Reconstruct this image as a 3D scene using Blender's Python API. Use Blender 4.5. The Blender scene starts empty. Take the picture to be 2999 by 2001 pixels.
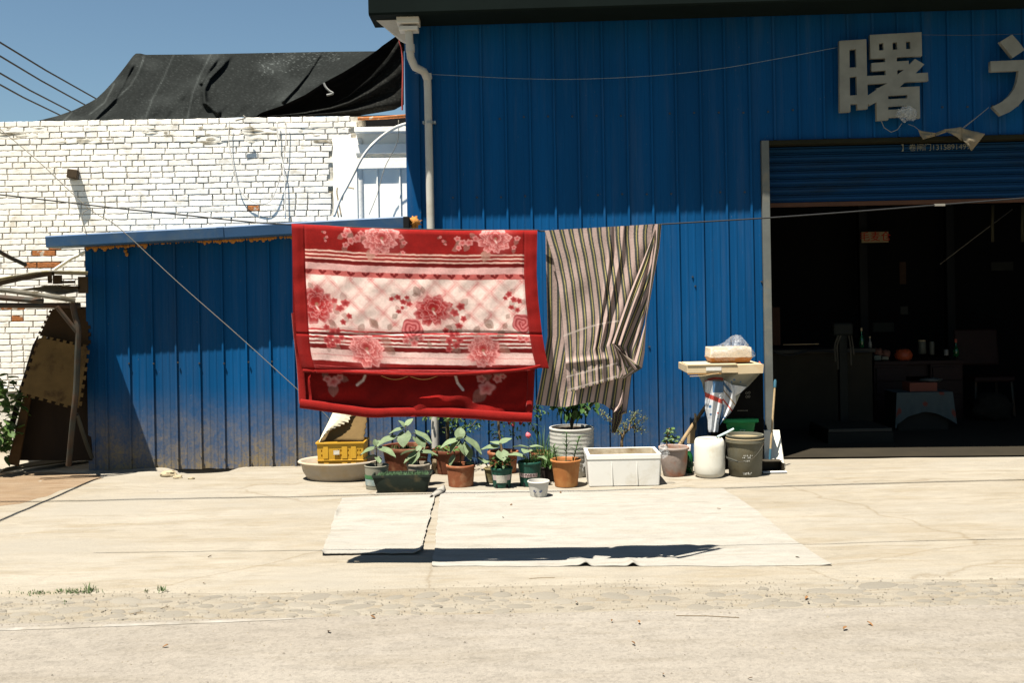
import bpy, math, random
import numpy as np
from mathutils import Vector, noise
random.seed(7); np.random.seed(7)
rad = math.radians
SC = bpy.context.scene
COL = SC.collection

# ---------------------------------------------------------------- camera, sky, sun, exposure
FPX, CX, CY, EYE, ROLL = 2916.0, 1499.5, 860.0, 1.5, rad(1.0)
cam_d = bpy.data.cameras.new('camera'); cam = bpy.data.objects.new('camera', cam_d); COL.objects.link(cam)
cam_d.sensor_width = 36; cam_d.sensor_fit = 'HORIZONTAL'; cam_d.lens = FPX / 2999 * 36
cam_d.shift_y = -140.5 / 2999; cam_d.clip_end = 600; cam_d.clip_start = 0.05
from mathutils import Matrix
cam.matrix_world = Matrix.Translation((0, 0, EYE)) @ Matrix.Rotation(rad(90), 4, 'X') @ Matrix.Rotation(-ROLL, 4, 'Z')
SC.camera = cam

SHX, SHY = 0.22, 0.26                      # sideways / away run of a shadow per metre of height
sun_el = math.atan2(1, math.hypot(SHX, SHY))
W_ = bpy.data.worlds.new('World'); SC.world = W_; W_.use_nodes = True
nt = W_.node_tree; nt.nodes.clear()
sky = nt.nodes.new('ShaderNodeTexSky'); sky.sky_type = 'NISHITA'; sky.sun_disc = False
sky.sun_elevation = sun_el; sky.sun_rotation = math.atan2(-SHX, -SHY)
sky.air_density = 1.0; sky.dust_density = 0.6; sky.ozone_density = 1.6; sky.altitude = 100
bg = nt.nodes.new('ShaderNodeBackground'); bg.inputs['Strength'].default_value = 0.05
wo = nt.nodes.new('ShaderNodeOutputWorld')
tint = nt.nodes.new('ShaderNodeMix'); tint.data_type = 'RGBA'; tint.blend_type = 'MULTIPLY'; tint.inputs[0].default_value = 1; tint.inputs[7].default_value = (.63, .70, .67, 1)
nt.links.new(sky.outputs[0], tint.inputs[6]); nt.links.new(tint.outputs[2], bg.inputs[0]); nt.links.new(bg.outputs[0], wo.inputs[0])
sun_d = bpy.data.lights.new('sun', 'SUN'); sun_d.energy = 5.0; sun_d.angle = rad(0.5); sun_d.color = (1.0, 0.95, 0.86)
sun = bpy.data.objects.new('sun', sun_d); COL.objects.link(sun)
sun.rotation_euler = Vector((SHX, SHY, -1)).to_track_quat('-Z', 'Y').to_euler()
sun.location = (-3, -3, 12)
SC.view_settings.view_transform = 'Standard'; SC.view_settings.look = 'None'
SC.view_settings.gamma = 1.0; SC.view_settings.use_curve_mapping = False
SC.view_settings.exposure = 1.62

# ---------------------------------------------------------------- sight lines: pixel of the photograph -> point of the place
CR, SR = math.cos(ROLL), math.sin(ROLL)
def ray(px, py):
    u, v = px - CX, CY - py
    return (u * CR + v * SR) / FPX, (-u * SR + v * CR) / FPX
def P(px, py, D):
    a, b = ray(px, py); return Vector((a * D, D, EYE + b * D))
def G(px, py, z=0.0):
    a, b = ray(px, py); D = (EYE - z) / -b
    return Vector((a * D, D, z))
FY0, FK = 8.75, -0.045                     # line of the blue facades
def FY(x): return FY0 + FK * x
def W(px, py, off=0.0):
    a, b = ray(px, py); D = (FY0 - off) / (1 - FK * a)
    return Vector((a * D, D, EYE + b * D))
def FW(x, off, z): return (x, FY(x) - off, z)
def VS(l): return [(a * 1.27617, b * 1.27617) for a, b in l]
def lerp(a, b, t): return a + (b - a) * t
def interp(pts, x):
    if x <= pts[0][0]: return pts[0][1]
    for (a, b), (c, d) in zip(pts, pts[1:]):
        if x <= c: return b + (d - b) * (x - a) / (c - a)
    return pts[-1][1]
def ss(a, b, x):
    t = min(1, max(0, (x - a) / (b - a))); return t * t * (3 - 2 * t)

# ---------------------------------------------------------------- objects
ORG = {}
def thing(name, loc, label, cat, group=None):
    o = bpy.data.objects.new(name, None); COL.objects.link(o); o.location = loc; o.empty_display_size = 0.1
    ORG[o] = Vector(loc); tag(o, label, cat, group); return o
def tag(o, label, cat, group=None):
    o['label'] = label; o['category'] = cat
    if group: o['group'] = group
    return o
class MB:
    def __init__(s): s.v = []; s.f = []; s.m = []
    def add(s, vs, fs, m=0):
        b = len(s.v); s.v += [tuple(v) for v in vs]; s.f += [tuple(b + i for i in f) for f in fs]; s.m += [m] * len(fs)
        return s
    def box(s, c, d, rz=0, m=0, taper=1.0, rx=0, ry=0):
        R = Matrix.Rotation(rz, 3, 'Z') @ Matrix.Rotation(ry, 3, 'Y') @ Matrix.Rotation(rx, 3, 'X')
        vs = []
        for z in (-.5, .5):
            t = 1.0 if z < 0 else taper
            for x, y in ((-.5, -.5), (.5, -.5), (.5, .5), (-.5, .5)):
                vs.append(Vector(c) + R @ Vector((x * d[0] * t, y * d[1] * t, z * d[2])))
        return s.add(vs, [(3, 2, 1, 0), (4, 5, 6, 7), (0, 1, 5, 4), (1, 2, 6, 5), (2, 3, 7, 6), (3, 0, 4, 7)], m)
    def hexa(s, pts, m=0):                 # 4 bottom points, 4 top points
        return s.add(pts, [(3, 2, 1, 0), (4, 5, 6, 7), (0, 1, 5, 4), (1, 2, 6, 5), (2, 3, 7, 6), (3, 0, 4, 7)], m)
    def tube(s, path, r, n=8, m=0, caps=True):
        path = [Vector(p) for p in path]; k = len(path)
        rs = r if isinstance(r, (list, tuple)) else [r] * k
        up = None; vs = []
        for i, p in enumerate(path):
            t = (path[min(i + 1, k - 1)] - path[max(i - 1, 0)]).normalized()
            if up is None:
                up = Vector((0, 0, 1)) if abs(t.z) < .9 else Vector((1, 0, 0))
            a = t.cross(up).normalized(); up = a.cross(t).normalized()
            for j in range(n):
                an = 2 * math.pi * j / n
                vs.append(p + (a * math.cos(an) + up * math.sin(an)) * rs[i])
        fs = [(i * n + j, i * n + (j + 1) % n, (i + 1) * n + (j + 1) % n, (i + 1) * n + j) for i in range(k - 1) for j in range(n)]
        if caps: fs += [tuple(range(n - 1, -1, -1)), tuple((k - 1) * n + j for j in range(n))]
        return s.add(vs, fs, m)
    def lathe(s, prof, n=28, c=(0, 0, 0), sx=1.0, sy=1.0, m=0, wob=0.0, rz=0.0):
        vs = []
        for i, (r, z) in enumerate(prof):
            for j in range(n):
                an = 2 * math.pi * j / n
                w = 1 + wob * noise.noise(Vector((math.cos(an) * 1.5, math.sin(an) * 1.5, z * 6 + c[0] * 3)))
                x, y = r * sx * math.cos(an) * w, r * sy * math.sin(an) * w
                vs.append((c[0] + x * math.cos(rz) - y * math.sin(rz), c[1] + x * math.sin(rz) + y * math.cos(rz), c[2] + z))
        fs = [(i * n + j, i * n + (j + 1) % n, (i + 1) * n + (j + 1) % n, (i + 1) * n + j) for i in range(len(prof) - 1) for j in range(n)]
        fs += [tuple(range(n - 1, -1, -1)), tuple((len(prof) - 1) * n + j for j in range(n))]
        return s.add(vs, fs, m)
    def prism(s, poly, z0, z1, m=0):       # poly: list of (x,y) ccw
        n = len(poly)
        vs = [(x, y, z0) for x, y in poly] + [(x, y, z1) for x, y in poly]
        return s.add(vs, [tuple(range(n - 1, -1, -1)), tuple(range(n, 2 * n))] + [(i, (i + 1) % n, n + (i + 1) % n, n + i) for i in range(n)], m)
    def build(s, name, mats, parent=None, smooth=False, bevel=0, label=None, kind=None, world=False, sharp=35, solid=0, cols=None, segs=2):
        L = Vector((0, 0, 0))
        if parent is not None and world: L = ORG[parent]
        me = bpy.data.meshes.new(name)
        me.from_pydata([(v[0] - L.x, v[1] - L.y, v[2] - L.z) for v in s.v] if world else s.v, [], s.f)
        for mt in (mats if isinstance(mats, (list, tuple)) else [mats]): me.materials.append(mt)
        if any(s.m): me.polygons.foreach_set('material_index', s.m)
        if cols is not None:
            ca = me.color_attributes.new('paint', 'FLOAT_COLOR', 'POINT')
            c4 = np.ones((len(s.v), 4), np.float32); c4[:, :3] = cols; ca.data.foreach_set('color', c4.ravel())
        if smooth:
            me.polygons.foreach_set('use_smooth', [True] * len(me.polygons))
            if sharp: me.set_sharp_from_angle(angle=rad(sharp))
        me.update()
        o = bpy.data.objects.new(name, me); COL.objects.link(o)
        if bevel:
            b = o.modifiers.new('b', 'BEVEL'); b.width = bevel; b.segments = segs; b.limit_method = 'ANGLE'; b.angle_limit = rad(40)
        if solid:
            b = o.modifiers.new('s', 'SOLIDIFY'); b.thickness = solid; b.offset = 0
        if parent is not None: o.parent = parent; ORG[o] = (L if world else Vector((0, 0, 0)))
        if parent is None: ORG[o] = Vector((0, 0, 0))
        if label: o['label'] = label
        if kind: o['kind'] = kind
        return o
def grid(mb, pts, m=0, wrap=False, flip=False):
    """pts[i][j] -> sheet"""
    R, C = len(pts), len(pts[0]); vs = [p for r in pts for p in r]
    fs = []
    for i in range(R - 1):
        for j in range(C if wrap else C - 1):
            a, b = i * C + j, i * C + (j + 1) % C
            q = (a, b, b + C, a + C); fs.append(q[::-1] if flip else q)
    return mb.add(vs, fs, m)

# ---------------------------------------------------------------- materials
def nn(t, k, **kw):
    n = t.nodes.new('ShaderNode' + k)
    for a, b in kw.items():
        if a.startswith('i_'): n.inputs[a[2:].replace('_', ' ')].default_value = b
        else: setattr(n, a, b)
    return n
def mixc(t, fac, a, b, mode='MIX'):
    n = t.nodes.new('ShaderNodeMix'); n.data_type = 'RGBA'; n.blend_type = mode
    for sock, val in ((n.inputs[0], fac), (n.inputs[6], a), (n.inputs[7], b)):
        if hasattr(val, 'is_output'): t.links.new(val, sock)
        elif isinstance(val, (tuple, list)): sock.default_value = (*val[:3], 1)
        else: sock.default_value = val
    return n.outputs[2]
def ramp(t, src, stops):
    n = t.nodes.new('ShaderNodeValToRGB'); e = n.color_ramp.elements
    while len(e) < len(stops): e.new(.5)
    for k, (p, c) in enumerate(stops):
        e[k].position = p; e[k].color = (*c, 1) if isinstance(c, (tuple, list)) else (c, c, c, 1)
    t.links.new(src, n.inputs[0]); return n.outputs[0]
def noise_n(t, co, scale, detail=4, rough=.55, dist=0, sc3=None):
    if sc3:
        mp = nn(t, 'Mapping'); mp.inputs['Scale'].default_value = sc3; t.links.new(co, mp.inputs[0]); co = mp.outputs[0]
    n = nn(t, 'TexNoise', i_Scale=scale, i_Detail=detail, i_Roughness=rough, i_Distortion=dist); t.links.new(co, n.inputs['Vector'])
    return n.outputs['Fac']
def M(name, col, rough=.75, var=.18, vs=6, bump=.15, bs=60, metal=0, col2=None, mixs=4, lo=.45, hi=.62, spec=.2, stretch=None,
      objrand=0, trans=0, dirt=None, alpha=None, world=False, two=None, attr=None, sheen=0, bdist=.01, sss=0):
    m = bpy.data.materials.new(name); m.use_nodes = True; t = m.node_tree
    b = t.nodes['Principled BSDF']; b.inputs['Roughness'].default_value = rough; b.inputs['Metallic'].default_value = metal
    b.inputs['Specular IOR Level'].default_value = spec
    if world: co = nn(t, 'NewGeometry').outputs['Position']
    else: co = nn(t, 'TexCoord').outputs['Object']
    if attr:
        a = nn(t, 'Attribute'); a.attribute_name = attr; c = a.outputs['Color']
    else: c = tuple(col)
    if col2:
        f = ramp(t, noise_n(t, co, mixs, 6, .62, .3, stretch), [(lo, 0.0), (hi, 1.0)])
        c = mixc(t, f, c, tuple(col2))
    nv = noise_n(t, co, vs, 5, .6, 0, stretch)
    v = ramp(t, nv, [(.25, 1 - var), (.75, 1 + var * .6)])
    c = mixc(t, 1.0, c, v, 'MULTIPLY')
    if objrand:
        oi = nn(t, 'ObjectInfo'); r = ramp(t, oi.outputs['Random'], [(0, 1 - objrand), (1, 1 + objrand * .4)])
        c = mixc(t, 1.0, c, r, 'MULTIPLY')
    if dirt:                                # (colour, z from, z to, amount): dust and rust that climbs from the ground
        dc, z0, z1, am = dirt
        g = nn(t, 'NewGeometry').outputs['Position']; sx = nn(t, 'SeparateXYZ'); t.links.new(g, sx.inputs[0])
        n1 = noise_n(t, g, 5, 8, .7)
        mm = nn(t, 'MapRange'); mm.inputs[1].default_value = z0; mm.inputs[2].default_value = z1; mm.inputs[3].default_value = am; mm.inputs[4].default_value = 0
        t.links.new(sx.outputs[2], mm.inputs[0])
        ad = nn(t, 'Math', operation='MULTIPLY_ADD'); t.links.new(n1, ad.inputs[0]); ad.inputs[1].default_value = 1.6
        t.links.new(mm.outputs[0], ad.inputs[2])
        n2 = noise_n(t, g, 38, 6, .75)
        pw = nn(t, 'Math', operation='POWER'); t.links.new(mm.outputs[0], pw.inputs[0]); pw.inputs[1].default_value = 1.5
        n3 = ramp(t, n1, [(.30, .25), (.68, 1.5)]); n4 = ramp(t, n2, [(.34, .45), (.66, 1.4)])
        a1 = nn(t, 'Math', operation='MULTIPLY'); t.links.new(pw.outputs[0], a1.inputs[0]); t.links.new(n3, a1.inputs[1])
        a2 = nn(t, 'Math', operation='MULTIPLY', use_clamp=True); t.links.new(a1.outputs[0], a2.inputs[0]); t.links.new(n4, a2.inputs[1])
        c = mixc(t, a2.outputs[0], c, tuple(dc))
        ch = ramp(t, noise_n(t, g, 55, 3, .6), [(.70, 0.0), (.76, .55)]); c = mixc(t, ch, c, (.16, .155, .135))
        st = ramp(t, noise_n(t, g, 9, 5, .7, 0, (1, 1, .06)), [(.50, 0.0), (.75, .13)]); c = mixc(t, st, c, (.10, .11, .11))
    t.links.new(c, b.inputs['Base Color'])
    if bump:
        bm = nn(t, 'Bump'); bm.inputs['Strength'].default_value = bump; bm.inputs['Distance'].default_value = bdist
        t.links.new(noise_n(t, co, bs, 5, .65, 0, stretch), bm.inputs['Height']); t.links.new(bm.outputs[0], b.inputs['Normal'])
    if trans: b.inputs['Transmission Weight'].default_value = trans
    if sheen: b.inputs['Sheen Weight'].default_value = sheen; b.inputs['Sheen Roughness'].default_value = .4
    if sss:
        tr = nn(t, 'BsdfTranslucent'); t.links.new(c, tr.inputs[0]); mx = nn(t, 'MixShader'); mx.inputs[0].default_value = sss
        o = t.nodes['Material Output']; t.links.new(b.outputs[0], mx.inputs[1]); t.links.new(tr.outputs[0], mx.inputs[2]); t.links.new(mx.outputs[0], o.inputs[0])
    if alpha is not None:
        b.inputs['Alpha'].default_value = alpha
    return m


MAT = dict(
    ground=M('earth', (.24, .19, .125), .95, .25, 3, .3, 30, world=True),
    blue=M('blue_sheet_metal', (.0015, .050, .145), .55, .30, 1.3, .10, 9, spec=.07, objrand=.16, stretch=(1, 1, .15), world=True,
           dirt=((.13, .115, .085), .0, .9, .50)),
    shedblue=M('old_blue_sheet_metal', (.0018, .051, .145), .58, .30, 1.5, .10, 9, spec=.06, objrand=.14, stretch=(1, 1, .15), world=True,
               dirt=((.16, .125, .075), -.02, .74, 1.0)),
    bluegutter=M('faded_blue_gutter', (.028, .075, .16), .5, .2, 3, .05, 40, col2=(.07, .105, .14), lo=.5, hi=.75),
    darkgutter=M('dark_green_gutter', (.0045, .008, .007), .8, .2, 3, .05, 40, spec=.05),
    rust=M('rust', (.11, .045, .018), .9, .4, 14, .4, 60, col2=(.09, .035, .015)),
    foam_rust=M('orange_expanding_foam', (.33, .14, .03), .9, .35, 20, .6, 70),
    greypaint=M('grey_painted_steel', (.10, .105, .095), .55, .25, 4, .08, 60, world=True, col2=(.16, .13, .085), lo=.55, hi=.8),
    pvc=M('white_pvc', (.39, .37, .325), .5, .18, 3, .04, 40, col2=(.30, .27, .21), lo=.52, hi=.75, world=True),
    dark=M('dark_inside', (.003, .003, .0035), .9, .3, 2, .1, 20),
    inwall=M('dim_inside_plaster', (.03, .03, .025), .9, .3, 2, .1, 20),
    infloor=M('shade_dark_concrete', (.017, .013, .007), .85, .3, 3, .2, 30),  # inside floor, its dark colour carries the doorway shade
    brick=M('whitewashed_brick', (.78, .745, .68), .9, .08, 25, .15, 40, objrand=.12, col2=(.46, .41, .32), mixs=7, lo=.56, hi=.78, world=True, bdist=.003),
    bare=M('bare_orange_brick', (.34, .125, .04), .9, .3, 25, .5, 50, objrand=.15, world=True, col2=(.45, .38, .30), mixs=18, lo=.55, hi=.62),
    mortar=M('grey_mortar', (.21, .18, .125), .95, .3, 12, .5, 40, world=True, col2=(.60, .56, .48), mixs=2.6, lo=.44, hi=.60),
    plaster=M('white_plaster', (.80, .77, .70), .9, .08, 5, .25, 25, world=True),
    tin=M('white_sheet_door', (.80, .78, .72), .6, .06, 3, .05, 30, world=True),
    wood=M('old_wood', (.06, .04, .022), .85, .35, 6, .4, 40, stretch=(1, 1, .15)),
    lightwood=M('pale_wood', (.34, .25, .14), .8, .25, 6, .3, 40),
    pipe=M('scaffold_pipe', (.038, .038, .030), .6, .4, 6, .1, 60, col2=(.06, .03, .015)),
    wire=M('black_wire', (.012, .012, .012), .6, .1),
    cord=M('pale_cord', (.19, .175, .145), .8, .1),
    soil=M('potting_soil', (.045, .032, .02), 1, .4, 30, .8, 60),
    terra=M('terracotta', (.22, .072, .03), .8, .3, 8, .2, 40, col2=(.31, .18, .10), mixs=10, lo=.5, hi=.75),
    terrad=M('dark_terracotta', (.10, .03, .013), .75, .3, 8, .2, 40, col2=(.26, .14, .07), mixs=7, lo=.52, hi=.75),
    orange=M('orange_plastic', (.32, .12, .035), .6, .2, 8, .1, 40, col2=(.42, .23, .08), mixs=6, lo=.45, hi=.75),
    stem=M('dark_stem', (.05, .04, .02), .8, .2),
    bark=M('grey_bark', (.12, .085, .045), .9, .3, 20, .4, 60),
    leafpale=M('pale_eggplant_leaf', (.145, .19, .10), .6, .28, 30, .25, 60, sss=.18, objrand=.22),
    leafdark=M('glossy_dark_leaf', (.035, .075, .018), .45, .3, 30, .1, 60, sss=.2),
    leafmid=M('mid_green_leaf', (.07, .12, .03), .55, .3, 30, .1, 60, sss=.25),
    leafgrass=M('grass_blade', (.06, .12, .03), .6, .3, 20, 0, sss=.25),
    white=M('white_plastic', (.55, .53, .48), .5, .08, 5, .03, 40, col2=(.40, .35, .27), mixs=3, lo=.55, hi=.8),
)
# ================================================================ GROUND
def gz(x, y):
    """gentle unevenness of the forecourt"""
    z = 0.0
    if y > 5.0:
        z += .010 * noise.noise(Vector((x * .7, y * 1.1, 0))) + .004 * noise.noise(Vector((x * 3, y * 5, 2)))
        z -= .020 * ss(8.2, 8.7, y) * ss(-3.0, -3.6, x)
        # washed-out hollow under the foot of the blue shed
        d = ((x + 2.78) / .27) ** 2 + ((y - 8.78) / .17) ** 2
        z -= .085 * math.exp(-d * d * .8)
    return z
def edge_apron(x): return 5.06 + .05 * noise.noise(Vector((x * 1.3, 1, 0))) + .02 * noise.noise(Vector((x * 6, 4, 0)))
def edge_road(x): return 4.665 - .03 * ss(-.5, -3.5, x) + .015 * noise.noise(Vector((x * 5, 9, 0)))

def groundmat(name, base, light, dark, speck=0, scale=1.0, crack=0, tint=None, bump=.4):
    m = bpy.data.materials.new(name); m.use_nodes = True; t = m.node_tree; b = t.nodes['Principled BSDF']
    b.inputs['Roughness'].default_value = .92; b.inputs['Specular IOR Level'].default_value = .2
    co = nn(t, 'NewGeometry').outputs['Position']
    c = mixc(t, ramp(t, noise_n(t, co, 1.1 * scale, 8, .6, .4, (.55, 1.6, 1)), [(.38, 0.), (.62, 1.)]), base, light)
    c = mixc(t, ramp(t, noise_n(t, co, 3.5 * scale, 8, .68, .5, (.35, 2.2, 1)), [(.48, 0.), (.68, .95)]), c, dark)
    c = mixc(t, 1.0, c, ramp(t, noise_n(t, co, 9, 8, .75, .8, (.5, 1.4, 1)), [(.34, .86), (.5, 1.0), (.68, 1.10)]), 'MULTIPLY')
    if tint: c = mixc(t, ramp(t, noise_n(t, co, .9, 6, .6, .2, (.6, 1.5, 1)), [(.48, 0.), (.66, .8)]), c, tint)
    fine = noise_n(t, co, 150, 3, .8)
    c = mixc(t, 1.0, c, ramp(t, fine, [(.3, .80), (.7, 1.12)]), 'MULTIPLY')
    if speck:
        vo = nn(t, 'TexVoronoi', i_Scale=75.0); t.links.new(co, vo.inputs['Vector'])
        sp = ramp(t, vo.outputs['Color'], [(.1, .66), (.45, 1.0), (.9, 1.16)])
        c = mixc(t, speck, c, mixc(t, 1.0, c, sp, 'MULTIPLY'))
    if crack:
        vo = nn(t, 'TexVoronoi', feature='DISTANCE_TO_EDGE', i_Scale=.42)
        wp = nn(t, 'Mapping'); wp.inputs['Location'].default_value = (.3, .85, 0)
        mxv = nn(t, 'VectorMath', operation='ADD'); nz = nn(t, 'TexNoise', i_Scale=3.0, i_Detail=6.0)
        t.links.new(co, nz.inputs['Vector']); sc = nn(t, 'VectorMath', operation='SCALE'); sc.inputs[3].default_value = .22
        t.links.new(nz.outputs['Color'], sc.inputs[0]); t.links.new(co, mxv.inputs[0]); t.links.new(sc.outputs[0], mxv.inputs[1])
        t.links.new(mxv.outputs[0], wp.inputs[0]); t.links.new(wp.outputs[0], vo.inputs['Vector'])
        f = ramp(t, vo.outputs['Distance'], [(.0012, .42), (.0045, 0.)])
        c = mixc(t, f, c, (.11, .08, .045))
    t.links.new(c, b.inputs['Base Color'])
    bm = nn(t, 'Bump'); bm.inputs['Strength'].default_value = bump; bm.inputs['Distance'].default_value = .006
    ad = nn(t, 'Math', operation='ADD'); t.links.new(noise_n(t, co, 25, 8, .7), ad.inputs[0]); t.links.new(noise_n(t, co, 180, 3, .7), ad.inputs[1])
    t.links.new(ad.outputs[0], bm.inputs['Height']); t.links.new(bm.outputs[0], b.inputs['Normal'])
    return m
m_apron = groundmat('dusty_concrete', (.198, .172, .131), (.224, .200, .160), (.176, .145, .100), crack=1, tint=(.200, .181, .148))
m_strip = groundmat('sandy_earth', (.186, .162, .124), (.206, .184, .147), (.164, .135, .094), scale=2.2, bump=.7)
m_road = groundmat('dusty_asphalt', (.174, .154, .127), (.192, .172, .144), (.160, .140, .112), speck=.45)
m_red = groundmat('reddish_soil', (.165, .112, .066), (.185, .134, .086), (.135, .085, .047), scale=2, bump=.8)
m_mat = None

def ground_sheet(name, x0, x1, fy0, fy1, nx, ny, z0, mat, kind='structure'):
    mb = MB(); rows = []
    for i in range(ny + 1):
        row = []
        for j in range(nx + 1):
            x = lerp(x0, x1, j / nx); y = lerp(fy0(x), fy1(x), i / ny)
            sink = .013 * math.exp(-(y - fy0(x)) / .03) if name == 'forecourt' else 0
            row.append((x, y, z0 + gz(x, y) - sink))
        rows.append(row)
    grid(mb, rows); o = mb.build(name, mat, smooth=True, sharp=0, kind=kind)
    return o
gb = MB().add([(-300, -300, -.14), (300, -300, -.14), (300, 300, -.14), (-300, 300, -.14)], [(0, 1, 2, 3)]).build('ground', MAT['ground'], kind='structure')
road = ground_sheet('road', -14, 14, lambda x: -.4, edge_road, 160, 20, 0.0, m_road)
strip = ground_sheet('verge', -14, 14, lambda x: edge_road(x) - .04, lambda x: edge_apron(x) + .04, 240, 12, -.004, m_strip)
apron = ground_sheet('forecourt', -9, 9, edge_apron, lambda x: 10.3, 520, 160, 0.002, m_apron)
m_field = M('dark_unseen_field', (.05, .055, .025), .95, .4, .6, .5, 8, world=True)
MB().add([(-120, -120, -.05), (120, -120, -.05), (120, -.4, -.012), (-120, -.4, -.012)], [(0, 1, 2, 3)]).build('unseen_field', m_field, kind='structure')  # unseen dark ground added behind the camera to cut bounce light
# concrete seam line crossing the forecourt and worn white edge line of the road
mb = MB(); pts = []
for k in range(60):
    x = lerp(-2.55, 0, 0); 
# faded white edge line on the left of the road
l0, l1 = G(-60, 1841), G(925, 1805)
rows = [[], []]
for k in range(50):
    f = k / 49; x = lerp(l0.x, l1.x, f); y = lerp(l0.y, l1.y, f) - .035
    w = .018 * (1 + .5 * noise.noise(Vector((x * 6, 0, 3)))) * (1 if f < .8 else (1 - f) * 5)
    rows[0].append((x, y - w, .0018)); rows[1].append((x, y + w, .0018))
grid(mb, rows); el = mb.build('edge_line', M('worn_white_paint', (.235, .218, .19), .9, .3, 8, .2, 60, world=True, col2=(.185, .165, .135), lo=.38, hi=.52), parent=road, world=True)
# reddish soil patch before the lean-to
mb = MB(); c = [G(-120, 1500), G(60, 1478), G(160, 1445), G(300, 1402), G(290, 1385), G(150, 1378), G(-120, 1380)]
cen = sum(c, Vector()) / len(c)
ring = []
for i in range(len(c)):
    for k in range(8):
        p = c[i].lerp(c[(i + 1) % len(c)], k / 8); n = noise.noise(p * 5) * .05
        d = (p - cen).normalized(); p = p + d * n; ring.append(p)
rows = []
for f in (0, .4, .8, 1.0):
    rows.append([tuple(cen.lerp(p, f).xy) + (.002 + gz(*cen.lerp(p, f).xy) + (.003 if f < .9 else .0005),) for p in ring])
grid(mb, rows, wrap=True); mb.build('soil_patch', m_red, smooth=True, sharp=0, kind='structure')['category'] = 'soil'

# set stones of the verge
stone_meshes = []
m_stone = M('dusty_cobble', (.160, .145, .120), .9, .15, 12, .3, 50, objrand=.15, col2=(.180, .153, .110), mixs=20, lo=.48, hi=.7)
for k in range(6):
    mb = MB(); rnd = random.Random(k); R = []
    for f, z in ((1, 0), (.86, .55), (.5, .93)):
        R.append([(math.cos(a) * f * (1 + .18 * noise.noise(Vector((math.cos(a), math.sin(a), k)))), math.sin(a) * f * (1 + .2 * noise.noise(Vector((math.cos(a), math.sin(a), k + 9)))), z) for a in [2 * math.pi * q / 11 for q in range(11)]])
    grid(mb, R, wrap=True); mb.add([(0, 0, 1)] + [(p[0], p[1], p[2]) for p in R[2]], [(0, 1 + q, 1 + (q + 1) % 11) for q in range(11)])
    o = mb.build('stone_seed', m_stone, smooth=True, sharp=0); stone_meshes.append(o.data); bpy.data.objects.remove(o)
rnd = random.Random(3); placed = []; tries = 0
while len(placed) < 170 and tries < 9000:
    tries += 1
    x = rnd.uniform(-2.9, 2.9); y = rnd.uniform(edge_road(x) + .03, edge_apron(x) - .05)
    if abs(x) > y * .55 + .1: continue
    r = rnd.choice([.025, .03, .04, .05, .065, .08]) * rnd.uniform(.8, 1.15)
    dens = .35 + .65 * (noise.noise(Vector((x * .9, y * 2, 5))) * .5 + .5) + (.2 if x < 0 or x > 1.6 else -.15)
    if rnd.random() > dens: continue
    if any((x - a) ** 2 + ((y - b)) ** 2 < (r + c) ** 2 * .75 for a, b, c in placed): continue
    placed.append((x, y, r))
    o = bpy.data.objects.new('cobblestone', stone_meshes[rnd.randrange(6)]); COL.objects.link(o); o.parent = strip
    o.location = (x, y, gz(x, y) - .005); o.scale = (r * rnd.uniform(.9, 1.5), r * rnd.uniform(.55, .8), rnd.uniform(.006, .011)); o.rotation_euler = (0, 0, rnd.uniform(-.5, .5))

# ================================================================ CORRUGATED SHEET
PITCH = .212
def corr_profile(x0, x1, phase=0.0):
    """list of (x, proud) across the sheet: high rib with sharp sides and two shallow flutes per pitch"""
    out = []; k0 = math.floor((x0 - phase) / PITCH) - 1
    x = k0 * PITCH + phase
    base = [(0, 0), (.004, .016), (.020, .019), (.026, 0.0), (.075, 0), (.082, .003), (.095, .003), (.102, 0), (.140, 0), (.147, .003), (.160, .003), (.167, 0)]
    while x < x1 + PITCH:
        for a, b in base:
            if x0 < x + a < x1: out.append((x + a, b))
        x += PITCH
    def at(xx):
        q = (xx - phase) % PITCH
        return interp(base + [(PITCH, 0)], q)
    return [(x0, at(x0))] + out + [(x1, at(x1))]
def corr_panel(name, x0, x1, z0f, z1f, mat, parent, off=0.0, phase=0.0, nz=1, label=None):
    prof = corr_profile(x0, x1, phase); rows = []
    for i in range(nz + 1):
        row = []
        for x, p in prof:
            z = lerp(z0f(x), z1f(x), i / nz)
            w = .0022 * noise.noise(Vector((x * 2.1, z * 1.7, off)))
            row.append(FW(x, off + p + w, z))
        rows.append(row)
    mb = MB(); grid(mb, rows); return mb.build(name, mat, parent=parent, world=True, label=label)

# ================================================================ WAREHOUSE
XL = W(1188, 450).x; XD = W(2231, 700).x                  # left corner, door jamb
ZH = W(2300, 411).z; ZE = 3.86
ware = thing('warehouse', FW(XL, 0, 0), 'tall blue corrugated metal warehouse with an open roller shutter', 'building')
x = XL + .10; DOOR_R = 6.3
edges = [x]
while edges[-1] < XD - .9: edges.append(edges[-1] + PITCH * 4)
edges[-1] = XD
gfn = lambda x: gz(x, FY(x)) - .03
for a, b in zip(edges, edges[1:]):
    corr_panel('wall_panel', a, b, gfn, lambda x: ZE + .25, MAT['blue'], ware, phase=XL + .03, nz=14)
a = XD
while a < 8:
    b = a + PITCH * 4
    if a < DOOR_R: corr_panel('wall_panel', a, min(b, DOOR_R + .3), lambda x: ZH + .005, lambda x: ZE + .25, MAT['blue'], ware, phase=XL + .03, nz=8)
    a = b
corr_panel('wall_panel', DOOR_R + .02, 8, lambda x: 0, lambda x: ZH, MAT['blue'], ware, phase=XL + .03, nz=8)
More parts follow.
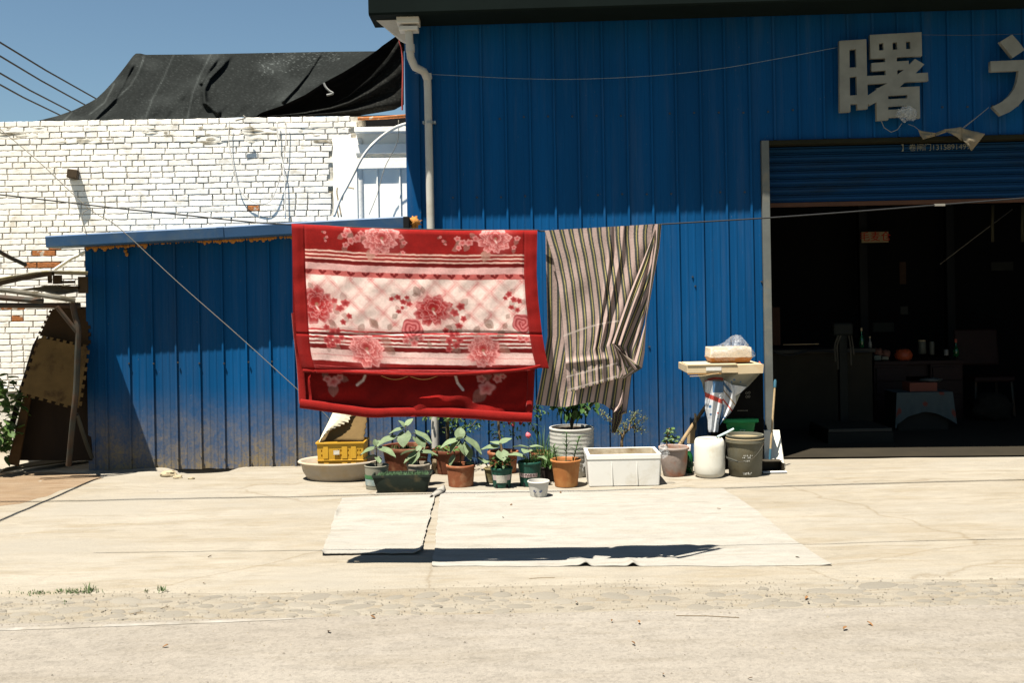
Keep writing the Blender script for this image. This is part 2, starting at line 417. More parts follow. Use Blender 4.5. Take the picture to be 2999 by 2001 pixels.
# corner flashing (folded sheet, rounded)
mb = MB(); rows = []
for z in np.linspace(-.03, ZE + .25, 8):
    row = []
    for k in range(9):
        an = math.pi / 2 * k / 8
        row.append(FW(XL + .05 - .05 * math.sin(math.pi / 2 - an) if 0 else XL + .045 - .045 * math.cos(an), -.045 + .062 * math.sin(an) , z))
    row.append(FW(XL + .13, .021, z)); row.append(FW(XL + .13, .0, z)); row.insert(0, FW(XL, -1.3, z))
    rows.append(row)
grid(mb, rows); mb.build('corner_flashing', MAT['blue'], parent=ware, world=True, smooth=True)
# side, back, roof shell
mb = MB()
def wl(p, q, z0, z1, th=.05):
    p = Vector(p); q = Vector(q); d = (q - p).normalized(); n = Vector((-d.y, d.x)) * th / 2
    mb.hexa([(p.x - n.x, p.y - n.y, z0), (q.x - n.x, q.y - n.y, z0), (q.x + n.x, q.y + n.y, z0), (p.x + n.x, p.y + n.y, z0),
             (p.x - n.x, p.y - n.y, z1), (q.x - n.x, q.y - n.y, z1), (q.x + n.x, q.y + n.y, z1), (p.x + n.x, p.y + n.y, z1)])
wl((XL + .05, FY(XL) + 1.3), (XL + .05, 15), -.05, ZE + .2)
mb.build('side_wall', MAT['blue'], parent=ware, world=True)
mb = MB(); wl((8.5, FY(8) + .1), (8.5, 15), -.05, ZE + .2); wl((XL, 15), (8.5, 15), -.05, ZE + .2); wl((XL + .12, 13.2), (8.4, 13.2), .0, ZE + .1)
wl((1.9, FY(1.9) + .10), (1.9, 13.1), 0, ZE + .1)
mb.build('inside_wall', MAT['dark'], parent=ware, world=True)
EO = .46; x0_r = W(1085, 30, EO).x
mb = MB(); mb.hexa([FW(x0_r, .40, ZE + .26), FW(9, .40, ZE + .26), (9, 15.2, ZE + .95), (x0_r, 15.2, ZE + .95),
                    FW(x0_r, .40, ZE + .30), FW(9, .40, ZE + .30), (9, 15.2, ZE + .99), (x0_r, 15.2, ZE + .99)])
mb.build('roof', MAT['darkgutter'], parent=ware, world=True)
mb = MB(); mb.box((4.9, 11.05, .002), (6.3, 4.3, .02), 0)
fl = MB(); rows = [[(lerp(1.95, 8.4, j / 20), lerp(FY(lerp(1.95, 8.4, j / 20)) + .09, 13.15, i / 20), .018) for j in range(21)] for i in range(21)]  # starts near the sill so its dark edge stands for the shade line
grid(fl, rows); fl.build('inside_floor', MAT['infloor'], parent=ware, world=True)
# eave gutter
mb = MB(); x0, x1 = W(1079, 40, EO).x, 9.0
prof = [(.02, ZE + .24), (.02, ZE + .06), (.05, ZE), (EO - .015, ZE), (EO, ZE + .015), (EO + .01, ZE + .25), (EO - .01, ZE + .25), (EO - .02, ZE + .03), (.06, ZE + .02), (.035, ZE + .24)]
vs = [FW(x0, o, z) for o, z in prof] + [FW(x1, o, z) for o, z in prof]; n = len(prof)
mb.add(vs, [(i, (i + 1) % n, n + (i + 1) % n, n + i) for i in range(n)] + [(0, 1, 2, 3, 4, 5)[::-1], tuple(n + k for k in range(6))])
mb.build('eave_gutter', MAT['darkgutter'], parent=ware, world=True)
mb = MB(); mb.add([FW(XL - .2, .3, ZE - .005), FW(XL + .06, .3, ZE - .005), FW(XL + .06, .02, ZE - .16), FW(XL - .02, .02, ZE - .12)], [(0, 1, 2, 3)])
mb.build('soffit_plate', MAT['pvc'], parent=ware, world=True, solid=.004)
# downpipe with hopper, offset bends and brackets
def pp(px, py, off=.075): return W(px, py, off)
dp = MB(); Hc = pp(1198, 100, .30)
path = [pp(1197, 78, .30), pp(1198, 100, .30), pp(1201, 150, .28), pp(1203, 168, .27)]
for k in range(1, 5): path.append(pp(lerp(1203, 1215, k / 4), 168 + k * 7, .26 - k * .01))
path += [pp(1232, 204, .17), pp(1240, 208, .14)]
for k in range(1, 5): path.append(pp(1243 + k * 2.2, 210 + k * 6, .13 - k * .012))
path += [pp(1253, 268), pp(1259, 560), pp(1266, 900), pp(1274, 1250), pp(1276, 1352)]
dp.tube(path, .0335, 14); 
dpo = dp.build('downpipe', MAT['pvc'], parent=ware, world=True, smooth=True)
for (a, b) in (((1201, 130, .28), (1202, 152, .28)), ((1251, 215, .08), (1253, 232, .075))):
    MB().tube([pp(*a), pp(*b)], .039, 14).build('pipe_socket', MAT['pvc'], parent=dpo, world=True, smooth=True)
h0 = W(1161, 40, .36); h1 = W(1226, 40, .36); hw = h1.x - h0.x; hc = (h0 + h1) / 2
hp = MB(); zt, zb = W(1190, 38, .36).z, W(1190, 84, .36).z
hp.box((hc.x, hc.y + .07, (zt + zb) / 2 + .03), (hw, .16, (zt - zb) * .72)); hp.box((hc.x + .003, hc.y + .07, zb + .012), (hw * .86, .13, .035))
for k in (-1, 0, 1): hp.box((hc.x + k * hw * .3, hc.y - .012, zt - .022), (.008, .01, .028))
hp.build('rain_hopper', M('bright_pvc', (.52, .49, .43), .5, .06, 4), parent=dpo, world=True, bevel=.008)
br = MB(); b0 = pp(1257, 358)
br.tube([b0 + Vector((-.055, .0, 0)), b0 + Vector((.055, 0, 0))], .012, 8); br.tube([b0 + Vector((0, 0, -.012)), b0 + Vector((0, 0, .012))], .037, 14)
for k in (-1, 1): br.box((b0.x + k * .05, b0.y + .02, b0.z), (.014, .08, .02))
br.build('pipe_bracket', M('galvanised_clip', (.22, .24, .24), .4, .2), parent=dpo, world=True)
rm = MB()                                                   # scuffs of tape on the pipe
# fastener heads
sb = MB(); rnd = random.Random(5)
for z0 in (W(1500, 345).z, 1.02, 2.35):
    x = XL + .2
    while x < 6.2:
        z = z0 + rnd.uniform(-.006, .006)
        if (x < XD - .03 or z > ZH + .04) and rnd.random() < .9:
            sb.lathe([(.009, 0), (.009, .004), (.004, .007)], 8, (0, 0, 0)) if 0 else sb.box(FW(x, .005, z), (.013, .012, .013), rz=.3)
        x += PITCH
for x in (XL + .8, XL + 1.66, XL + 2.5, XL + 3.1):
    for z in (1.55, 1.5, .72): sb.box(FW(x + rnd.uniform(-.02, .02), .006, z + rnd.uniform(-.1, .1)), (.012, .012, .012), rz=.5)
sb.build('fastener', M('dull_screw', (.05, .05, .045), .5, .3), parent=ware, world=True, kind='stuff')
# door frame, header and shutter
mb = MB(); jz = ZH + .0
mb.box(((FW(XD + .035, 0, 0)[0]), FY(XD) - .02 + .06, jz / 2), (.065, .16, jz)); mb.build('door_jamb', MAT['greypaint'], parent=ware, world=True, bevel=.004)
mb = MB(); mb.hexa([FW(XD + .07, .035, ZH - .038), FW(DOOR_R, .035, ZH - .038), FW(DOOR_R, -.1, ZH - .038), FW(XD + .07, -.1, ZH - .038),
                    FW(XD + .0, .035, ZH), FW(DOOR_R, .035, ZH), FW(DOOR_R, -.1, ZH), FW(XD + .0, -.1, ZH)])
mb.build('door_header', M('dark_olive_steel', (.013, .012, .005), .7, .3, spec=.1), parent=ware, world=True, bevel=.004)
mb = MB(); zs_b = W(2500, 602, -.14).z
mshut = M('dark_blue_shutter', (.005, .032, .085), .6, .2, 2, .05, 30, stretch=(.2, 1, 1), world=True, spec=.06, col2=(.012, .015, .012), mixs=3, lo=.5, hi=.75)
nsl = 7; sh = (ZH - .034 - zs_b - .035) / nsl
def slat(z0, h, x0, x1):
    m_ = MB(); prof = [(0, 0), (.10, .012), (.22, .004), (.30, .004), (.38, .014), (.62, .014), (.70, .004), (.78, .004), (.9, .012), (1.0, 0)]
    rows = []
    for f, p in prof: rows.append([FW(lerp(x0, x1, j / 4), -.15 + p * 1.3, z0 + f * h * .96) for j in range(5)])
    grid(m_, rows); return m_
for k in range(nsl): slat(zs_b + .035 + k * sh, sh, XD + .06, DOOR_R).build('shutter_slat', mshut, parent=ware, world=True, solid=.002)
mb = MB(); mb.hexa([FW(XD + .06, -.125, zs_b), FW(DOOR_R, -.125, zs_b), FW(DOOR_R, -.175, zs_b), FW(XD + .06, -.175, zs_b),
                    FW(XD + .06, -.125, zs_b + .035), FW(DOOR_R, -.125, zs_b + .035), FW(DOOR_R, -.175, zs_b + .035), FW(XD + .06, -.175, zs_b + .035)])
mb.build('shutter_bottom_bar', M('brown_primer', (.06, .025, .012), .7, .3), parent=ware, world=True)
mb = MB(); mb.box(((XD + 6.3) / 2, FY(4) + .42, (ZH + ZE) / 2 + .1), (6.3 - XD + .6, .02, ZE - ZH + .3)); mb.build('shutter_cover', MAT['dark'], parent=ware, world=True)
# text on the shutter
def text(body, loc, size, mat, parent, rz=0.0, ext=.0005, name='lettering', skew=0, sx=1.0, tilt=90):
    c = bpy.data.curves.new(name, 'FONT'); c.body = body; c.size = size; c.extrude = ext; c.align_x = 'CENTER'; c.align_y = 'CENTER'; c.space_character = sx
    o = bpy.data.objects.new(name, c); COL.objects.link(o); dg = bpy.context.evaluated_depsgraph_get()
    me = bpy.data.meshes.new_from_object(o.evaluated_get(dg)); bpy.data.objects.remove(o)
    me.materials.clear(); me.materials.append(mat)
    o = bpy.data.objects.new(name, me); COL.objects.link(o); o.rotation_euler = (rad(tilt), 0, rz)
    if parent is not None: o.parent = parent; o.location = Vector(loc) - ORG[parent]
    else: o.location = loc
    return o
tp = W(2745, 432, -.12)
text('】卷闸门13158914998', tp + Vector((0, -.004, .0)), .066, M('pale_stencil', (.17, .17, .14), .8, .3, 40), ware, rz=math.atan(FK), name='phone_lettering')['kind'] = 'stuff'
# steel posts, tubes and hanging things seen deep inside
# ---------------------------------------------------------------- sign letters
def cpt(x, y): return (2220 + x / 2.4506, y / 2.4506)
def letter(name, outer, holes, off, label):
    c = bpy.data.curves.new(name, 'CURVE'); c.dimensions = '2D'; c.fill_mode = 'BOTH'; c.extrude = .022
    o0 = W(*cpt(*outer[0]), off)
    def loc2(p):
        w = W(*cpt(*p), off); return ((w.x - o0.x) / math.cos(math.atan(FK)), w.z - o0.z)
    for pl in [outer] + holes:
        sp = c.splines.new('POLY'); sp.points.add(len(pl) - 1); sp.use_cyclic_u = True
        for q, p in zip(sp.points, pl): q.co = (*loc2(p), 0, 1)
    o = bpy.data.objects.new(name, c); COL.objects.link(o); dg = bpy.context.evaluated_depsgraph_get()
    me = bpy.data.meshes.new_from_object(o.evaluated_get(dg)); bpy.data.objects.remove(o)
    me.materials.clear(); me.materials.append(m_letter)
    th = thing('sign_letter', o0, label, 'sign', 'big letters on the blue wall')
    o = bpy.data.objects.new('letter_body', me); COL.objects.link(o); o.parent = th; o.rotation_euler = (rad(90), 0, math.atan(FK))
    return th
m_letter = M('weathered_grey_white_letter', (.175, .170, .142), .8, .32, 4, .05, 40)
out = [(578, 296), (772, 284), (777, 547), (912, 541), (910, 508), (810, 514), (808, 455), (908, 448), (908, 420), (803, 424), (797, 253), (1167, 233), (1171, 404), (990, 413), (990, 443), (1075, 438), (1077, 468), (1120, 425), (1188, 464), (1125, 528), (1213, 523), (1216, 583), (1050, 592), (1010, 628), (1153, 622), (1157, 850), (1070, 854), (1070, 838), (930, 845), (930, 862), (848, 868), (845, 735), (797, 760), (783, 745), (781, 783), (708, 788), (707, 748), (658, 750), (658, 805), (583, 808)]
holes = [[(651, 358), (699, 355), (701, 485), (652, 488)], [(653, 555), (703, 551), (705, 684), (655, 688)], [(862, 314), (894, 312), (895, 363), (863, 365)], [(960, 307), (992, 305), (993, 358), (961, 360)], [(1056, 302), (1086, 300), (1088, 353), (1057, 355)],
         [(994, 505), (1042, 502), (994, 538)], [(780, 607), (922, 599), (860, 632), (845, 633), (845, 645), (782, 688)], [(928, 690), (1065, 683), (1066, 707), (928, 714)], [(928, 768), (1066, 760), (1067, 782), (928, 790)]]
lt1 = letter('sign_letter', out, holes, .10, 'complete grey-white Chinese letter with plastic bag snagged on its lower corner')
out2 = [(1660, 442), (2230, 418), (2233, 500), (1985, 509), (1975, 580), (1950, 640), (1920, 690), (1860, 760), (1800, 805), (1735, 833), (1672, 768), (1740, 735), (1795, 690), (1830, 640), (1850, 590), (1862, 510), (1663, 517)]
lt2 = letter('sign_letter', out2, [], .10, 'grey-white Chinese letter cut off by the right edge, dot above a sweeping stroke')
# its dot stroke
c_ = MB(); q = [W(*cpt(*p), .10) for p in ((1728, 303), (1815, 250), (1860, 300), (1905, 360), (1820, 418))]
vs = [(p.x, p.y - .022, p.z) for p in q] + [(p.x, p.y + .022, p.z) for p in q]; n = 5
c_.add(vs, [tuple(range(5)), tuple(range(9, 4, -1))] + [(i, 5 + i, 5 + (i + 1) % 5, (i + 1) % 5) for i in range(5)])
c_.build('dot_stroke', m_letter, parent=lt2, world=True)
for p in ((600, 420), (600, 715), (1150, 300), (1000, 640)):
    w = W(*cpt(*p), .05); MB().tube([w + Vector((0, -.04, 0)), w + Vector((0, .05, 0))], .006, 6).build('stand_off', MAT['rust'], parent=lt1, world=True)
# snagged rag and strings
m_rag = M('dirty_cream_rag', (.22, .18, .12), .9, .3, 6, .3, 40, sss=.2)
rag = thing('rag', W(2700, 400, .14), 'torn cream rag tied in strings between the two big letters', 'rag')
def quadpatch(A, B, C, D, n, m, disp):
    rows = []
    for i in range(n + 1):
        r = []
        for j in range(m + 1):
            u, v = j / m, i / n
            p = A.lerp(B, u).lerp(D.lerp(C, u), v); r.append(p + Vector((0, disp(u, v), 0)))
        rows.append(r)
    return rows
mb = MB(); dsp = lambda u, v: .012 * math.sin(u * 5 + v * 3) + .012 * noise.noise(Vector((u * 4, v * 4, 1)))
c1 = lambda x, y, o=.14: W(*cpt(x, y), o)
grid(mb, quadpatch(c1(1150, 930), c1(1270, 955), c1(1275, 975), c1(1185, 1000), 8, 8, dsp))
grid(mb, quadpatch(c1(1270, 955), c1(1345, 925), c1(1360, 945), c1(1275, 975), 8, 8, dsp))
grid(mb, quadpatch(c1(1345, 925), c1(1455, 912), c1(1470, 1010), c1(1365, 950), 8, 8, dsp))
grid(mb, quadpatch(c1(1455, 912), c1(1625, 962), c1(1538, 1082), c1(1470, 1010), 10, 10, dsp))
mb.build('cloth', m_rag, parent=rag, world=True, smooth=True, sharp=0, solid=.002)
for L in ([(1080, 890), (1120, 905), (1155, 932)], [(1470, 915), (1570, 840), (1655, 770)], [(1480, 915), (1560, 850), (1650, 775)]):
    MB().tube([c1(*p) for p in L], .002, 5).build('string', MAT['cord'], parent=rag, world=True)
m_film = bpy.data.materials.new('clear_plastic_film'); m_film.use_nodes = True; t_ = m_film.node_tree; b_ = t_.nodes['Principled BSDF']
b_.inputs['Base Color'].default_value = (.50, .51, .51, 1); b_.inputs['Roughness'].default_value = .22; b_.inputs['Alpha'].default_value = .45
co_ = nn(t_, 'TexCoord').outputs['Object']; bm_ = nn(t_, 'Bump'); bm_.inputs['Strength'].default_value = .9; bm_.inputs['Distance'].default_value = .02
t_.links.new(noise_n(t_, co_, 22, 4, .6, 1.0), bm_.inputs['Height']); t_.links.new(bm_.outputs[0], b_.inputs['Normal'])
al = ramp(t_, noise_n(t_, co_, 30, 5, .7, 1.5), [(.42, .08), (.58, .26), (.74, .7)]); t_.links.new(al, b_.inputs['Alpha'])
def crumple(c, r, seed, n=18, m=26, amp=.35, squash=(1, 1, 1), flat=True):
    mb = MB(); rows = []
    for i in range(n + 1):
        th = math.pi * (.02 + .96 * i / n); row = []
        for j in range(m):
            ph = 2 * math.pi * j / m; d = Vector((math.sin(th) * math.cos(ph), math.sin(th) * math.sin(ph), math.cos(th)))
            k = 1 + amp * noise.noise(d * 2.1 + Vector((seed, 0, 0))) + amp * .5 * noise.noise(d * 5.5 + Vector((0, seed, 0)))
            q = Vector((d.x * r * k * squash[0], d.y * r * k * squash[1], d.z * r * k * squash[2]))
            row.append(Vector(c) + q)
        rows.append(row)
    grid(mb, rows, wrap=True); return mb
gr = MB(); rnd = random.Random(71)
for k in range(2800):
    if k < 1900: y = 4.6 + rnd.random() * .62; x = rnd.uniform(-3.0, 3.0)
    elif k < 2300: y = rnd.uniform(3.85, 4.7); x = rnd.uniform(-2.6, 2.6)
    else: y = rnd.uniform(5.2, 8.6); x = rnd.uniform(-.56, .56) * y
    if abs(x) > y * .56: continue
    r = rnd.uniform(.0018, .0055) * (1.0 if k < 2300 else .8) * (1.9 if rnd.random() < .06 else 1)
    a = rnd.uniform(0, 6.28); z = gz(x, y) + .001
    vs = [(x + r * math.cos(a + q * 1.5708) * rnd.uniform(.7, 1.3), y + r * math.sin(a + q * 1.5708) * rnd.uniform(.7, 1.3), z - .001) for q in range(4)] + [(x, y, z + r * rnd.uniform(.4, .9))]
    gr.add(vs, [(0, 1, 4), (1, 2, 4), (2, 3, 4), (3, 0, 4)], 0 if rnd.random() < .6 else 1)
gr.build('gravel', [M('grit_pale', (.19, .165, .125), .95, .3, 30), M('grit_grey', (.14, .122, .10), .95, .3, 30)], kind='stuff')
bag1 = tag(crumple(W(*cpt(1065, 815), .17), .085, 3, squash=(1, .4, .75)).build('plastic_bag', m_film, smooth=True, sharp=0), 'torn clear plastic bag snagged on the foot of the big letter', 'plastic bag')
mb = MB()
mb.tube([c1(885, 868, .11), c1(905, 915, .11), c1(955, 948, .11), c1(1000, 930, .11), c1(1032, 885, .11)], .003, 5)
tag(mb.build('string', MAT['cord']), 'loop of string drooping under the complete Chinese letter', 'string')
# ---------------------------------------------------------------- cords along the facade
def cord(name, pts, r, mat, label, cat, n=6):
    mb = MB(); mb.tube(pts, r, n); return tag(mb.build(name, mat, smooth=True, sharp=0), label, cat)
def smooth_path(pts, k=8):
    pts = [Vector(p) for p in pts]; out = []
    for i in range(len(pts) - 1):
        p0, p1, p2, p3 = pts[max(i - 1, 0)], pts[i], pts[i + 1], pts[min(i + 2, len(pts) - 1)]
        for q in range(k):
            t = q / k
            out.append(.5 * ((2 * p1) + (p2 - p0) * t + (2 * p0 - 5 * p1 + 4 * p2 - p3) * t * t + (3 * p1 - p0 - 3 * p2 + p3) * t ** 3))
    return out + [pts[-1]]
cord('string', smooth_path([W(a, b, .06) for a, b in VS([(952, 168), (1050, 173), (1200, 180), (1330, 181), (1500, 173), (1650, 157), (1780, 135), (1922, 108)])]), .0028, M('grey_blue_string', (.13, .16, .18), .6, .1), 'thin pale string sagging across the top of the blue facade', 'string')
cord('string', smooth_path([W(a, b, .10) for a, b in VS([(2113, 79), (2230, 80), (2420, 75)])]), .0022, M('grey_string', (.05, .055, .06), .6, .1), 'fine grey string running right from the top of the complete letter', 'string')
# ================================================================ BLUE SHED
SXL = W(262, 1100).x; SXR = XL + .06
shed = thing('shed', FW(SXL, 0, 0), 'low blue corrugated lean-to shed with a dusty sunlit foot', 'shed')
SO = .28
def gut_z(x): return lerp(W(134, 727, .2).z, W(1200, 668, .2).z, (x + 4.15) / (W(1200, 650, .2).x + 4.15))
x = SXL; es = [x]
while es[-1] < SXR - .5: es.append(es[-1] + PITCH * 4)
es[-1] = SXR
for a, b in zip(es, es[1:]):
    corr_panel('wall_panel', a, b, lambda x: -.012 - .018 * ss(-3.0, -3.6, x) + .010 * noise.noise(Vector((x * 9, 0, 0))), lambda x: gut_z(x) + .02, MAT['shedblue'], shed, off=.015, phase=SXL + .15, nz=10)
mb = MB(); mb.hexa([FW(SXL - .012, .022, -.03), FW(SXL + .05, .022, -.03), FW(SXL + .05, .0, -.03), FW(SXL - .012, .0, -.03),
                    FW(SXL - .012, .022, gut_z(SXL)), FW(SXL + .05, .022, gut_z(SXL)), FW(SXL + .05, .0, gut_z(SXL)), FW(SXL - .012, .0, gut_z(SXL))])
mb.build('corner_trim', MAT['shedblue'], parent=shed, world=True)
mb = MB(); wlz = gut_z(SXL)
mb.hexa([(SXL, FY(SXL) - .0, -.03), (SXL + .03, FY(SXL) - .0, -.03), (SXL + .03, 10.05, -.03), (SXL, 10.05, -.03), (SXL, FY(SXL) - .0, wlz), (SXL + .03, FY(SXL) - .0, wlz), (SXL + .03, 10.05, wlz), (SXL, 10.05, wlz)])
mb.build('side_wall', MAT['shedblue'], parent=shed, world=True)
gx0, gx1 = W(134, 700, SO).x, W(1183, 640, SO).x
mb = MB()
def gprof(x, z):
    return [FW(x, -.0, z), FW(x, SO - .02, z - .004), FW(x, SO, z + .004), FW(x, SO + .012, z + .088), FW(x, SO + .004, z + .098), FW(x, SO - .006, z + .094), FW(x, SO - .012, z + .02), FW(x, .01, z + .012)]
rows = []
for k in range(9):
    x = lerp(gx0, gx1, k / 8); rows.append(gprof(x, gut_z(x) + .004 * noise.noise(Vector((x, 0, 0)))))
grid(mb, rows, wrap=True); mb.add(rows[0], [tuple(range(8))[::-1]]); mb.add(rows[-1], [tuple(range(8))])
mb.build('gutter', MAT['bluegutter'], parent=shed, world=True)
mb = MB(); xj = W(645, 680, SO).x
rows = [[Vector(p) + Vector((0, -.004 if i in (2, 3, 4) else 0, 0)) for i, p in enumerate(gprof(xj + d, gut_z(xj + d) + .0))][1:5] for d in (-.03, .03)]
grid(mb, rows); mb.build('gutter_joint', MAT['bluegutter'], parent=shed, world=True, solid=.003)
mb = MB(); mb.add([FW(gx0, SO, gut_z(gx0) + .09), FW(gx1, SO, gut_z(gx1) + .09), (gx1, 10.06, gut_z(gx1) + .12), (gx0, 10.06, gut_z(gx0) + .12)], [(0, 1, 2, 3)])
mb.build('roof', MAT['bluegutter'], parent=shed, world=True, solid=.01)
mb = MB(); xr = gx1 + .03; z = gut_z(gx1)
mb.box(FW(xr - .01, SO - .04, z + .045), (.05, .12, .10)); mb.build('gutter_end_cap', MAT['dark'], parent=shed, world=True, bevel=.005)
fo = crumple(FW(xr + .055, SO - .09, z + .05), .05, 8, 10, 14, .9).build('foam_filler', MAT['foam_rust'], parent=shed, world=True, smooth=True, sharp=0)
# foam drips under the gutter
mb = MB(); rnd = random.Random(11); x = SXL + .02
while x < gx1 + .05:
    big = 1.0 if (x < SXL + .55 or x > SXL + 1.05) else .35
    if rnd.random() < .9:
        r = rnd.uniform(.007, .017) * big; c = FW(x, .045, gut_z(x) - .004 - r * .4)
        mb.lathe([(r * .3, -r * rnd.uniform(.8, 2.2)), (r * .9, -r * .4), (r, r * .2), (r * .6, r)], 7, c, sx=rnd.uniform(1, 2.2), wob=.4)
    x += rnd.uniform(.012, .03)
for px, py in ((368, 735), (368, 722), (372, 745), (365, 712)):
    c = W(px, py, .045); mb.lathe([(.004, -.02), (.016, -.01), (.018, .006), (.008, .016)], 8, c, wob=.5)
mb.build('foam_drip', MAT['foam_rust'], parent=shed, world=True, kind='stuff', smooth=True, sharp=0)
# white strut behind the shed's left end
mb = MB(); rnd = random.Random(2)
for x in np.arange(SXL + .16, SXR, PITCH):
    for z in (.93, .08):
        if rnd.random() < .8: mb.box(FW(x + .012 + rnd.uniform(-.01, .01), .036, z + rnd.uniform(-.01, .01)), (.012, .012, .012), rz=.4)
mb.build('fastener', M('dull_screw', (.05, .045, .035), .5, .3), parent=shed, world=True, kind='stuff')

# ================================================================ WHITEWASHED BRICK WALL
BY = 10.10
BX0, BX1 = -7.0, P(975, 500, BY).x
BT = 3.335; course = .0597
bw = thing('brick_wall', (BX0, BY, 0), 'whitewashed brick wall with a few bare orange bricks under a black net', 'wall')
mb = MB(); mb.hexa([(BX0, BY + .006, -.1), (BX1 + .3, BY + .006, -.1), (BX1 + .3, BY + .3, -.1), (BX0, BY + .3, -.1), (BX0, BY + .006, BT - .01), (BX1 + .3, BY + .006, BT - .01), (BX1 + .3, BY + .3, BT - .01), (BX0, BY + .3, BT - .01)])
mb.build('mortar_bed', MAT['mortar'], parent=bw, world=True)
def brick_mesh(w, h, seed, mat):
    mb = MB(); rnd = random.Random(seed); nx = 6 if w > .15 else 4
    def ring(ins, y):
        pts = []; a, b = w / 2 - ins, h / 2 - ins
        for i in range(nx): pts.append((lerp(-a, a, i / (nx - 1)), -b))
        for i in range(nx): pts.append((lerp(a, -a, i / (nx - 1)), b))
        return [(x + rnd.uniform(-1, 1) * .0028, y + rnd.uniform(-1, 1) * .0003, z + rnd.uniform(-1, 1) * .0024) for x, z in pts]
    R = [ring(-.001, .012), ring(0, -.003), ring(.0035, -.0075)]
    grid(mb, R, wrap=True); n = len(R[0])
    k = nx
    top = R[2]; b0 = len(mb.v) - n
    mb.f += [tuple([b0 + i, b0 + i + 1, b0 + 2 * k - 2 - i, b0 + 2 * k - 1 - i]) for i in range(k - 1)]; mb.m += [0] * (k - 1)
    o = mb.build('seed', mat, smooth=True, sharp=20); me = o.data; bpy.data.objects.remove(o); return me
SWd, HWd = .232, .112
bm_s = [brick_mesh(SWd, course - .0085, k, MAT['brick']) for k in range(7)]; bm_h = [brick_mesh(HWd, course - .0085, 50 + k, MAT['brick']) for k in range(5)]
bo_s = [brick_mesh(SWd, course - .0085, 80 + k, MAT['bare']) for k in range(2)]; bo_h = [brick_mesh(HWd, course - .0085, 90 + k, MAT['bare']) for k in range(2)]
def proj(v):
    a, b = v.x / v.y * FPX, (v.z - EYE) / v.y * FPX
    return CX + a * CR - b * SR, CY - (a * SR + b * CR)
def bare(px, py):
    for x, y, r in ((748, 610, 16), (795, 627, 16), (825, 608, 12), (540, 418, 12), (152, 732, 26), (128, 750, 26), (150, 762, 22), (92, 782, 34), (125, 783, 20), (15, 905, 30), (50, 930, 18), (180, 770, 10)):
        if abs(px - x) < r and abs(py - y) < 9: return True
    return False
rnd = random.Random(4); cand = []
nrow = int((BT - .45) / course)
for r in range(nrow):
    z = BT - course * (r + .5); 
    x = BX0 + (.06 if r % 2 else .0) + rnd.uniform(-.02, .02); k = r * 1
    top = r < 4
    seq = ['s', 'h', 's', 's', 'h'] if r % 2 else ['s', 'h', 'h', 's', 's']
    x -= rnd.uniform(0, .3)
    LIM = BX1 if r > 3 else P(1045, 380, BY).x - .02
    while x < LIM:
        t_ = 's' if rnd.random() < .55 else 'h'
        w = SWd if t_ == 's' else HWd
        if x + w > LIM + .02: 
            if x + HWd > LIM + .05: break
            t_, w = 'h', HWd
        c = Vector((x + w / 2, BY, z + .004 * noise.noise(Vector((x * 1.3, z, 0)))))
        px, py = proj(c)
        if px > -60 and x > BX0:
            # hidden behind the shed's gutter line or lean-to?
            vis = py < lerp(708, 640, (px - 134) / 1060) + 12 or px < 275
            if vis and py < 1150: cand.append((t_, c, px, py, r))
        x += w + rnd.uniform(.0075, .0115)
cand.sort(key=lambda q: (0 if (q[2] > 0 and q[3] < 690) else 1, abs(q[2] - 550) if q[3] < 690 else q[3] + (0 if q[2] > 0 else 999)))
shown = 0; rest = MB(); restm = []
for t_, c, px, py, r in cand:
    b = bare(px, py)
    pool = (bo_s if t_ == 's' else bo_h) if b else (bm_s if t_ == 's' else bm_h)
    me = pool[rnd.randrange(len(pool))]
    dy = rnd.uniform(-.0012, .0012) - (.004 if r < 4 and rnd.random() < .4 else 0); rz = rnd.uniform(-.012, .012) * (3 if r < 4 else 1)
    if shown < 299:
        o = bpy.data.objects.new('brick', me); COL.objects.link(o); o.parent = bw
        o.location = c + Vector((0, dy, 0)) - ORG[bw]; o.rotation_euler = (0, rnd.uniform(-.014, .014) * (2 if r < 4 else 1), rz * .5); shown += 1
    else:
        vs = [Vector(v.co) + c + Vector((0, dy, 0)) for v in me.vertices]
        rest.add(vs, [tuple(p.vertices) for p in me.polygons], 1 if b else 0)
if rest.v: rest.build('brick_rest', [MAT['brick'], MAT['bare']], parent=bw, world=True, kind='stuff', smooth=True, sharp=20)
print('bricks', len(cand))
# smears of mortar on the top courses
mb = MB(); rnd = random.Random(9)
for k in range(70):
    px, py = rnd.uniform(10, 1040), rnd.uniform(372, 418)
    c = P(px, py, BY - .009); w, h = rnd.uniform(.03, .16), rnd.uniform(.008, .03)
    vs = []; n = 12
    for q in range(n):
        a = 2 * math.pi * q / n; f = 1 + .5 * noise.noise(Vector((math.cos(a) * 1.2, math.sin(a) * 1.2, k)))
        vs.append(c + Vector((math.cos(a) * w * f, .004, math.sin(a) * h * f)))
    mb.add(vs + [c + Vector((0, -.004, 0))], [(n, q, (q + 1) % n) for q in range(n)])
mb.build('mortar_smear', MAT['mortar'], parent=bw, world=True, kind='stuff', smooth=True, sharp=0)
mb = MB(); a = P(974, 405, BY - .018); b = P(1046, 405, BY - .018); zt = a.z
rows = []
for i in range(14):
    row = []
    for j in range(8):
        x = lerp(a.x + .012 * noise.noise(Vector((i * .8, 0, 0))), b.x + .05, j / 7); z = lerp(zt + .01 * noise.noise(Vector((j, 3, 0))), 1.9, i / 13)
        row.append((x, BY - .016 + .002 * noise.noise(Vector((x * 5, z * 5, 0))), z))
    rows.append(row)
grid(mb, rows); mb.build('plaster_strip', MAT['plaster'], parent=bw, world=True, smooth=True, sharp=0, solid=.01)
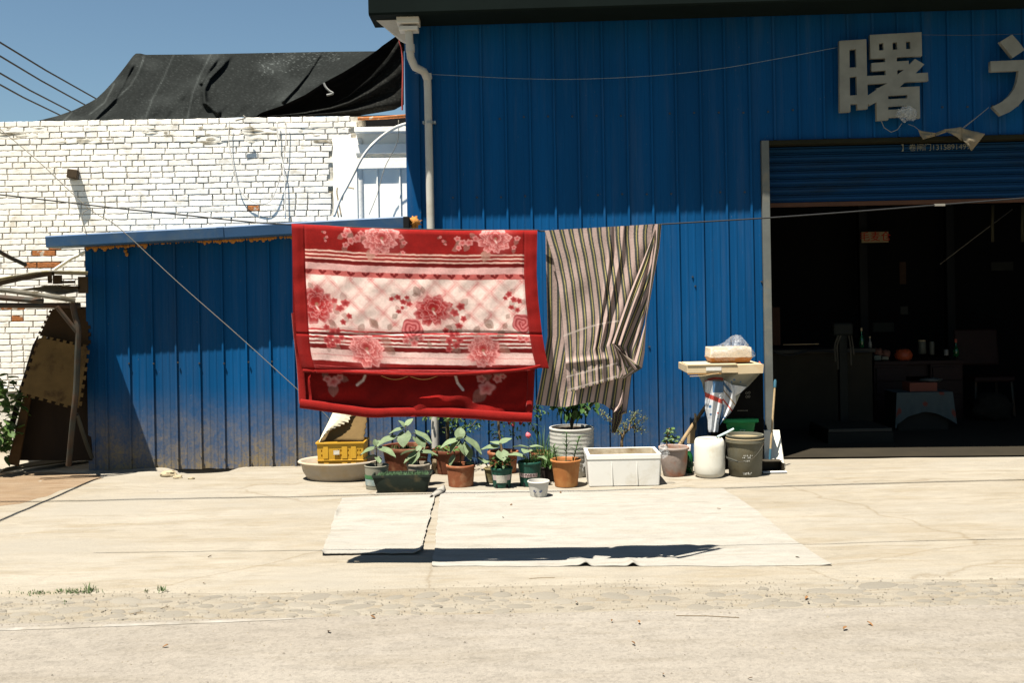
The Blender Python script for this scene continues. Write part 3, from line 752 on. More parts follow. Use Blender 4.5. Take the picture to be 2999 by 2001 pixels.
# stub of wood standing out of the wall
c = P(222, 512, BY); mb = MB(); mb.box((c.x, c.y - .06, c.z), (.10, .13, .085), rz=.25, ry=.12)
mb.build('wood_stub', MAT['wood'], parent=bw, world=True, bevel=.006)

# white plastered gatehouse beside it: cornice, lintel, sheet door
gh = thing('white_doorway', P(1045, 700, BY), 'white plastered doorway with stepped ledges and ribbed sheet door', 'doorway')
xa, xb = P(1038, 400, 10).x, P(1215, 400, 10).x + .5
def ledge(name, y0, y1, front, mat=MAT['plaster'], x0=None, bev=.006):
    mb = MB(); zt, zb = P(1100, y0, front).z, P(1100, y1, front).z
    mb.box(((xa + xb) / 2, (front + BY + .3) / 2, (zt + zb) / 2), (xb - xa, BY + .3 - front, zt - zb)); mb.build(name, mat, parent=gh, world=True, bevel=bev)
ledge('cornice', 371, 386, BY - .11); ledge('upper_wall', 386, 700, BY + .0, bev=0)
ledge('ledge', 421, 449, BY - .055); ledge('lintel', 463, 494, BY - .05)
mb = MB(); za, zb_ = P(1100, 494, BY - .015).z, 1.9; x0 = P(1048, 600, BY).x; x1 = xb; prof = []
x = x0
ribs = [P(px, 600, BY).x for px in (1107, 1173)]
rows = []
for z in (za, zb_):
    row = [(x0, BY - .01, z)]
    for rx in ribs:
        row += [(rx - .012, BY - .01, z), (rx - .004, BY - .028, z), (rx + .006, BY - .028, z), (rx + .010, BY - .006, z), (rx + .018, BY - .01, z)]
    row.append((x1, BY - .01, z)); rows.append(row)
grid(mb, rows); mb.build('sheet_door', MAT['tin'], parent=gh, world=True)
mb = MB(); a = P(1044, 600, BY - .03); mb.box((a.x, BY - .018, (za + zb_) / 2), (.022, .03, za - zb_)); mb.build('door_post', MAT['tin'], parent=gh, world=True)

# wooden rail and dark gap under the net
mb = MB(); mb.tube([P(1048, 347, BY - .03), P(1120, 344, BY - .03), P(1200, 338, BY - .03)], .018, 7)
tag(mb.build('roof_batten', MAT['bare'], smooth=True, sharp=0), 'rusty batten lying along the top of the white doorway', 'batten')
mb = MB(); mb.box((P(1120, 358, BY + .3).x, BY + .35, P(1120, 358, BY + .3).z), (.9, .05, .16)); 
tag(mb.build('gap_shade', MAT['dark']), 'dark sheet put in for the shade of the gap between net and white cornice', 'board')  # dark box put in for the shade under the net

# ================================================================ BLACK SHADE NET
tarp = thing('shade_net', P(500, 350, 10.4), 'black shade net draped over the brick wall and tied to the blue facade', 'shade net')
m_net = M('dusty_black_net', (.030, .032, .032), 1, .25, 30, .35, 120, attr='paint', world=True, spec=.0)
TOP = VS([(-40, 292), (0, 289), (45, 284), (90, 276), (130, 266), (170, 252), (205, 235), (222, 225), (240, 208), (262, 184), (285, 155), (305, 128), (312, 122), (322, 122), (335, 125), (450, 124), (600, 121), (760, 118), (862, 117), (872, 110)])
BOT = VS([(-40, 296), (0, 293), (60, 289), (130, 285), (300, 279), (460, 275), (588, 266), (600, 258), (650, 241), (700, 217), (740, 191), (790, 164), (830, 139), (872, 111)])
def seg_d(p, a, b):
    ax, ay = b[0] - a[0], b[1] - a[1]; t = max(0, min(1, ((p[0] - a[0]) * ax + (p[1] - a[1]) * ay) / (ax * ax + ay * ay)))
    return math.hypot(p[0] - a[0] - t * ax, p[1] - a[1] - t * ay), t
SEAMS = [VS(l) for l in ([(332, 126), (318, 165), (300, 195), (262, 232), (215, 276)], [(398, 126), (375, 180), (350, 225), (335, 268)], [(485, 122), (460, 170), (442, 215), (430, 272)], [(262, 192), (240, 235), (205, 262)], [(165, 258), (140, 282)])]
FOLDS = [(VS([(530, 124), (510, 150), (480, 180), (468, 205), (470, 235), (500, 258)]), 7, .16), (VS([(505, 124), (480, 158), (462, 190)]), 6, .13), (VS([(300, 150), (285, 185), (262, 225), (215, 270)]), 9, .15),
         (VS([(735, 124), (705, 170), (680, 200), (650, 232)]), 4, .09), (VS([(800, 124), (775, 160), (740, 190)]), 7, .07), (VS([(455, 127), (448, 150), (456, 158), (466, 128)]), 4, .03),
         (VS([(430, 268), (410, 230), (420, 200)]), 14, .04), (VS([(350, 262), (400, 225), (470, 212)]), 10, .03), (VS([(620, 250), (560, 235), (500, 245)]), 12, .03)]
def polyd(p, L): return min(seg_d(p, a, b)[0] for a, b in zip(L, L[1:]))
NXT, NYT = 330, 70; rows = []; cols = []
x0, x1 = -50, 872 * 1.27617
for i in range(NYT + 1):
    row = []
    for j in range(NXT + 1):
        px = lerp(x0, x1, j / NXT); t = i / NYT
        yt, yb = interp(TOP, px), interp(BOT, px); py = lerp(yt, yb, t)
        Dt = 11.5 - .9 * ss(400, 40, px); Db = lerp(10.15, 10.45, ss(740, 900, px)) 
        D = lerp(Dt, Db, t ** .9)
        d = 0; shade = 1.0
        env = min(1, t * 8) 
        for L, w, a in FOLDS:
            q = polyd((px, py), L); d += a * math.exp(-(q / w) ** 2)
        for L in SEAMS:
            q = polyd((px, py), L); d += .012 * math.exp(-(q / 5) ** 2); shade += 1.0 * math.exp(-(q / 2.2) ** 2)
        d += .06 * noise.noise(Vector((px * .012 + py * .01, py * .012, 0))) + .035 * noise.noise(Vector((px * .035 + py * .028, py * .016, 3))) + .012 * noise.noise(Vector((px * .10 + py * .07, py * .03, 6)))
        # thin bulge
        nz = noise.noise(Vector((px * .009, py * .018, 8)))
        dust = max(0, nz) * 1.6 + max(0, noise.noise(Vector((px * .5, py * .5, 2))) - .2) * (9 if 760 < px < 1000 and t < .4 else 2)
        c = .0125 * shade * (1 + dust * 1.0)
        row.append(P(px, py, D - d * env)); cols.append((c, c * 1.10, c * 1.05))
    rows.append(row)
mb = MB(); grid(mb, rows); mb.build('net_sheet', m_net, parent=tarp, world=True, smooth=True, sharp=0, cols=np.array(cols))
# front piece hanging from the facade corner
CT = VS([(585, 266), (640, 264), (700, 257), (760, 240), (800, 219), (850, 176), (890, 130), (915, 92), (927, 74)])
CB = VS([(585, 269), (640, 269), (700, 267), (820, 266), (870, 258), (905, 252), (927, 240)])
rows = []; cols = []; NX2, NY2 = 150, 50
for i in range(NY2 + 1):
    row = []
    for j in range(NX2 + 1):
        px = lerp(585 * 1.27617, 927 * 1.27617, j / NX2); t = i / NY2
        yt, yb = interp(CT, px), interp(CB, px); py = lerp(yt, yb, t)
        D = 10.22
        f = .05 * math.sin(t * 15 - (px - 700) * .012) * ss(760, 950, px) * (1 - .6 * ss(1100, 1183, px)) + .03 * math.exp(-((t - .08) / .08) ** 2)
        c = .0105 * (1 + 3.5 * max(0, noise.noise(Vector((px * .35, py * .35, 4))) - .1))
        row.append(P(px, py, D - min(f, .05) * .8)); cols.append((c, c * 1.02, c * .93))
    rows.append(row)
mb = MB(); grid(mb, rows); mb.build('hanging_corner', m_net, parent=tarp, world=True, smooth=True, sharp=0, cols=np.array(cols))
# black sheet put into the gap for the net's shaded underside
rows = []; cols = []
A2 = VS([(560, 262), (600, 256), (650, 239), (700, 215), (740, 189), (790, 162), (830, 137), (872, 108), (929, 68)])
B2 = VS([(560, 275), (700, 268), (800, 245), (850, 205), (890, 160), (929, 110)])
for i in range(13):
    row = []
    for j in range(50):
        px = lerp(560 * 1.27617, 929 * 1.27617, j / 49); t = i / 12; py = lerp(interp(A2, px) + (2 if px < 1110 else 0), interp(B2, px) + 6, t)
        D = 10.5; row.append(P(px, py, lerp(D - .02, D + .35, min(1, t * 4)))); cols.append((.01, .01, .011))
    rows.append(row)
mb = MB(); grid(mb, rows); mb.build('underside_shade', m_net, parent=tarp, world=True, smooth=True, sharp=0, cols=np.array(cols))
# knot with pale tie, red strap at the corner
mb = MB(); mb.tube(smooth_path([P(*VS([p])[0], 10.35) for p in ((743, 190), (748, 200), (756, 208), (764, 214), (750, 218))]), [.012] * 4 * 8 + [.012], 6)
mb.build('grey_tie', M('pale_tie', (.2, .2, .19), .8, .2), parent=tarp, world=True, smooth=True)
mb = MB(); L = [P(1175, 96, 10.12), P(1170, 120, 10.12), P(1177, 145, 10.12), P(1180, 200, 10.12), P(1179, 260, 10.12), P(1178, 322, 10.12)]
mb.tube(smooth_path(L, 4), .009, 5); mb.build('red_strap', M('red_strap', (.30, .05, .04), .8, .3, 30), parent=tarp, world=True)
mb = MB(); mb.tube(smooth_path([P(*q, 10.0) for q in ((712, 338), (718, 345), (700, 350), (690, 353))], 4), .008, 5); mb.build('grey_tie', MAT['cord'], parent=tarp, world=True)

# ================================================================ OVERHEAD WIRES
wl_ = ['topmost of the four black wires rising out of the picture beside the net', 'second of the four black wires from the top, beside the net', 'third of the four black wires from the top, beside the net', 'lowest of the four black wires ending at the net foot']
for k, (a, b) in enumerate((((-60, 60), (222, 227)), ((-60, 92), (200, 243)), ((-60, 133), (160, 254)), ((-60, 161), (134, 262)))):
    a, b = VS([a])[0], VS([b])[0]; p, q = P(*a, 12.0), P(*b, 17.0)
    e = q + (q - p) * .5
    cord('utility_wire', [p + (p - q) * .5, p, (p + q) / 2 + Vector((0, 0, -.02)), q, e], .012, MAT['wire'], wl_[k], 'wire')
    # supported off to both sides by poles out of view
# cable high over the forecourt, above the picture: its shadow crosses the concrete
s0, s1 = G(100, 1471), G(2999, 1409)
up = lambda s, z: Vector((s.x - SHX * z, s.y - SHY * z, z))
a_, b_ = up(s0, 5.6), up(s1, 5.6); dv = b_ - a_
cord('overhead_cable', smooth_path([a_ - dv * 1.2 + Vector((0, 0, .5)), a_, (a_ + b_) / 2 + Vector((0, -.02, -.07)), b_, b_ + dv * 1.2 + Vector((0, 0, .5))], 10), .014, MAT['wire'], 'black cable strung above the forecourt, casting a thin line of shadow', 'cable')

# ================================================================ LEFT LEAN-TO
lt = thing('lean_to', G(120, 1395), 'rusty pipe frame with a sagging board roof against the blue shed', 'lean-to')
def S3(px, py, D): return P(px, py, D)
cz = lambda x, y: (x / 2.3767, 760 + y / 2.3757)           # crop of the photograph used for this corner
C = lambda x, y, D: P(*cz(x, y), D)
mb = MB(); rows = []
for (x, y) in ((-260, 190), (-120, 150), (0, 133), (120, 110), (250, 88), (370, 80), (480, 83), (612, 88)):
    a = C(x, y, 8.25); b = a + Vector((0, 1.5, .02)); b.x = a.x * 1.185; rows.append([a, a.lerp(b, .33) + Vector((0, 0, -.015)), a.lerp(b, .66), b])
grid(mb, rows); mb.build('roof_sheet', M('mossy_roof_sheet', (.20, .17, .08), .85, .4, 10, .3, 50, col2=(.28, .26, .22), mixs=9), parent=lt, world=True, smooth=True, sharp=0, solid=.012)
mb = MB(); rows = []
for (x, y) in ((-260, 290), (-120, 215), (0, 168), (120, 140), (250, 118), (360, 98)):
    a = C(x, y, 8.28); rows.append([a + Vector((0, 0, .02)), a - Vector((0, 0, .012)), a + Vector((0, .05, -.012)), a + Vector((0, .05, .02))])
grid(mb, rows, wrap=True); mb.build('roof_edge_board', MAT['wood'], parent=lt, world=True)
# underside board and strips
mb = MB(); mb.hexa([C(180, 165, 8.4), C(600, 200, 8.5), C(600, 190, 9.4), C(180, 170, 9.4), C(180, 150, 8.4), C(600, 140, 8.5), C(600, 150, 9.4), C(180, 155, 9.4)])
for x0_, y0_, x1_, y1_, D_ in ((335, 98, 360, 165, 8.45), (370, 110, 430, 170, 8.6), (545, 120, 612, 235, 8.6), (430, 185, 560, 205, 8.6), (380, 150, 520, 165, 8.8), (355, 225, 400, 240, 8.7)):
    a, b = C(x0_, y0_, D_), C(x1_, y1_, D_); MB().box(((a.x + b.x) / 2, D_, (a.z + b.z) / 2), (abs(b.x - a.x), .02, abs(a.z - b.z))).build('batten', MAT['wood'], parent=lt, world=True)
mb = MB(); mb.tube(smooth_path([C(-200, 185, 8.0), C(0, 208, 8.05), (C(120, 225, 8.1)), C(260, 245, 8.15), C(380, 262, 8.2), C(520, 285, 8.3)], 4), .022, 9)
mb.build('front_pipe', M('worn_bright_pipe', (.20, .19, .16), .45, .3, 10, .1, 50, col2=(.07, .055, .03), mixs=4, lo=.4, hi=.6), parent=lt, world=True, smooth=True)
MB().tube([C(-200, 250, 8.1), C(0, 265, 8.15), C(300, 290, 8.2)], .024, 8).build('cross_pipe', MAT['pipe'], parent=lt, world=True, smooth=True); MB().tube([C(-200, 318, 8.3), C(200, 322, 8.35), C(560, 322, 8.45)], .022, 8).build('cross_pipe', MAT['pipe'], parent=lt, world=True, smooth=True)
mb = MB(); mb.tube(smooth_path([C(505, 300, 8.38), C(520, 380, 8.38), C(545, 490, 8.38), C(540, 640, 8.4), C(530, 900, 8.45), C(505, 1150, 8.5), C(478, 1435, 8.58)], 4), .024, 10)
mb.build('post', MAT['pipe'], parent=lt, world=True, smooth=True)
MB().tube([C(395, 330, 8.3), C(540, 510, 8.38)], .019, 9).build('brace', MAT['pipe'], parent=lt, world=True, smooth=True); MB().tube([C(535, 1080, 8.5), C(600, 1280, 8.7), C(640, 1380, 8.8)], .018, 8).build('brace', MAT['pipe'], parent=lt, world=True, smooth=True)
# lower layer of warped sheet bridging pipes
mb = MB(); rows = []
for (x, y) in ((130, 215), (230, 212), (300, 222), (350, 235), (410, 245), (450, 240)):
    a = C(x, y, 8.6); rows.append([a, a + Vector((0, .5, .04))])
grid(mb, rows); mb.build('warped_sheet', M('pale_warped_sheet', (.3, .28, .24), .6, .3), parent=lt, world=True, smooth=True, solid=.008)
# white stick behind
mb = MB(); mb.tube([C(380, 70, 9.3), C(500, -10, 9.3), C(610, -60, 9.2)], .016, 7); tag(mb.build('stick', MAT['white'], smooth=True), 'white stick slanting up behind the lean-to roof to the shed', 'stick')
# leaning boards and puzzle foam mat
def zig_edge(a, b, n, amp, nrm):
    out = []
    for k in range(n):
        f0 = k / n
        for f, s in ((0, 0), (.30, 0), (.24, 1), (.76, 1), (.70, 0)):
            out.append(a.lerp(b, f0 + f / n) + nrm * (amp * s))
    return out
def foam_tile(name, A, B, C_, D_, n, amp, mat, parent=None, th=.012):
    cn = (A + B + C_ + D_) / 4; ring = []
    for p, q in ((A, B), (B, C_), (C_, D_), (D_, A)):
        m = ((p + q) / 2 - cn); d = (q - p).normalized(); m = (m - d * m.dot(d)).normalized()
        ring += zig_edge(p, q, n, amp, m)
    nrm = (B - A).cross(D_ - A).normalized() * th
    N = len(ring); mb = MB(); mb.add(ring + [r + nrm for r in ring], [(i, (i + 1) % N, N + (i + 1) % N, N + i) for i in range(N)])
    core = [A, B, C_, D_]
    for s, flip in ((Vector((0, 0, 0)), 0), (nrm, 1)):
        mb.add([r + s for r in ring], [tuple(range(N)) if not flip else tuple(range(N - 1, -1, -1))])
    return mb
m_foam = M('brown_foam_mat', (.115, .068, .022), .9, .3, 6, .25, 80, col2=(.04, .02, .007), mixs=5, lo=.52, hi=.68)
A, B, C_, D_ = C(285, 545, 8.78), C(608, 615, 8.78), C(545, 1035, 8.68), C(145, 925, 8.68)
mb = foam_tile('foam_mat', A, B, C_, D_, 7, .022, m_foam)
foam1 = tag(mb.build('foam_mat', m_foam), 'brown stained puzzle-edged foam mat leaning under the lean-to', 'foam mat')
def board(name, pts, th, mat, label, cat='board'):
    A, B, C2, D2 = pts; n = (B - A).cross(D2 - A).normalized() * th
    if n.y < 0: n = -n
    mb = MB(); mb.hexa([A, B, C2, D2, A + n, B + n, C2 + n, D2 + n]); return tag(mb.build(name, mat, bevel=.002), label, cat)
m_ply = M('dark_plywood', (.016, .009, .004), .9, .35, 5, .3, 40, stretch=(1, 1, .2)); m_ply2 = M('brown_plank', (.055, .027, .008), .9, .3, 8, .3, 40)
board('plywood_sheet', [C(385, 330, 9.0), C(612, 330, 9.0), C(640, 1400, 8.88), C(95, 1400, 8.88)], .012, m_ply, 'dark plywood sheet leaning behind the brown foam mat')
board('plank', [C(255, 560, 8.9), C(290, 545, 8.9), C(125, 1440, 8.72), C(50, 1425, 8.72)], .018, m_ply2, 'brown plank leaning left of the foam mat, foot on the ground')
board('plank', [C(225, 600, 8.95), C(262, 530, 8.95), C(75, 1230, 8.84), C(38, 1225, 8.84)], .015, m_ply, 'narrow dark plank outermost on the left of the leaning stack')
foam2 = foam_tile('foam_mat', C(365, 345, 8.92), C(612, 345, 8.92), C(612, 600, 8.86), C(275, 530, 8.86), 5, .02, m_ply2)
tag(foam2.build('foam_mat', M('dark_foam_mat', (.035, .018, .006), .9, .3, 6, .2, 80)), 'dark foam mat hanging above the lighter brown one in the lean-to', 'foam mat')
mb = MB(); rows = []
for (x, y, w) in ((5, 1470, .05), (150, 1440, .10), (300, 1420, .10), (450, 1400, .09), (628, 1370, .06)):
    g = G(*cz(x, y + 14), .02); rows.append([g + Vector((0, 0, .004)), g + Vector((0, w * 1.6, .02)), g + Vector((0, w * 3, .004))])
grid(mb, rows); tag(mb.build('base_board', M('muddy_board', (.08, .06, .034), .9, .3, 8, .4, 40), solid=.016), 'muddy bowed board lying on the soil beneath the lean-to', 'board')
# cable running from the lean-to roof out over the camera's left: thick curved shadow
mb_pts = []
for (px, py, z) in ((300, 1396, 1.80), (235, 1425, 1.93), (150, 1462, 2.25), (60, 1500, 2.7), (0, 1525, 3.0), (-120, 1580, 3.4)):
    s = G(px, py); mb_pts.append(up(s, z))
d_ = (mb_pts[-1] - mb_pts[-2]); mb_pts.append(mb_pts[-1] + d_ * 4)
cord('hose', smooth_path(mb_pts, 6), .016, MAT['pipe'], 'dark hose running from the lean-to roof up out of the picture', 'hose')
# leafy plant at the far left
def leaf_mesh(L, Wd, curl=.25, fold=.15, heart=.0, n=6, m=4, wave=.0):
    """a leaf along +X, stalk end at the origin"""
    rows = []
    for i in range(n + 1):
        f = i / n; w = Wd * .5 * (math.sin(math.pi * min(1, f * .93 + .07)) ** (.75 if heart else 1.0)) * (1.25 - .5 * f if heart else 1)
        if i == n: w = Wd * .015
        row = []
        for j in range(m + 1):
            s = j / m * 2 - 1; x = f * L - (heart * L * abs(s) * (1 - f) ** 3); y = s * w
            z = -curl * L * f * f + abs(s) * fold * Wd * .5 + wave * L * math.sin(f * 9 + s * 3) * abs(s)
            row.append((x, y, z))
        rows.append(row)
    return rows
def place_rows(rows, loc, az, pitch, roll=0):
    R = Matrix.Rotation(az, 3, 'Z') @ Matrix.Rotation(-pitch, 3, 'Y') @ Matrix.Rotation(roll, 3, 'X')
    return [[Vector(loc) + R @ Vector(p) for p in r] for r in rows]
def leaf_cloud(mb, c, rx, ry, rz, n, L, Wd, seed, shell=.55, droop=.3, **kw):
    rnd = random.Random(seed)
    for k in range(n):
        while True:
            d = Vector((rnd.uniform(-1, 1), rnd.uniform(-1, 1), rnd.uniform(-1, 1)))
            if d.length <= 1: break
        if noise.noise(d * 2.2 + Vector((seed, 0, 0))) < -.12: continue
        l = L * rnd.uniform(.6, 1.2)
        rows = leaf_mesh(l, Wd * rnd.uniform(.7, 1.2), rnd.uniform(0, .4), rnd.uniform(0, .4), n=3, m=2, **kw)
        p = Vector(c) + Vector((d.x * rx, d.y * ry, d.z * rz))
        grid(mb, place_rows(rows, p, math.atan2(d.y, d.x) + rnd.uniform(-.9, .9), rnd.uniform(-.7, .8) - droop * .5, rnd.uniform(-.5, .5)))
bush = thing('bush', (P(0, 1100, 8.7).x - .12, 8.75, 0), 'leafy green bush at the far left before the brick wall', 'bush')
mb = MB(); o_ = ORG[bush]
leaf_cloud(mb, (o_.x + .02, o_.y, .50), .26, .25, .42, 330, .10, .075, 4)
mb.build('foliage', MAT['leafmid'], parent=bush, world=True, kind='stuff', smooth=True, sharp=0)
mb = MB(); rnd = random.Random(1)
for k in range(6):
    a = Vector((o_.x + rnd.uniform(-.05, .05), o_.y, 0)); mb.tube([a, a + Vector((rnd.uniform(-.1, .1), rnd.uniform(-.1, .1), .4)), a + Vector((rnd.uniform(-.2, .2), 0, .8))], [.008, .006, .003], 5)
mb.build('stem', MAT['stem'], parent=bush, world=True)

# arched white hose and dried vine before the white doorway
cd = lambda x, y, D=9.75: P(960 + x / 4.1267, 320 + y / 4.1263, D)
cord('hose', smooth_path([cd(1010, 165, 9.3), cd(930, 180, 9.4), cd(800, 230, 9.6), cd(640, 340), cd(500, 470), cd(400, 610), (cd(320, 770)), cd(220, 960), cd(150, 1090), cd(75, 1300)], 5), [.016] * 20 + [.013] * 26, MAT['white'], 'white hose arching from the blue corner down across the doorway', 'hose')
for k, (L, lab) in enumerate((([(115, 945), (110, 1010), (130, 1120), (165, 1300)], 'dried pale vine stem left of the white door post'), ([(120, 1130), (110, 1200), (130, 1305)], 'short pale vine stub beside the doorway foot'), ([(320, 960), (240, 945), (205, 980), (170, 1100)], 'dry looping vine at the foot of the arched hose'))):
    cord('vine', smooth_path([cd(*p, 9.95) for p in L], 4), .007, MAT['lightwood'], lab, 'vine')
cord('string', smooth_path([cd(855, 130, 9.9), cd(840, 400, 9.95), cd(690, 700, 9.98), cd(600, 1020, 9.98), cd(500, 1270, 9.98)], 4), .004, MAT['cord'], 'thin string hanging down over the white sheet door', 'string')
# wires on the brick wall
cw = lambda x, y: P(x, y, BY - .045)
cord('cord', smooth_path([cw(672, 350), cw(670, 410), cw(680, 470), cw(700, 550), cw(740, 590), cw(790, 590), cw(820, 520), cw(835, 440), cw(838, 352)], 5), .0045, M('whitewashed_cord', (.5, .47, .42), .9, .1), 'whitewashed cord looping down the brick wall', 'cord')
cord('cord', smooth_path([cw(812, 350), cw(815, 430), cw(832, 500), cw(836, 640)], 5), .006, MAT['brick'], 'whitewashed straight cord right of the loop on bricks', 'cord')
# slanting guy line with knot
gl = smooth_path([P(-40, 345, 8.0), P(110, 470, 8.05), P(262, 612, 8.1), P(345, 664, 8.15), P(520, 826, 8.3), P(700, 985, 8.45), P(870, 1140, 8.6), P(965, 1228, 8.7), P(1005, 1300, 8.75)], 5)
cord('guy_line', gl, .0034, MAT['cord'], 'grey guy line slanting down across the blue shed', 'line')
cord('cord', smooth_path([P(262, 612, 8.1), P(240, 630, 8.1), P(255, 690, 8.1)], 5) , .003, MAT['cord'], 'loose cord end dangling from the knot of the slanting line', 'cord')
# ================================================================ CLOTHES LINE, BLANKET, STRIPED SHEET
DL = 5.36
LINE = [(-120, 562), (0, 570), (300, 605), (560, 632), (753, 652), (860, 658), (1000, 664), (1200, 671), (1400, 674), (1567, 674), (1590, 677), (1760, 668), (1935, 657), (2250, 638), (2600, 612), (3120, 570)]
def lpt(px, d=0.0): return P(px, interp(LINE, px), DL + d)
lp = [lpt(p[0]) for p in LINE]
clothes_line = cord('clothes_line', smooth_path(lp, 4), .0042, MAT['wire'], 'black clothes line crossing the whole picture with bedding on it', 'clothes line')
pg_ = MB(); a = P(2752, 600, DL); pg_.box(a, (.055, .012, .012), rz=0); tag(pg_.build('line_clip', MAT['cord']), 'pale peg on the bare stretch of line before the shutter', 'peg')

# ---- painting the print of the blanket and sunlit patches of its back (colours only)
def srgb(r, g, b): 
    f = lambda c: (c / 255) ** 2.2
    return np.array([f(r), f(g), f(b)])
RED = np.array([.165, .0042, .003]); DRED = np.array([.085, .0025, .002]); CREAM = np.array([.56, .42, .37]); PINK = np.array([.42, .16, .145]); PALE = np.array([.47, .26, .235]); ROSE = np.array([.34, .05, .048])
rs = np.random.RandomState(5)
def nz2(X, Y, s, seed):
    """smooth value noise on a grid"""
    x, y = X / s, Y / s; xi, yi = np.floor(x).astype(int), np.floor(y).astype(int); fx, fy = x - xi, y - yi
    fx, fy = fx * fx * (3 - 2 * fx), fy * fy * (3 - 2 * fy)
    h = lambda a, b: (np.sin(a * 127.1 + b * 311.7 + seed * 74.7) * 43758.5453) % 1.0
    return (h(xi, yi) * (1 - fx) + h(xi + 1, yi) * fx) * (1 - fy) + (h(xi, yi + 1) * (1 - fx) + h(xi + 1, yi + 1) * fx) * fy
def mixa(C, col, a): return C * (1 - a[..., None]) + np.asarray(col) * a[..., None]
def sst(a, b, x): t = np.clip((x - a) / (b - a), 0, 1); return t * t * (3 - 2 * t)
def peony(C, X, Y, cx, cy, R, seed, dark=0.0, squash=.92):
    r_ = np.random.RandomState(seed); dx, dy = X - cx, (Y - cy) / squash
    R = R * 1.10; layers = [(1.0, 8), (.86, 7), (.70, 7), (.52, 5), (.34, 4)]
    C = mixa(C, (.36, .07, .065), np.exp(-(np.hypot(dx, dy) / (R * 1.15)) ** 4) * .45)
    for k, (f, n) in enumerate(layers):
        ox, oy = r_.uniform(-.05, .05) * R, (r_.uniform(-.05, .05) - .05 * k) * R; th = np.arctan2(dy - oy, dx - ox); rr = np.hypot(dx - ox, dy - oy); ph = r_.uniform(0, 6.28)
        pet = np.abs(np.cos((th * n + ph) / 2)) ** .6; bound = R * f * (.70 + .30 * pet) * (1 + .10 * np.sin(th * 2 + ph) + .05 * np.sin(th * 17 + ph * 3))
        q = rr / bound; a = 1 - sst(.96, 1.02, q)
        ph2 = np.abs(np.cos((th * n + ph) / 2))
        tone = np.clip(.05 + 1.0 * q ** 2.6 * (.45 + .55 * ph2) + .12 * np.sin(th * n * 4) * q - dark, 0, 1)
        base = np.array([.19, .008, .008]); tip = np.array([.50, .165, .15]) if not dark else np.array([.40, .085, .08])
        col = base * (1 - tone[..., None]) + tip * tone[..., None]
        edge = sst(.80, .95, q) * (1 - sst(.97, 1.0, q)); col = col + edge[..., None] * np.array([.04, .06, .055])
        C = C * (1 - a[..., None]) + col * a[..., None]
    rr = np.hypot(dx - R * .03, dy + R * .08); C = mixa(C, (.20, .10, .06), (1 - sst(.05, .13, rr / R)) * .8)
    w = (1 - sst(.0, .10, np.abs((dx - dy * .5) / R + .02))) * (1 - sst(.0, .22, np.abs(dy / R - .14))); C = mixa(C, CREAM, w * .8)
    return C
def rose(C, X, Y, cx, cy, R):
    dx, dy = X - cx, Y - cy; rr = np.hypot(dx, dy); th = np.arctan2(dy, dx); q = rr / (R * (1 + .06 * np.sin(th * 5)))
    a = 1 - sst(.95, 1.03, q); sp = np.sin(q * 17 + th * 2 + 1.2 * np.sin(th * 3)); t = np.clip(.45 + .4 * sp + .2 * q, 0, 1)
    col = np.array([.18, .008, .010]) * (1 - t[..., None]) + np.array([.44, .13, .125]) * t[..., None]
    return C * (1 - a[..., None]) + col * a[..., None]
def leafp(C, X, Y, cx, cy, L, ang, col=(.15, .085, .062), a0=.62):
    dx, dy = X - cx, Y - cy; u = (dx * math.cos(ang) + dy * math.sin(ang)) / L; v = (-dx * math.sin(ang) + dy * math.cos(ang)) / L
    w = .32 * np.sin(np.clip(u, 0, 1) * math.pi); a = (1 - sst(-.02, .05, np.abs(v) - w)) * (u > 0) * (u < 1)
    vein = .35 * (1 - sst(.0, .04, np.abs(v))) + .2 * (np.sin((u - np.abs(v)) * 40) > .5)
    c = np.asarray(col)[None, None] * (1 + vein[..., None]); return C * (1 - a[..., None] * a0) + c * a[..., None] * a0
def buds(C, X, Y, pts, seed, pale=False):
    r_ = np.random.RandomState(seed)
    for cx, cy, R in pts:
        C = leafp(C, X, Y, cx, cy, R * 2.4, r_.uniform(0, 6.28), (.18, .10, .08), .5)
    for cx, cy, R in pts:
        R = R * 1.12
        dx, dy = X - cx, Y - cy; rr = np.hypot(dx, dy * 1.15); th = np.arctan2(dy, dx); q = rr / (R * (.88 + .13 * np.cos(th * 5 + r_.uniform(0, 6)) + .07 * np.cos(th * 2 + r_.uniform(0, 6))))
        a = 1 - sst(.72, 1.1, q); t = np.clip(q, 0, 1) ** 1.3
        c0, c1 = ((.30, .03, .03), (.50, .22, .20)) if pale else ((.17, .006, .008), (.38, .075, .07))
        col = np.array(c0) * (1 - t[..., None]) + np.array(c1) * t[..., None]; C = C * (1 - a[..., None]) + col * a[..., None]
    return C
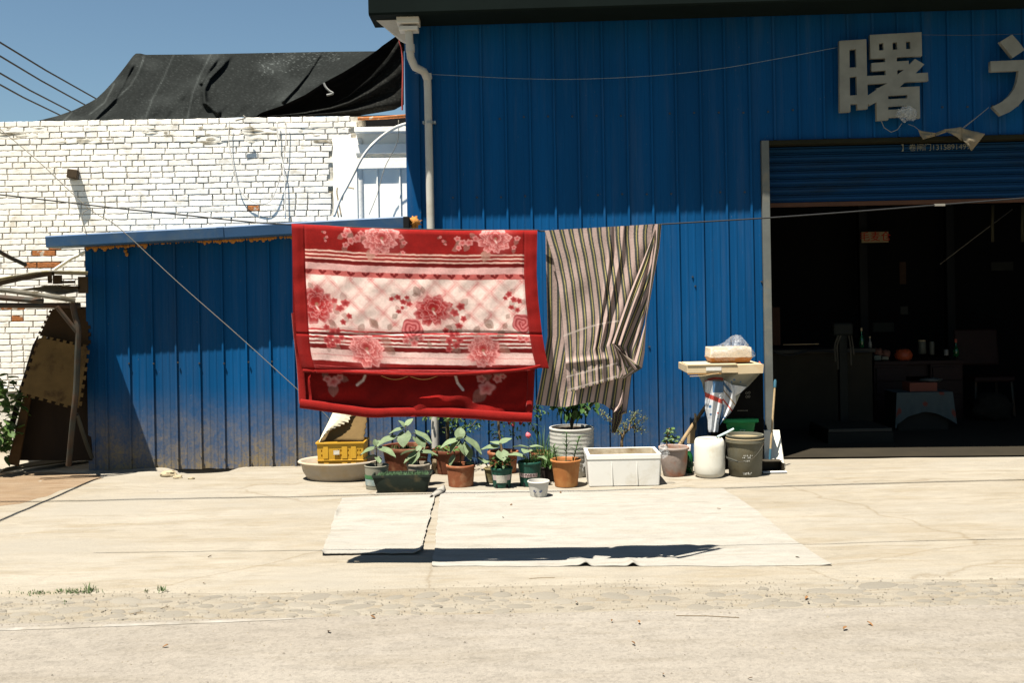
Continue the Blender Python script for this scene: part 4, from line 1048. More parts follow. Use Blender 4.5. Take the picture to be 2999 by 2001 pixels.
def paint_front(X, Y):
    """X,Y in print units: X 125..1800, Y 45..1160 (down)"""
    C = np.zeros(X.shape + (3,)) + RED
    wob = (nz2(X, Y, 26, 1) - .5) * 5; Yw = Y + wob
    def band(y0, y1, col, a=1.0, s=3):
        nonlocal C; m = sst(y0 - s, y0 + s, Yw) * (1 - sst(y1 - s, y1 + s, Yw)); C = mixa(C, col, m * a)
    for y in (240, 269, 298): band(y - 6, y + 6, (.50, .30, .24))
    band(305, 330, DRED); band(335, 388, PALE)
    band(385, 432, (.33, .075, .065))
    hx = (X - 145 + 55) % 111 - 55; ht = Yw - 402
    heart = (np.abs(hx) < 30 - np.maximum(0, ht) * 1.3) & (ht > -14) & (ht < 20) & ~((np.abs(hx) < 5) & (ht < -5))
    C = mixa(C, (.11, .005, .005), heart * .95)
    band(428, 838, CREAM, 1, 4)
    mid = sst(425, 435, Yw) * (1 - sst(815, 835, Yw))
    d1, d2 = (X + Yw * 1.0) / 1.414, (X - Yw * 1.0) / 1.414
    for d, ph in ((d1, 0), (d2, 40)):
        s = (d + ph) % 118; ln = np.exp(-((s - 50) / 9) ** 2) + .8 * np.exp(-((s - 66) / 3) ** 2) + .7 * np.exp(-((s - 34) / 3) ** 2)
        C = mixa(C, (.40, .11, .10), np.clip(ln, 0, 1) * mid * (.25 + .60 * nz2(X, Y, 60, 3)) )
    C = mixa(C, (.54, .43, .37), mid * (nz2(X, Y, 45, 7) > .55) * .35)
    band(824, 830, ROSE, .6); band(838, 852, (.34, .03, .03)); band(852, 866, CREAM); band(866, 884, (.25, .02, .02)); band(884, 896, CREAM); band(896, 916, RED); band(916, 930, CREAM); band(930, 944, RED); band(944, 956, CREAM)
    band(956, 992, DRED * 1.15); band(992, 1084, PALE * .5 + CREAM * .5); band(1033, 1038, ROSE, .7); band(1084, 1135, RED * .75); band(1122, 1128, ROSE, .8); band(1140, 1146, ROSE, .8)
    # flowers
    C = buds(C, X, Y, [(430, 110, 26), (480, 150, 30), (530, 130, 34), (440, 185, 26), (455, 75, 30), (560, 90, 26), (860, 105, 26), (890, 150, 22), (880, 225, 18), (280, 100, 12), (295, 135, 12), (285, 165, 10)], 1, True)
    C = buds(C, X, Y, [(1170, 100, 12), (1190, 130, 12), (1210, 155, 10), (1310, 180, 24), (1340, 140, 30), (1390, 140, 32), (1300, 110, 24), (1440, 110, 26), (1760, 110, 24), (1735, 180, 20)], 2, True)
    C = leafp(C, X, Y, 620, 300, 110, -1.35, (.28, .16, .12)); C = leafp(C, X, Y, 590, 240, 80, .2, (.28, .16, .12)); C = leafp(C, X, Y, 1500, 290, 110, -1.2, (.28, .16, .12)); C = leafp(C, X, Y, 1480, 225, 80, .1, (.28, .16, .12))
    C = peony(C, X, Y, 715, 130, 128, 11); C = peony(C, X, Y, 1590, 120, 112, 12)
    for (x, y, L, a) in ((960, 480, 90, 1.1), (1030, 540, 60, -1.7), (990, 540, 50, 2.9), (600, 740, 100, .9), (660, 800, 70, -2.4), (510, 850, 80, -1.0), (1480, 730, 100, .8), (1540, 800, 60, -2.6), (1400, 850, 80, -1.1), (690, 940, 110, .7), (670, 900, 90, .2), (1560, 930, 110, .6), (1570, 870, 80, -.7), (140, 490, 60, .9), (1040, 900, 60, 1.4), (320, 690, 60, .5), (1190, 700, 60, .4), (820, 700, 60, 2.5), (1680, 690, 50, 2.2), (740, 830, 60, -1.2), (1620, 810, 60, -1.0), (280, 770, 70, .7), (1180, 780, 70, .6)):
        C = leafp(C, X, Y, x, y, L, a)
    C = buds(C, X, Y, [(375, 675, 34), (420, 632, 36), (335, 620, 28), (445, 730, 26), (395, 780, 26)], 3)
    C = buds(C, X, Y, [(780, 585, 22), (830, 570, 26), (870, 605, 28), (915, 620, 26), (830, 680, 22), (900, 570, 20), (860, 650, 18)], 4)
    C = buds(C, X, Y, [(1260, 680, 36), (1312, 632, 36), (1225, 620, 28), (1325, 725, 28), (1285, 780, 30)], 5)
    C = buds(C, X, Y, [(1690, 540, 28), (1725, 580, 28), (1660, 570, 20), (1765, 590, 26), (1700, 640, 24), (1745, 660, 22)], 6)
    C = buds(C, X, Y, [(265, 830, 28), (310, 860, 34), (350, 850, 28), (290, 900, 34), (340, 930, 30), (260, 930, 30), (375, 900, 28), (300, 960, 28), (270, 970, 22)], 7)
    C = buds(C, X, Y, [(1180, 820, 28), (1225, 845, 34), (1265, 840, 26), (1200, 900, 34), (1250, 930, 30), (1190, 960, 28), (1280, 890, 28)], 8)
    C = peony(C, X, Y, 195, 665, 138, 21, .28); C = peony(C, X, Y, 1095, 665, 128, 22, .28)
    C = rose(C, X, Y, 925, 812, 84); C = buds(C, X, Y, [(870, 905, 30), (930, 920, 34), (985, 880, 26)], 9, True); C = rose(C, X, Y, 1770, 765, 76); C = buds(C, X, Y, [(1740, 880, 26), (1790, 885, 28)], 10, True)
    C = peony(C, X, Y, 555, 985, 128, 31); C = peony(C, X, Y, 1445, 980, 122, 32)
    C = C * (.90 + .2 * nz2(X, Y, 9, 13))[..., None] * (.94 + .12 * nz2(X, Y, 4, 17))[..., None]
    return C
def paint_back(X, Y):
    C = np.zeros(X.shape + (3,)) + RED * .9
    C = buds(C, X, Y, [(345, 1210, 48), (390, 1180, 30), (300, 1190, 30)], 41, True); C = buds(C, X, Y, [(1480, 1260, 60), (1440, 1190, 36), (1560, 1190, 34), (1600, 1170, 24)], 42, True)
    for pl in (((580, 1165), (565, 1200), (520, 1235)), ((1250, 1170), (1265, 1220), (1305, 1270))):
        for (ax, ay), (bx, by) in zip(pl, pl[1:]):
            t = np.clip(((X - ax) * (bx - ax) + (Y - ay) * (by - ay)) / ((bx - ax) ** 2 + (by - ay) ** 2), 0, 1); d = np.hypot(X - ax - t * (bx - ax), Y - ay - t * (by - ay)); C = mixa(C, CREAM, (1 - sst(6, 12, d)) * .9)
    hi = sst(.5, .75, nz2(X, Y, 130, 23)) * sst(1230, 1330, Y); C = C * (1 + .5 * hi)[..., None]  # sunlit patches on the lower bulges painted into the red
    return C * (.9 + .2 * nz2(X, Y, 9, 14))[..., None]
cb = lambda x, y, D: P(840 + x / 2.529, 640 + y / 2.529, D)
m_blk = M('plush_printed_blanket', (.3, 0, 0), .95, .06, 60, .5, 260, attr='paint', spec=.12, sheen=.12, bdist=.004)
m_hem = M('red_plush_hem', (.165, .0055, .0038), .95, .15, 30, .55, 240, spec=.12, sheen=.12, bdist=.004)
blk = thing('blanket', lpt(1200), 'red fleece blanket with peony print folded over the clothes line', 'blanket')
# outlines in print units
LE = [(35, 40), (45, 400), (58, 650), (72, 900), (85, 1000), (118, 1140)]; RE = [(1855, 85), (1850, 400), (1862, 600), (1890, 850), (1915, 1000), (1942, 1112)]
def top_y(x): return interp([(35, 38), (300, 50), (500, 66), (900, 80), (1300, 88), (1600, 84), (1855, 86)], x)
def bot_y(x): return interp([(118, 1140), (300, 1146), (600, 1158), (900, 1170), (1200, 1168), (1500, 1155), (1800, 1125), (1870, 1108), (1942, 1112)], x)
def edgex(E, t):                            # x at relative height t
    k = [(0, E[0][0])] + [((b - E[0][1]) / (E[-1][1] - E[0][1]), a) for a, b in E[1:]]; return interp(k, t)
LB = .052                                   # share of the width taken by each border
NU, NV = 470, 300
U = np.linspace(0, 1, NU); V = np.linspace(0, 1, NV)
rows = []; Xp = np.zeros((NV, NU)); Yp = np.zeros((NV, NU))
R0 = .022
for i, t in enumerate(V):
    row = []; xl, xr = edgex(LE, t), edgex(RE, t)
    for j, u in enumerate(U):
        x = lerp(xl, xr, u); yt, yb = top_y(x), bot_y(lerp(118, 1942, u)); y = lerp(yt, yb, t)
        d = R0 + .012 * math.sin(u * 6 + .5) * t + .020 * noise.noise(Vector((u * 3.6, t * 1.8, 0))) * t + .016 * t
        d += .0060 * noise.noise(Vector((u * 12 + t * 2, t * 9, 2))) * ss(0, .2, t)
        # seam pucker where inner hem is stitched
        d -= .006 * math.exp(-((y - 852 - 10 * math.sin(u * 7)) / 9) ** 2) + .005 * math.exp(-((y - 1118) / 8) ** 2)
        bl = min(u, 1 - u); d += .007 * math.exp(-((bl - .02) / .018) ** 2) - .006 * math.exp(-((bl - LB) / .004) ** 2)
        d += .02 * math.exp(-((u - 1) / .05) ** 2) * t - .03 * math.exp(-(u / .04) ** 2) * t * t
        rnd_ = max(0, 1 - t / .035); dd = d * math.sqrt(max(0, 1 - rnd_ ** 2)) if t < .035 else d
        row.append(cb(x, y, DL - dd))
        uu = (u - LB) / (1 - 2 * LB); Xp[i, j] = 125 + uu * 1690; Yp[i, j] = 45 + (y - yt) * (1115 / (1160 - 85))
    rows.append(row)
cols = paint_front(Xp, Yp)
uu = np.tile(U, (NV, 1)); bord = (uu < LB) | (uu > 1 - LB); cols[bord] = RED * .95
cols *= (.93 + .14 * nz2(Xp, Yp, 40, 31))[..., None]
mb = MB(); grid(mb, rows); front = mb.build('front_fall', m_blk, parent=blk, world=True, smooth=True, sharp=0, cols=cols.reshape(-1, 3))
# back fall
LE2 = [(38, 40), (45, 700), (75, 1000), (92, 1330), (104, 1405)]; RE2 = [(1853, 85), (1850, 700), (1838, 1130), (1825, 1400), (1812, 1508)]
def bot2(x): return interp([(104, 1408), (300, 1430), (520, 1465), (800, 1472), (1100, 1470), (1400, 1482), (1700, 1503), (1812, 1511)], x)
NU2, NV2 = 300, 200; rows = []; Xp = np.zeros((NV2, NU2)); Yp = np.zeros((NV2, NU2)); tt = np.zeros((NV2, NU2))
for i in range(NV2):
    t = i / (NV2 - 1); row = []; xl, xr = edgex(LE2, t), edgex(RE2, t)
    for j in range(NU2):
        u = j / (NU2 - 1); x = lerp(xl, xr, u); y = lerp(top_y(x), bot2(lerp(104, 1812, u)), t)
        d = R0 + .03 * t + .014 * math.sin(u * 7 + 1) * t + .034 * noise.noise(Vector((u * 7 + t * 4, t * 7, 7))) * ss(.6, .95, t) + .012 * noise.noise(Vector((u * 16 + t * 6, t * 12, 3))) * ss(.7, .95, t)
        d -= .030 * ss(.70, .92, t); rnd_ = max(0, 1 - t / .03); dd = d * math.sqrt(max(0, 1 - rnd_ ** 2)) if t < .03 else d
        row.append(cb(x, y, DL + dd)); Xp[i, j] = x; Yp[i, j] = y; tt[i, j] = t
    rows.append(row)
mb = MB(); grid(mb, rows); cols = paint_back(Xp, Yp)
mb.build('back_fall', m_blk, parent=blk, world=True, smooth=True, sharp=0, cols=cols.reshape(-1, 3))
# puffy hems
def hem(pts, rx, seed, name='hem', flat=.55):
    pts = smooth_path(pts, 7); rows = []; k = len(pts)
    for i, p in enumerate(pts):
        tdir = (pts[min(i + 1, k - 1)] - pts[max(i - 1, 0)]).normalized(); a = tdir.cross(Vector((0, 1, 0))).normalized()
        w = rx * (1 + .12 * noise.noise(p * 6 + Vector((seed, 0, 0)))); q = []
        for j in range(14):
            an = 2 * math.pi * j / 14; pk = 1 + .25 * noise.noise(p * 28 + Vector((math.cos(an), math.sin(an), seed)))
            q.append(p + a * (math.cos(an) * w) + Vector((0, math.sin(an) * w * flat * pk, 0)))
        rows.append(q)
    mb = MB(); grid(mb, rows, wrap=True); mb.add(rows[0], [tuple(range(14))]); mb.add(rows[-1], [tuple(range(14))[::-1]])
    return mb.build(name, m_hem, parent=blk, world=True, smooth=True, sharp=0)
hb = DL - .002
hem([cb(100, 1372, hb), cb(200, 1385, hb - .005), cb(400, 1412, hb), cb(620, 1440, hb + .005), cb(800, 1436, hb), cb(1000, 1434, hb), cb(1300, 1446, hb - .004), cb(1600, 1468, hb), cb(1815, 1476, hb)], .026, 1)
hem([cb(1800, 1000, DL + .03), cb(1806, 1200, DL + .04), cb(1795, 1400, DL + .01), cb(1782, 1500, DL + .01)], .017, 4, flat=.4)
hem([cb(62, 700, DL - .02), cb(78, 900, DL - .0), cb(95, 1040, DL + .02), cb(108, 1200, DL + .02), cb(118, 1370, DL + .01)], .020, 2, flat=.4)
hem([cb(118, 1128, DL - .035), cb(500, 1142, DL - .045), cb(900, 1158, DL - .05), cb(1300, 1152, DL - .045), cb(1700, 1125, DL - .05), cb(1880, 1092, DL - .05)], .0085, 3, flat=.8)
m_gt = M('golden_thread', (.35, .16, .05), .8, .1)
for (x0_, x1_) in ((700, 905), (905, 1120)):
    MB().tube(smooth_path([cb(lerp(x0_, x1_, k / 6), 1165 + 28 * math.sin(math.pi * k / 6), DL - .04) for k in range(7)], 3), .0022, 5).build('loose_thread', m_gt, parent=blk, world=True)

# ---- striped sheet
cs = lambda x, y, D: P(1540 + x / 2.489, 630 + y / 2.489, D)
sh = thing('striped_sheet', lpt(1760), 'pink and grey striped cotton sheet bunched over the clothes line', 'sheet')
m_sheet = M('striped_cotton', (.4, .3, .3), .9, .12, 14, .35, 90, attr='paint', spec=.15, sss=.06, bdist=.004)
SP = np.array([.33, .24, .21]); SG = np.array([.038, .042, .039]); SY = np.array([.30, .25, .085]); SW = np.array([.44, .37, .32])
def stripes(s):
    """s in repeats: pink, dark, yellow, dark"""
    f = s % 1.0
    C = np.zeros(s.shape + (3,)) + SP
    dk = sst(.42, .45, f) * (1 - sst(.93, .96, f)); C = mixa(C, SG, dk)
    yl = sst(.67, .69, f) * (1 - sst(.77, .79, f)); C = mixa(C, SY, yl)
    w = (sst(.58, .60, f) * (1 - sst(.62, .64, f))); C = mixa(C, SG * 1.9, w * .6)
    return C
def patch(name, L, R, D, u0, u1, nu=120, nv=120, fold=None, hemrow=None, top=None, bot=None, skew=None):
    """L,R: polylines (x,y) for left and right edges in print units (same parameter); D(u,v) depth"""
    def along(E, t):
        seg = [math.hypot(b[0] - a[0], b[1] - a[1]) for a, b in zip(E, E[1:])]; T = sum(seg); q = t * T
        for (a, b), s in zip(zip(E, E[1:]), seg):
            if q <= s + 1e-6: return a[0] + (b[0] - a[0]) * q / s, a[1] + (b[1] - a[1]) * q / s
            q -= s
        return E[-1]
    rows = []; S = np.zeros((nv + 1, nu + 1)); Wt = np.zeros((nv + 1, nu + 1))
    for i in range(nv + 1):
        t = i / nv; a, b = along(L, t), along(R, t); row = []
        for j in range(nu + 1):
            u = j / nu; x, y = lerp(a[0], b[0], u), lerp(a[1], b[1], u)
            if top and t < .12: y += top(u) * (1 - t / .12)
            if bot and t > .7: y += bot(u) * (t - .7) / .3
            row.append(cs(x, y, D(u, t)))
            S[i, j] = lerp(u0(t) if callable(u0) else u0, u1(t) if callable(u1) else u1, u)
            if hemrow: Wt[i, j] = max([math.exp(-((t - h(u)) / .0045) ** 2) for h in hemrow])
        rows.append(row)
    C = stripes(S + .015 * np.sin(S * 3)); C = mixa(C, SW, np.clip(Wt, 0, 1) * .8)
    mb = MB(); grid(mb, rows); return mb.build(name, m_sheet, parent=sh, world=True, smooth=True, sharp=0, cols=C.reshape(-1, 3))
f1 = lambda u, v: DL - .012 - .020 * v - .016 * math.exp(-((u - .60 - .02 * v) / .02) ** 2) * (1 - .3 * v) + .009 * math.exp(-((u - .64) / .018) ** 2) - .016 * math.exp(-((u - .72) / .02) ** 2) + .006 * math.sin(u * 26) * ss(.62, .75, u) + .010 * noise.noise(Vector((u * 4, v * 5, 0))) * ss(0, .15, v) + .006 * noise.noise(Vector((u * 14, v * 14, 1))) * ss(.5, 1, v) - .012 * math.exp(-((v - .82 - .05 * u) / .02) ** 2) * (u < .85)
patch('front_fall', [(135, 112), (200, 330), (235, 500), (262, 750), (285, 1000), (302, 1295)], [(938, 66), (900, 240), (800, 500), (640, 940), (664, 1050), (668, 1192)], f1, -.1, lambda t: 11.6 - 4.6 * ss(0, .75, t), 240, 200,
      hemrow=[lambda u: .985, lambda u: .905 + .0 * u, lambda u: .655 - .03 * math.sin(u * 2.2)])
f2 = lambda u, v: DL + .03 + .03 * v + .012 * math.sin(u * 30) * ss(.5, .9, u) + .008 * math.sin(u * 12 + v * 2) + .03 * ss(.75, 1, v) * math.sin(u * 9)
patch('back_fall', [(142, 118), (150, 520), (158, 880), (120, 1130), (74, 1382)], [(960, 70), (940, 300), (880, 700), (770, 1180), (735, 1450)], f2, .3, 11.5, 240, 160,
      bot=lambda u: interp([(0, 0), (.12, 2), (.32, -2), (.5, -40), (.65, -62), (.75, -50), (.85, -10), (1, 0)], u))
# bunched tail at the bottom
f4 = lambda u, v: DL + .06 + .02 * math.sin(u * 20) + .01 * v
patch('bunched_tail', [(628, 1400), (632, 1440), (628, 1500), (624, 1590)], [(740, 1440), (705, 1455), (700, 1500), (655, 1590)], f4, 0, 3, 60, 30)
# turned-back flap showing the dark reverse
f5 = lambda u, v: DL - .045 - .045 * u - .02 * math.sin(u * 10 + v) * ss(.1, .6, v) + .03 * math.exp(-(u / .08) ** 2)
patch('turned_flap', [(938, 130), (860, 340), (760, 600), (640, 940), (660, 960), (705, 1010)], [(940, 130), (915, 420), (868, 700), (800, 1020), (795, 1060), (790, 1075)], lambda u, v: DL - .015 + .02 * math.sin(u * 12) * v - .01 * v, 6.3, lambda t: 6.6 + 3.9 * t, 110, 120)
patch('turned_edge', [(925, 150), (850, 340), (745, 600), (628, 940)], [(948, 100), (880, 330), (780, 600), (668, 925)], lambda u, v: DL - .05 - .025 * math.sin(u * math.pi), .1, .9, 20, 100)
patch('outer_fold', [(940, 66), (938, 200), (905, 500), (868, 800), (788, 1072)], [(990, 64), (975, 230), (930, 480), (880, 760), (866, 1000), (848, 1118)], lambda u, v: DL - .035 - .02 * v - .025 * math.sin(u * math.pi) - .01, .0, lambda t: 1.0 + .5 * t, 50, 120)
patch('hanging_fold', [(640, 945), (665, 1050), (668, 1190)], [(706, 1010), (780, 1060), (850, 1118)], lambda u, v: DL - .028 - .035 * u + .012 * math.sin(u * 14) + .0 * v, lambda t: 0, lambda t: 4.2, 90, 60, bot=lambda u: -10 * u)
patch('hanging_fold', [(664, 1100), (668, 1190)], [(850, 1116), (720, 1194)], lambda u, v: DL - .030 - .03 * u * (1 - v), 0, 4, 60, 30)
patch('pale_fold', [(705, 1270), (690, 1330), (640, 1440)], [(712, 1290), (708, 1370), (680, 1410)], lambda u, v: DL + .01 - .02 * math.sin(u * 3.14), .02, .34, 16, 30)

# ================================================================ MATS ON THE GROUND
m_felt = groundmat('cream_felt', (.222, .207, .178), (.236, .222, .194), (.200, .181, .148), scale=1.6, bump=.25)
m_felt.node_tree.nodes['Principled BSDF'].inputs['Roughness'].default_value = .95
def felt(name, FL, FR, BR, BL, label, seed, curl, z0=.0065, nx=150, ny=70):
    a, b, c, d = G(*FL), G(*FR), G(*BR), G(*BL); rows = []
    for i in range(ny + 1):
        row = []
        for j in range(nx + 1):
            u, v = j / nx, i / ny; p = a.lerp(b, u).lerp(d.lerp(c, u), v)
            e = min(u * (b - a).length, (1 - u) * (b - a).length, v * (d - a).length, (1 - v) * (d - a).length)
            ex = .012 * noise.noise(Vector((u * 9, v * 7, seed))) * math.exp(-e / .05) + .008 * noise.noise(Vector((u * 30, v * 25, seed))) * math.exp(-e / .02)
            z = gz(p.x, p.y) + z0 + .003 * noise.noise(Vector((p.x * 3, p.y * 4, seed))) + curl(u, v, e)
            row.append((p.x + ex, p.y + ex * .8, z))
        rows.append(row)
    rows2 = [[(p[0], p[1], p[2] - .004) for p in r] for r in rows]
    mb = MB(); grid(mb, rows); grid(mb, rows2, flip=True)
    # rim
    rim = [rows[0][j] for j in range(nx + 1)] + [rows[i][nx] for i in range(1, ny + 1)] + [rows[ny][j] for j in range(nx - 1, -1, -1)] + [rows[i][0] for i in range(ny - 1, 0, -1)]
    grid(mb, [rim, [(p[0], p[1], p[2] - .004) for p in rim]], wrap=True)
    return tag(mb.build(name, m_felt, smooth=True, sharp=50), label, 'mat')
def curlA(u, v, e):
    z = .013 * math.exp(-((1 - u) / .02) ** 2) * (1 + .7 * noise.noise(Vector((v * 12, 0, 3)))) * ss(0, .1, v)
    z += .020 * math.exp(-((1 - u) / .05) ** 2 - (v / .10) ** 2) + .010 * math.exp(-(v / .02) ** 2) + .022 * math.exp(-(u / .03) ** 2 - (v / .05) ** 2) + .016 * math.exp(-(u / .03) ** 2 - ((v - .68) / .08) ** 2)
    return z
def curlB(u, v, e):
    z = 0
    for c, w, h in ((.385, .012, .022), (.508, .010, .020), (.355, .02, .006), (.46, .05, .006)): z += h * math.exp(-((u - c) / w) ** 2 - (v / .06) ** 2)
    z += .008 * math.exp(-((u - 1) / .02) ** 2 - (v / .05) ** 2) + .012 * math.exp(-((u - .86) / .04) ** 2 - ((v - 1) / .05) ** 2) + .004 * math.exp(-(u / .015) ** 2)
    return z
felt('floor_mat', (940, 1632), (1232, 1627), (1277, 1452), (1000, 1462), 'small cream mat lying beside the big one, dark curled edge', 1, curlA)
felt('floor_mat', (1267, 1662), (2437, 1661), (2118, 1432), (1290, 1440), 'big cream mat on the concrete below the hanging bedding', 2, curlB, nx=300)
# curled scrap at the corner of the mats
mb = MB(); rows = []
for k in range(8):
    g = G(1262 + 34 * k / 7, 1464 - 30 * k / 7); w = .03 * math.sin(math.pi * (k + 1) / 9)
    rows.append([g + Vector((-w, 0, .012)), g + Vector((0, 0, .03)), g + Vector((w, .01, .035)), g + Vector((w * 1.8, .0, .018))])
grid(mb, rows); tag(mb.build('felt_scrap', m_felt, smooth=True, sharp=0, solid=.004), 'curled felt scrap at the back corner between the two mats', 'felt scrap')
# small dry leaves and twigs
litter = [(1688, 1772), (1792, 1823), (1870, 1827), (2365, 1755), (2370, 1772), (966, 1858), (2204, 1995), (1945, 1985), (2480, 1845), (620, 1637), (1085, 1812), (323, 1797), (493, 1898), (1530, 1745), (1850, 1889), (2330, 1638), (1475, 1522), (2100, 1498), (600, 1714), (2540, 1830), (1640, 1445), (1500, 1483)]
mlit = M('dry_leaf', (.16, .08, .03), .8, .4, 30, .2, 60, objrand=.5); seed_leaf = MB(); grid(seed_leaf, leaf_mesh(1, .5, .2, .4, n=4, m=2)); sl = seed_leaf.build('dry_leaf', mlit, smooth=True, sharp=0, solid=.02); slm = sl.data; bpy.data.objects.remove(sl)
rnd = random.Random(6)
LIT = ['leaf at the road edge below the middle of the mat', 'leaf pair member on the road, left one', 'leaf pair member on the road, right one', 'upper of two leaves on the right verge', 'lower of two leaves on the right verge', 'leaf on the road below the small mat', 'leaf at the bottom edge of the road, right of centre', 'leaf near the bottom edge, left of its neighbour', 'leaf on the road far right', 'leaf on bare concrete left of the small mat', 'leaf at the verge edge left of centre', 'leaf on the verge beside the flat set stones', 'leaf on the road at lower left', 'crumb of leaf on the verge in the middle', 'leaf on the road between two pairs', 'fleck at the front edge of the big mat', 'fleck lying on the big mat at its upper left', 'fleck lying on the big mat at its right', 'leaf on concrete below the shed hollow', 'leaf at the road edge far right', 'leaf before the orange pot', 'leaf before the little white cup']
for (px, py), lb_ in zip(litter, LIT):
    g = G(px, py); o = bpy.data.objects.new('dry_leaf', slm); COL.objects.link(o); s = rnd.uniform(.018, .034); o.scale = (s, s, s * 1.2); o.location = (g.x, g.y, gz(g.x, g.y) + .012); o.rotation_euler = (rnd.uniform(-.3, .3), rnd.uniform(-.2, .3), rnd.uniform(0, 6))
    tag(o, 'tiny dry ' + lb_, 'leaf', 'dry leaves scattered over the ground')
for k, (a, b, lab) in enumerate((((497, 1778), (470, 1786), 'short twig on the verge right of the grass tufts'), ((420, 1795), (380, 1803), 'twig lying among the left verge stones'), ((1550, 1700), (1625, 1696), 'thin twig line on the verge below the big mat'), ((1980, 1806), (2165, 1812), 'pale straw on the road edge to the right'))):
    a_, b_ = G(*a), G(*b); mid = (a_ + b_) / 2 + Vector((0, .01, .004)); mb = MB()
    mb.tube([Vector((p.x, p.y, gz(p.x, p.y) + .003)) for p in (a_, mid, b_)], .0016, 5); tag(mb.build('twig', MAT['bark']), lab, 'twig')
# grass tufts of the verge
mb = MB(); rnd = random.Random(8)
def blade(mb, p, h, lean, az, w=.004):
    d = Vector((math.cos(az), math.sin(az), 0)); s = Vector((-d.y, d.x, 0)) * w; pts = []
    rows = [[p - s, p + s], [p + d * lean * .35 + Vector((0, 0, h * .6)) - s * .8, p + d * lean * .35 + Vector((0, 0, h * .6)) + s * .8], [p + d * lean + Vector((0, 0, h)), p + d * lean + Vector((0, 0, h)) + s * .1]]
    grid(mb, rows)
for px, py, w, n, h in ((112, 1740, 16, 60, .012), (172, 1737, 10, 20, .014), (235, 1738, 30, 120, .016), (262, 1733, 8, 26, .036), (476, 1732, 9, 30, .026), (430, 1736, 5, 9, .016), (187, 1768, 6, 12, .012), (60, 1738, 30, 20, .008)):
    for k in range(n):
        g = G(px + rnd.gauss(0, w), py + rnd.gauss(0, 3)); blade(mb, Vector((g.x, g.y, gz(g.x, g.y))), h * rnd.uniform(.4, 1.2), rnd.uniform(0, h), rnd.uniform(0, 6.28), .0025)
mb.build('grass', M('dusty_grass', (.08, .115, .045), .7, .3, 20, 0, sss=.2), kind='stuff', smooth=True, sharp=0)
# crumbled stones at the hollow of the shed
m_rub = M('pale_rubble', (.27, .22, .14), .95, .25, 14, .5, 40)
for k, (px, py, r, lab) in enumerate(((493, 1397, .060, 'larger pale stone at the hollow under the shed'), (520, 1402, .035, 'small stone right beside the larger one under the shed'), (560, 1405, .022, 'smallest pebble in front of the dark hollow'))):
    g = G(px, py); mb = crumple((g.x, g.y, r * .3), r, k + 20, 8, 12, .5, squash=(1.2, .9, .55)); tag(mb.build('stone', m_rub, smooth=True, sharp=30), lab, 'stone')
# ================================================================ POTS AND PLANTS
def stand(cx, ybot, rb_px, rim_px, ytop):
    """ground point, radii and height of a round vessel from its outline: centre, foot y, half widths, y of the rim's middle"""
    g = G(cx, ybot); D = g.y
    for _ in range(3):
        rb = rb_px * D / FPX; D = g.y + rb
    rt = rim_px * D / FPX; c = P(cx, ytop, D); base = P(cx, ybot, D)
    z0 = gz(c.x, D) + .002
    return Vector((c.x, D, z0)), rb, rt, max(.04, c.z - z0)
def vessel(parent, rb, rt, h, mat, name='pot', rim=.012, rimh=.03, wall=.006, n=32, bulge=0.0, ribs=0, foot=0, wob=.0, sx=1, sy=1, rz=0, soil=True, soilz=.86):
    prof = [(rb * .9, 0.0), (rb, .004)]
    K = 14 if not ribs else ribs * 4
    for k in range(1, K):
        f = k / K; r = lerp(rb, rt - rim, f) + bulge * math.sin(f * math.pi)
        if ribs: r += .0016 * math.sin(f * ribs * 2 * math.pi)
        z = f * (h - rimh); prof.append((r, z))
    re = rt - rim
    prof += [(re, h - rimh), (rt - .002, h - rimh + .001), (rt, h - rimh + .004), (rt, h - .004), (rt - .003, h), (rt - wall - .004, h), (rt - wall - rim * .8, h - .004)]
    prof += [(lerp(re, rb, f) - wall + bulge * math.sin((1 - f) * math.pi) * .9, lerp(h - rimh, .01, f)) for f in (0, .3, .6, .97)]
    mb = MB(); mb.lathe(prof, n, sx=sx, sy=sy, wob=wob, rz=rz)
    # remove the closing caps: bottom stays, inner bottom stays
    o = mb.build(name, mat, parent=parent, smooth=True, sharp=38)
    if soil:
        zz = h * soilz; rr = lerp(rb, re, min(1, zz / (h - rimh))) - wall * .6 + bulge * math.sin(min(1, zz / (h - rimh)) * math.pi) * .9
        sb = MB(); rows = []
        for f in (0.02, .3, .6, .85, 1.0):
            rows.append([(rr * f * sx * math.cos(a), rr * f * sy * math.sin(a), zz + .012 * noise.noise(Vector((f * 3 * math.cos(a), f * 3 * math.sin(a), h * 9)))) for a in [2 * math.pi * q / 20 for q in range(20)]])
        grid(sb, rows, wrap=True); sb.build('soil', MAT['soil'], parent=parent, smooth=True, sharp=0)
    return o
def add_leaf(parent, base, az, pitch, L, Wd, curl=.3, fold=.2, heart=.18, mat=None, roll=0, wave=.02, name='leaf'):
    mb = MB(); grid(mb, place_rows(leaf_mesh(L, Wd, curl, fold, heart, 10, 6, wave), base, az, pitch, roll))
    return mb.build(name, mat or MAT['leafpale'], parent=parent, smooth=True, sharp=0)
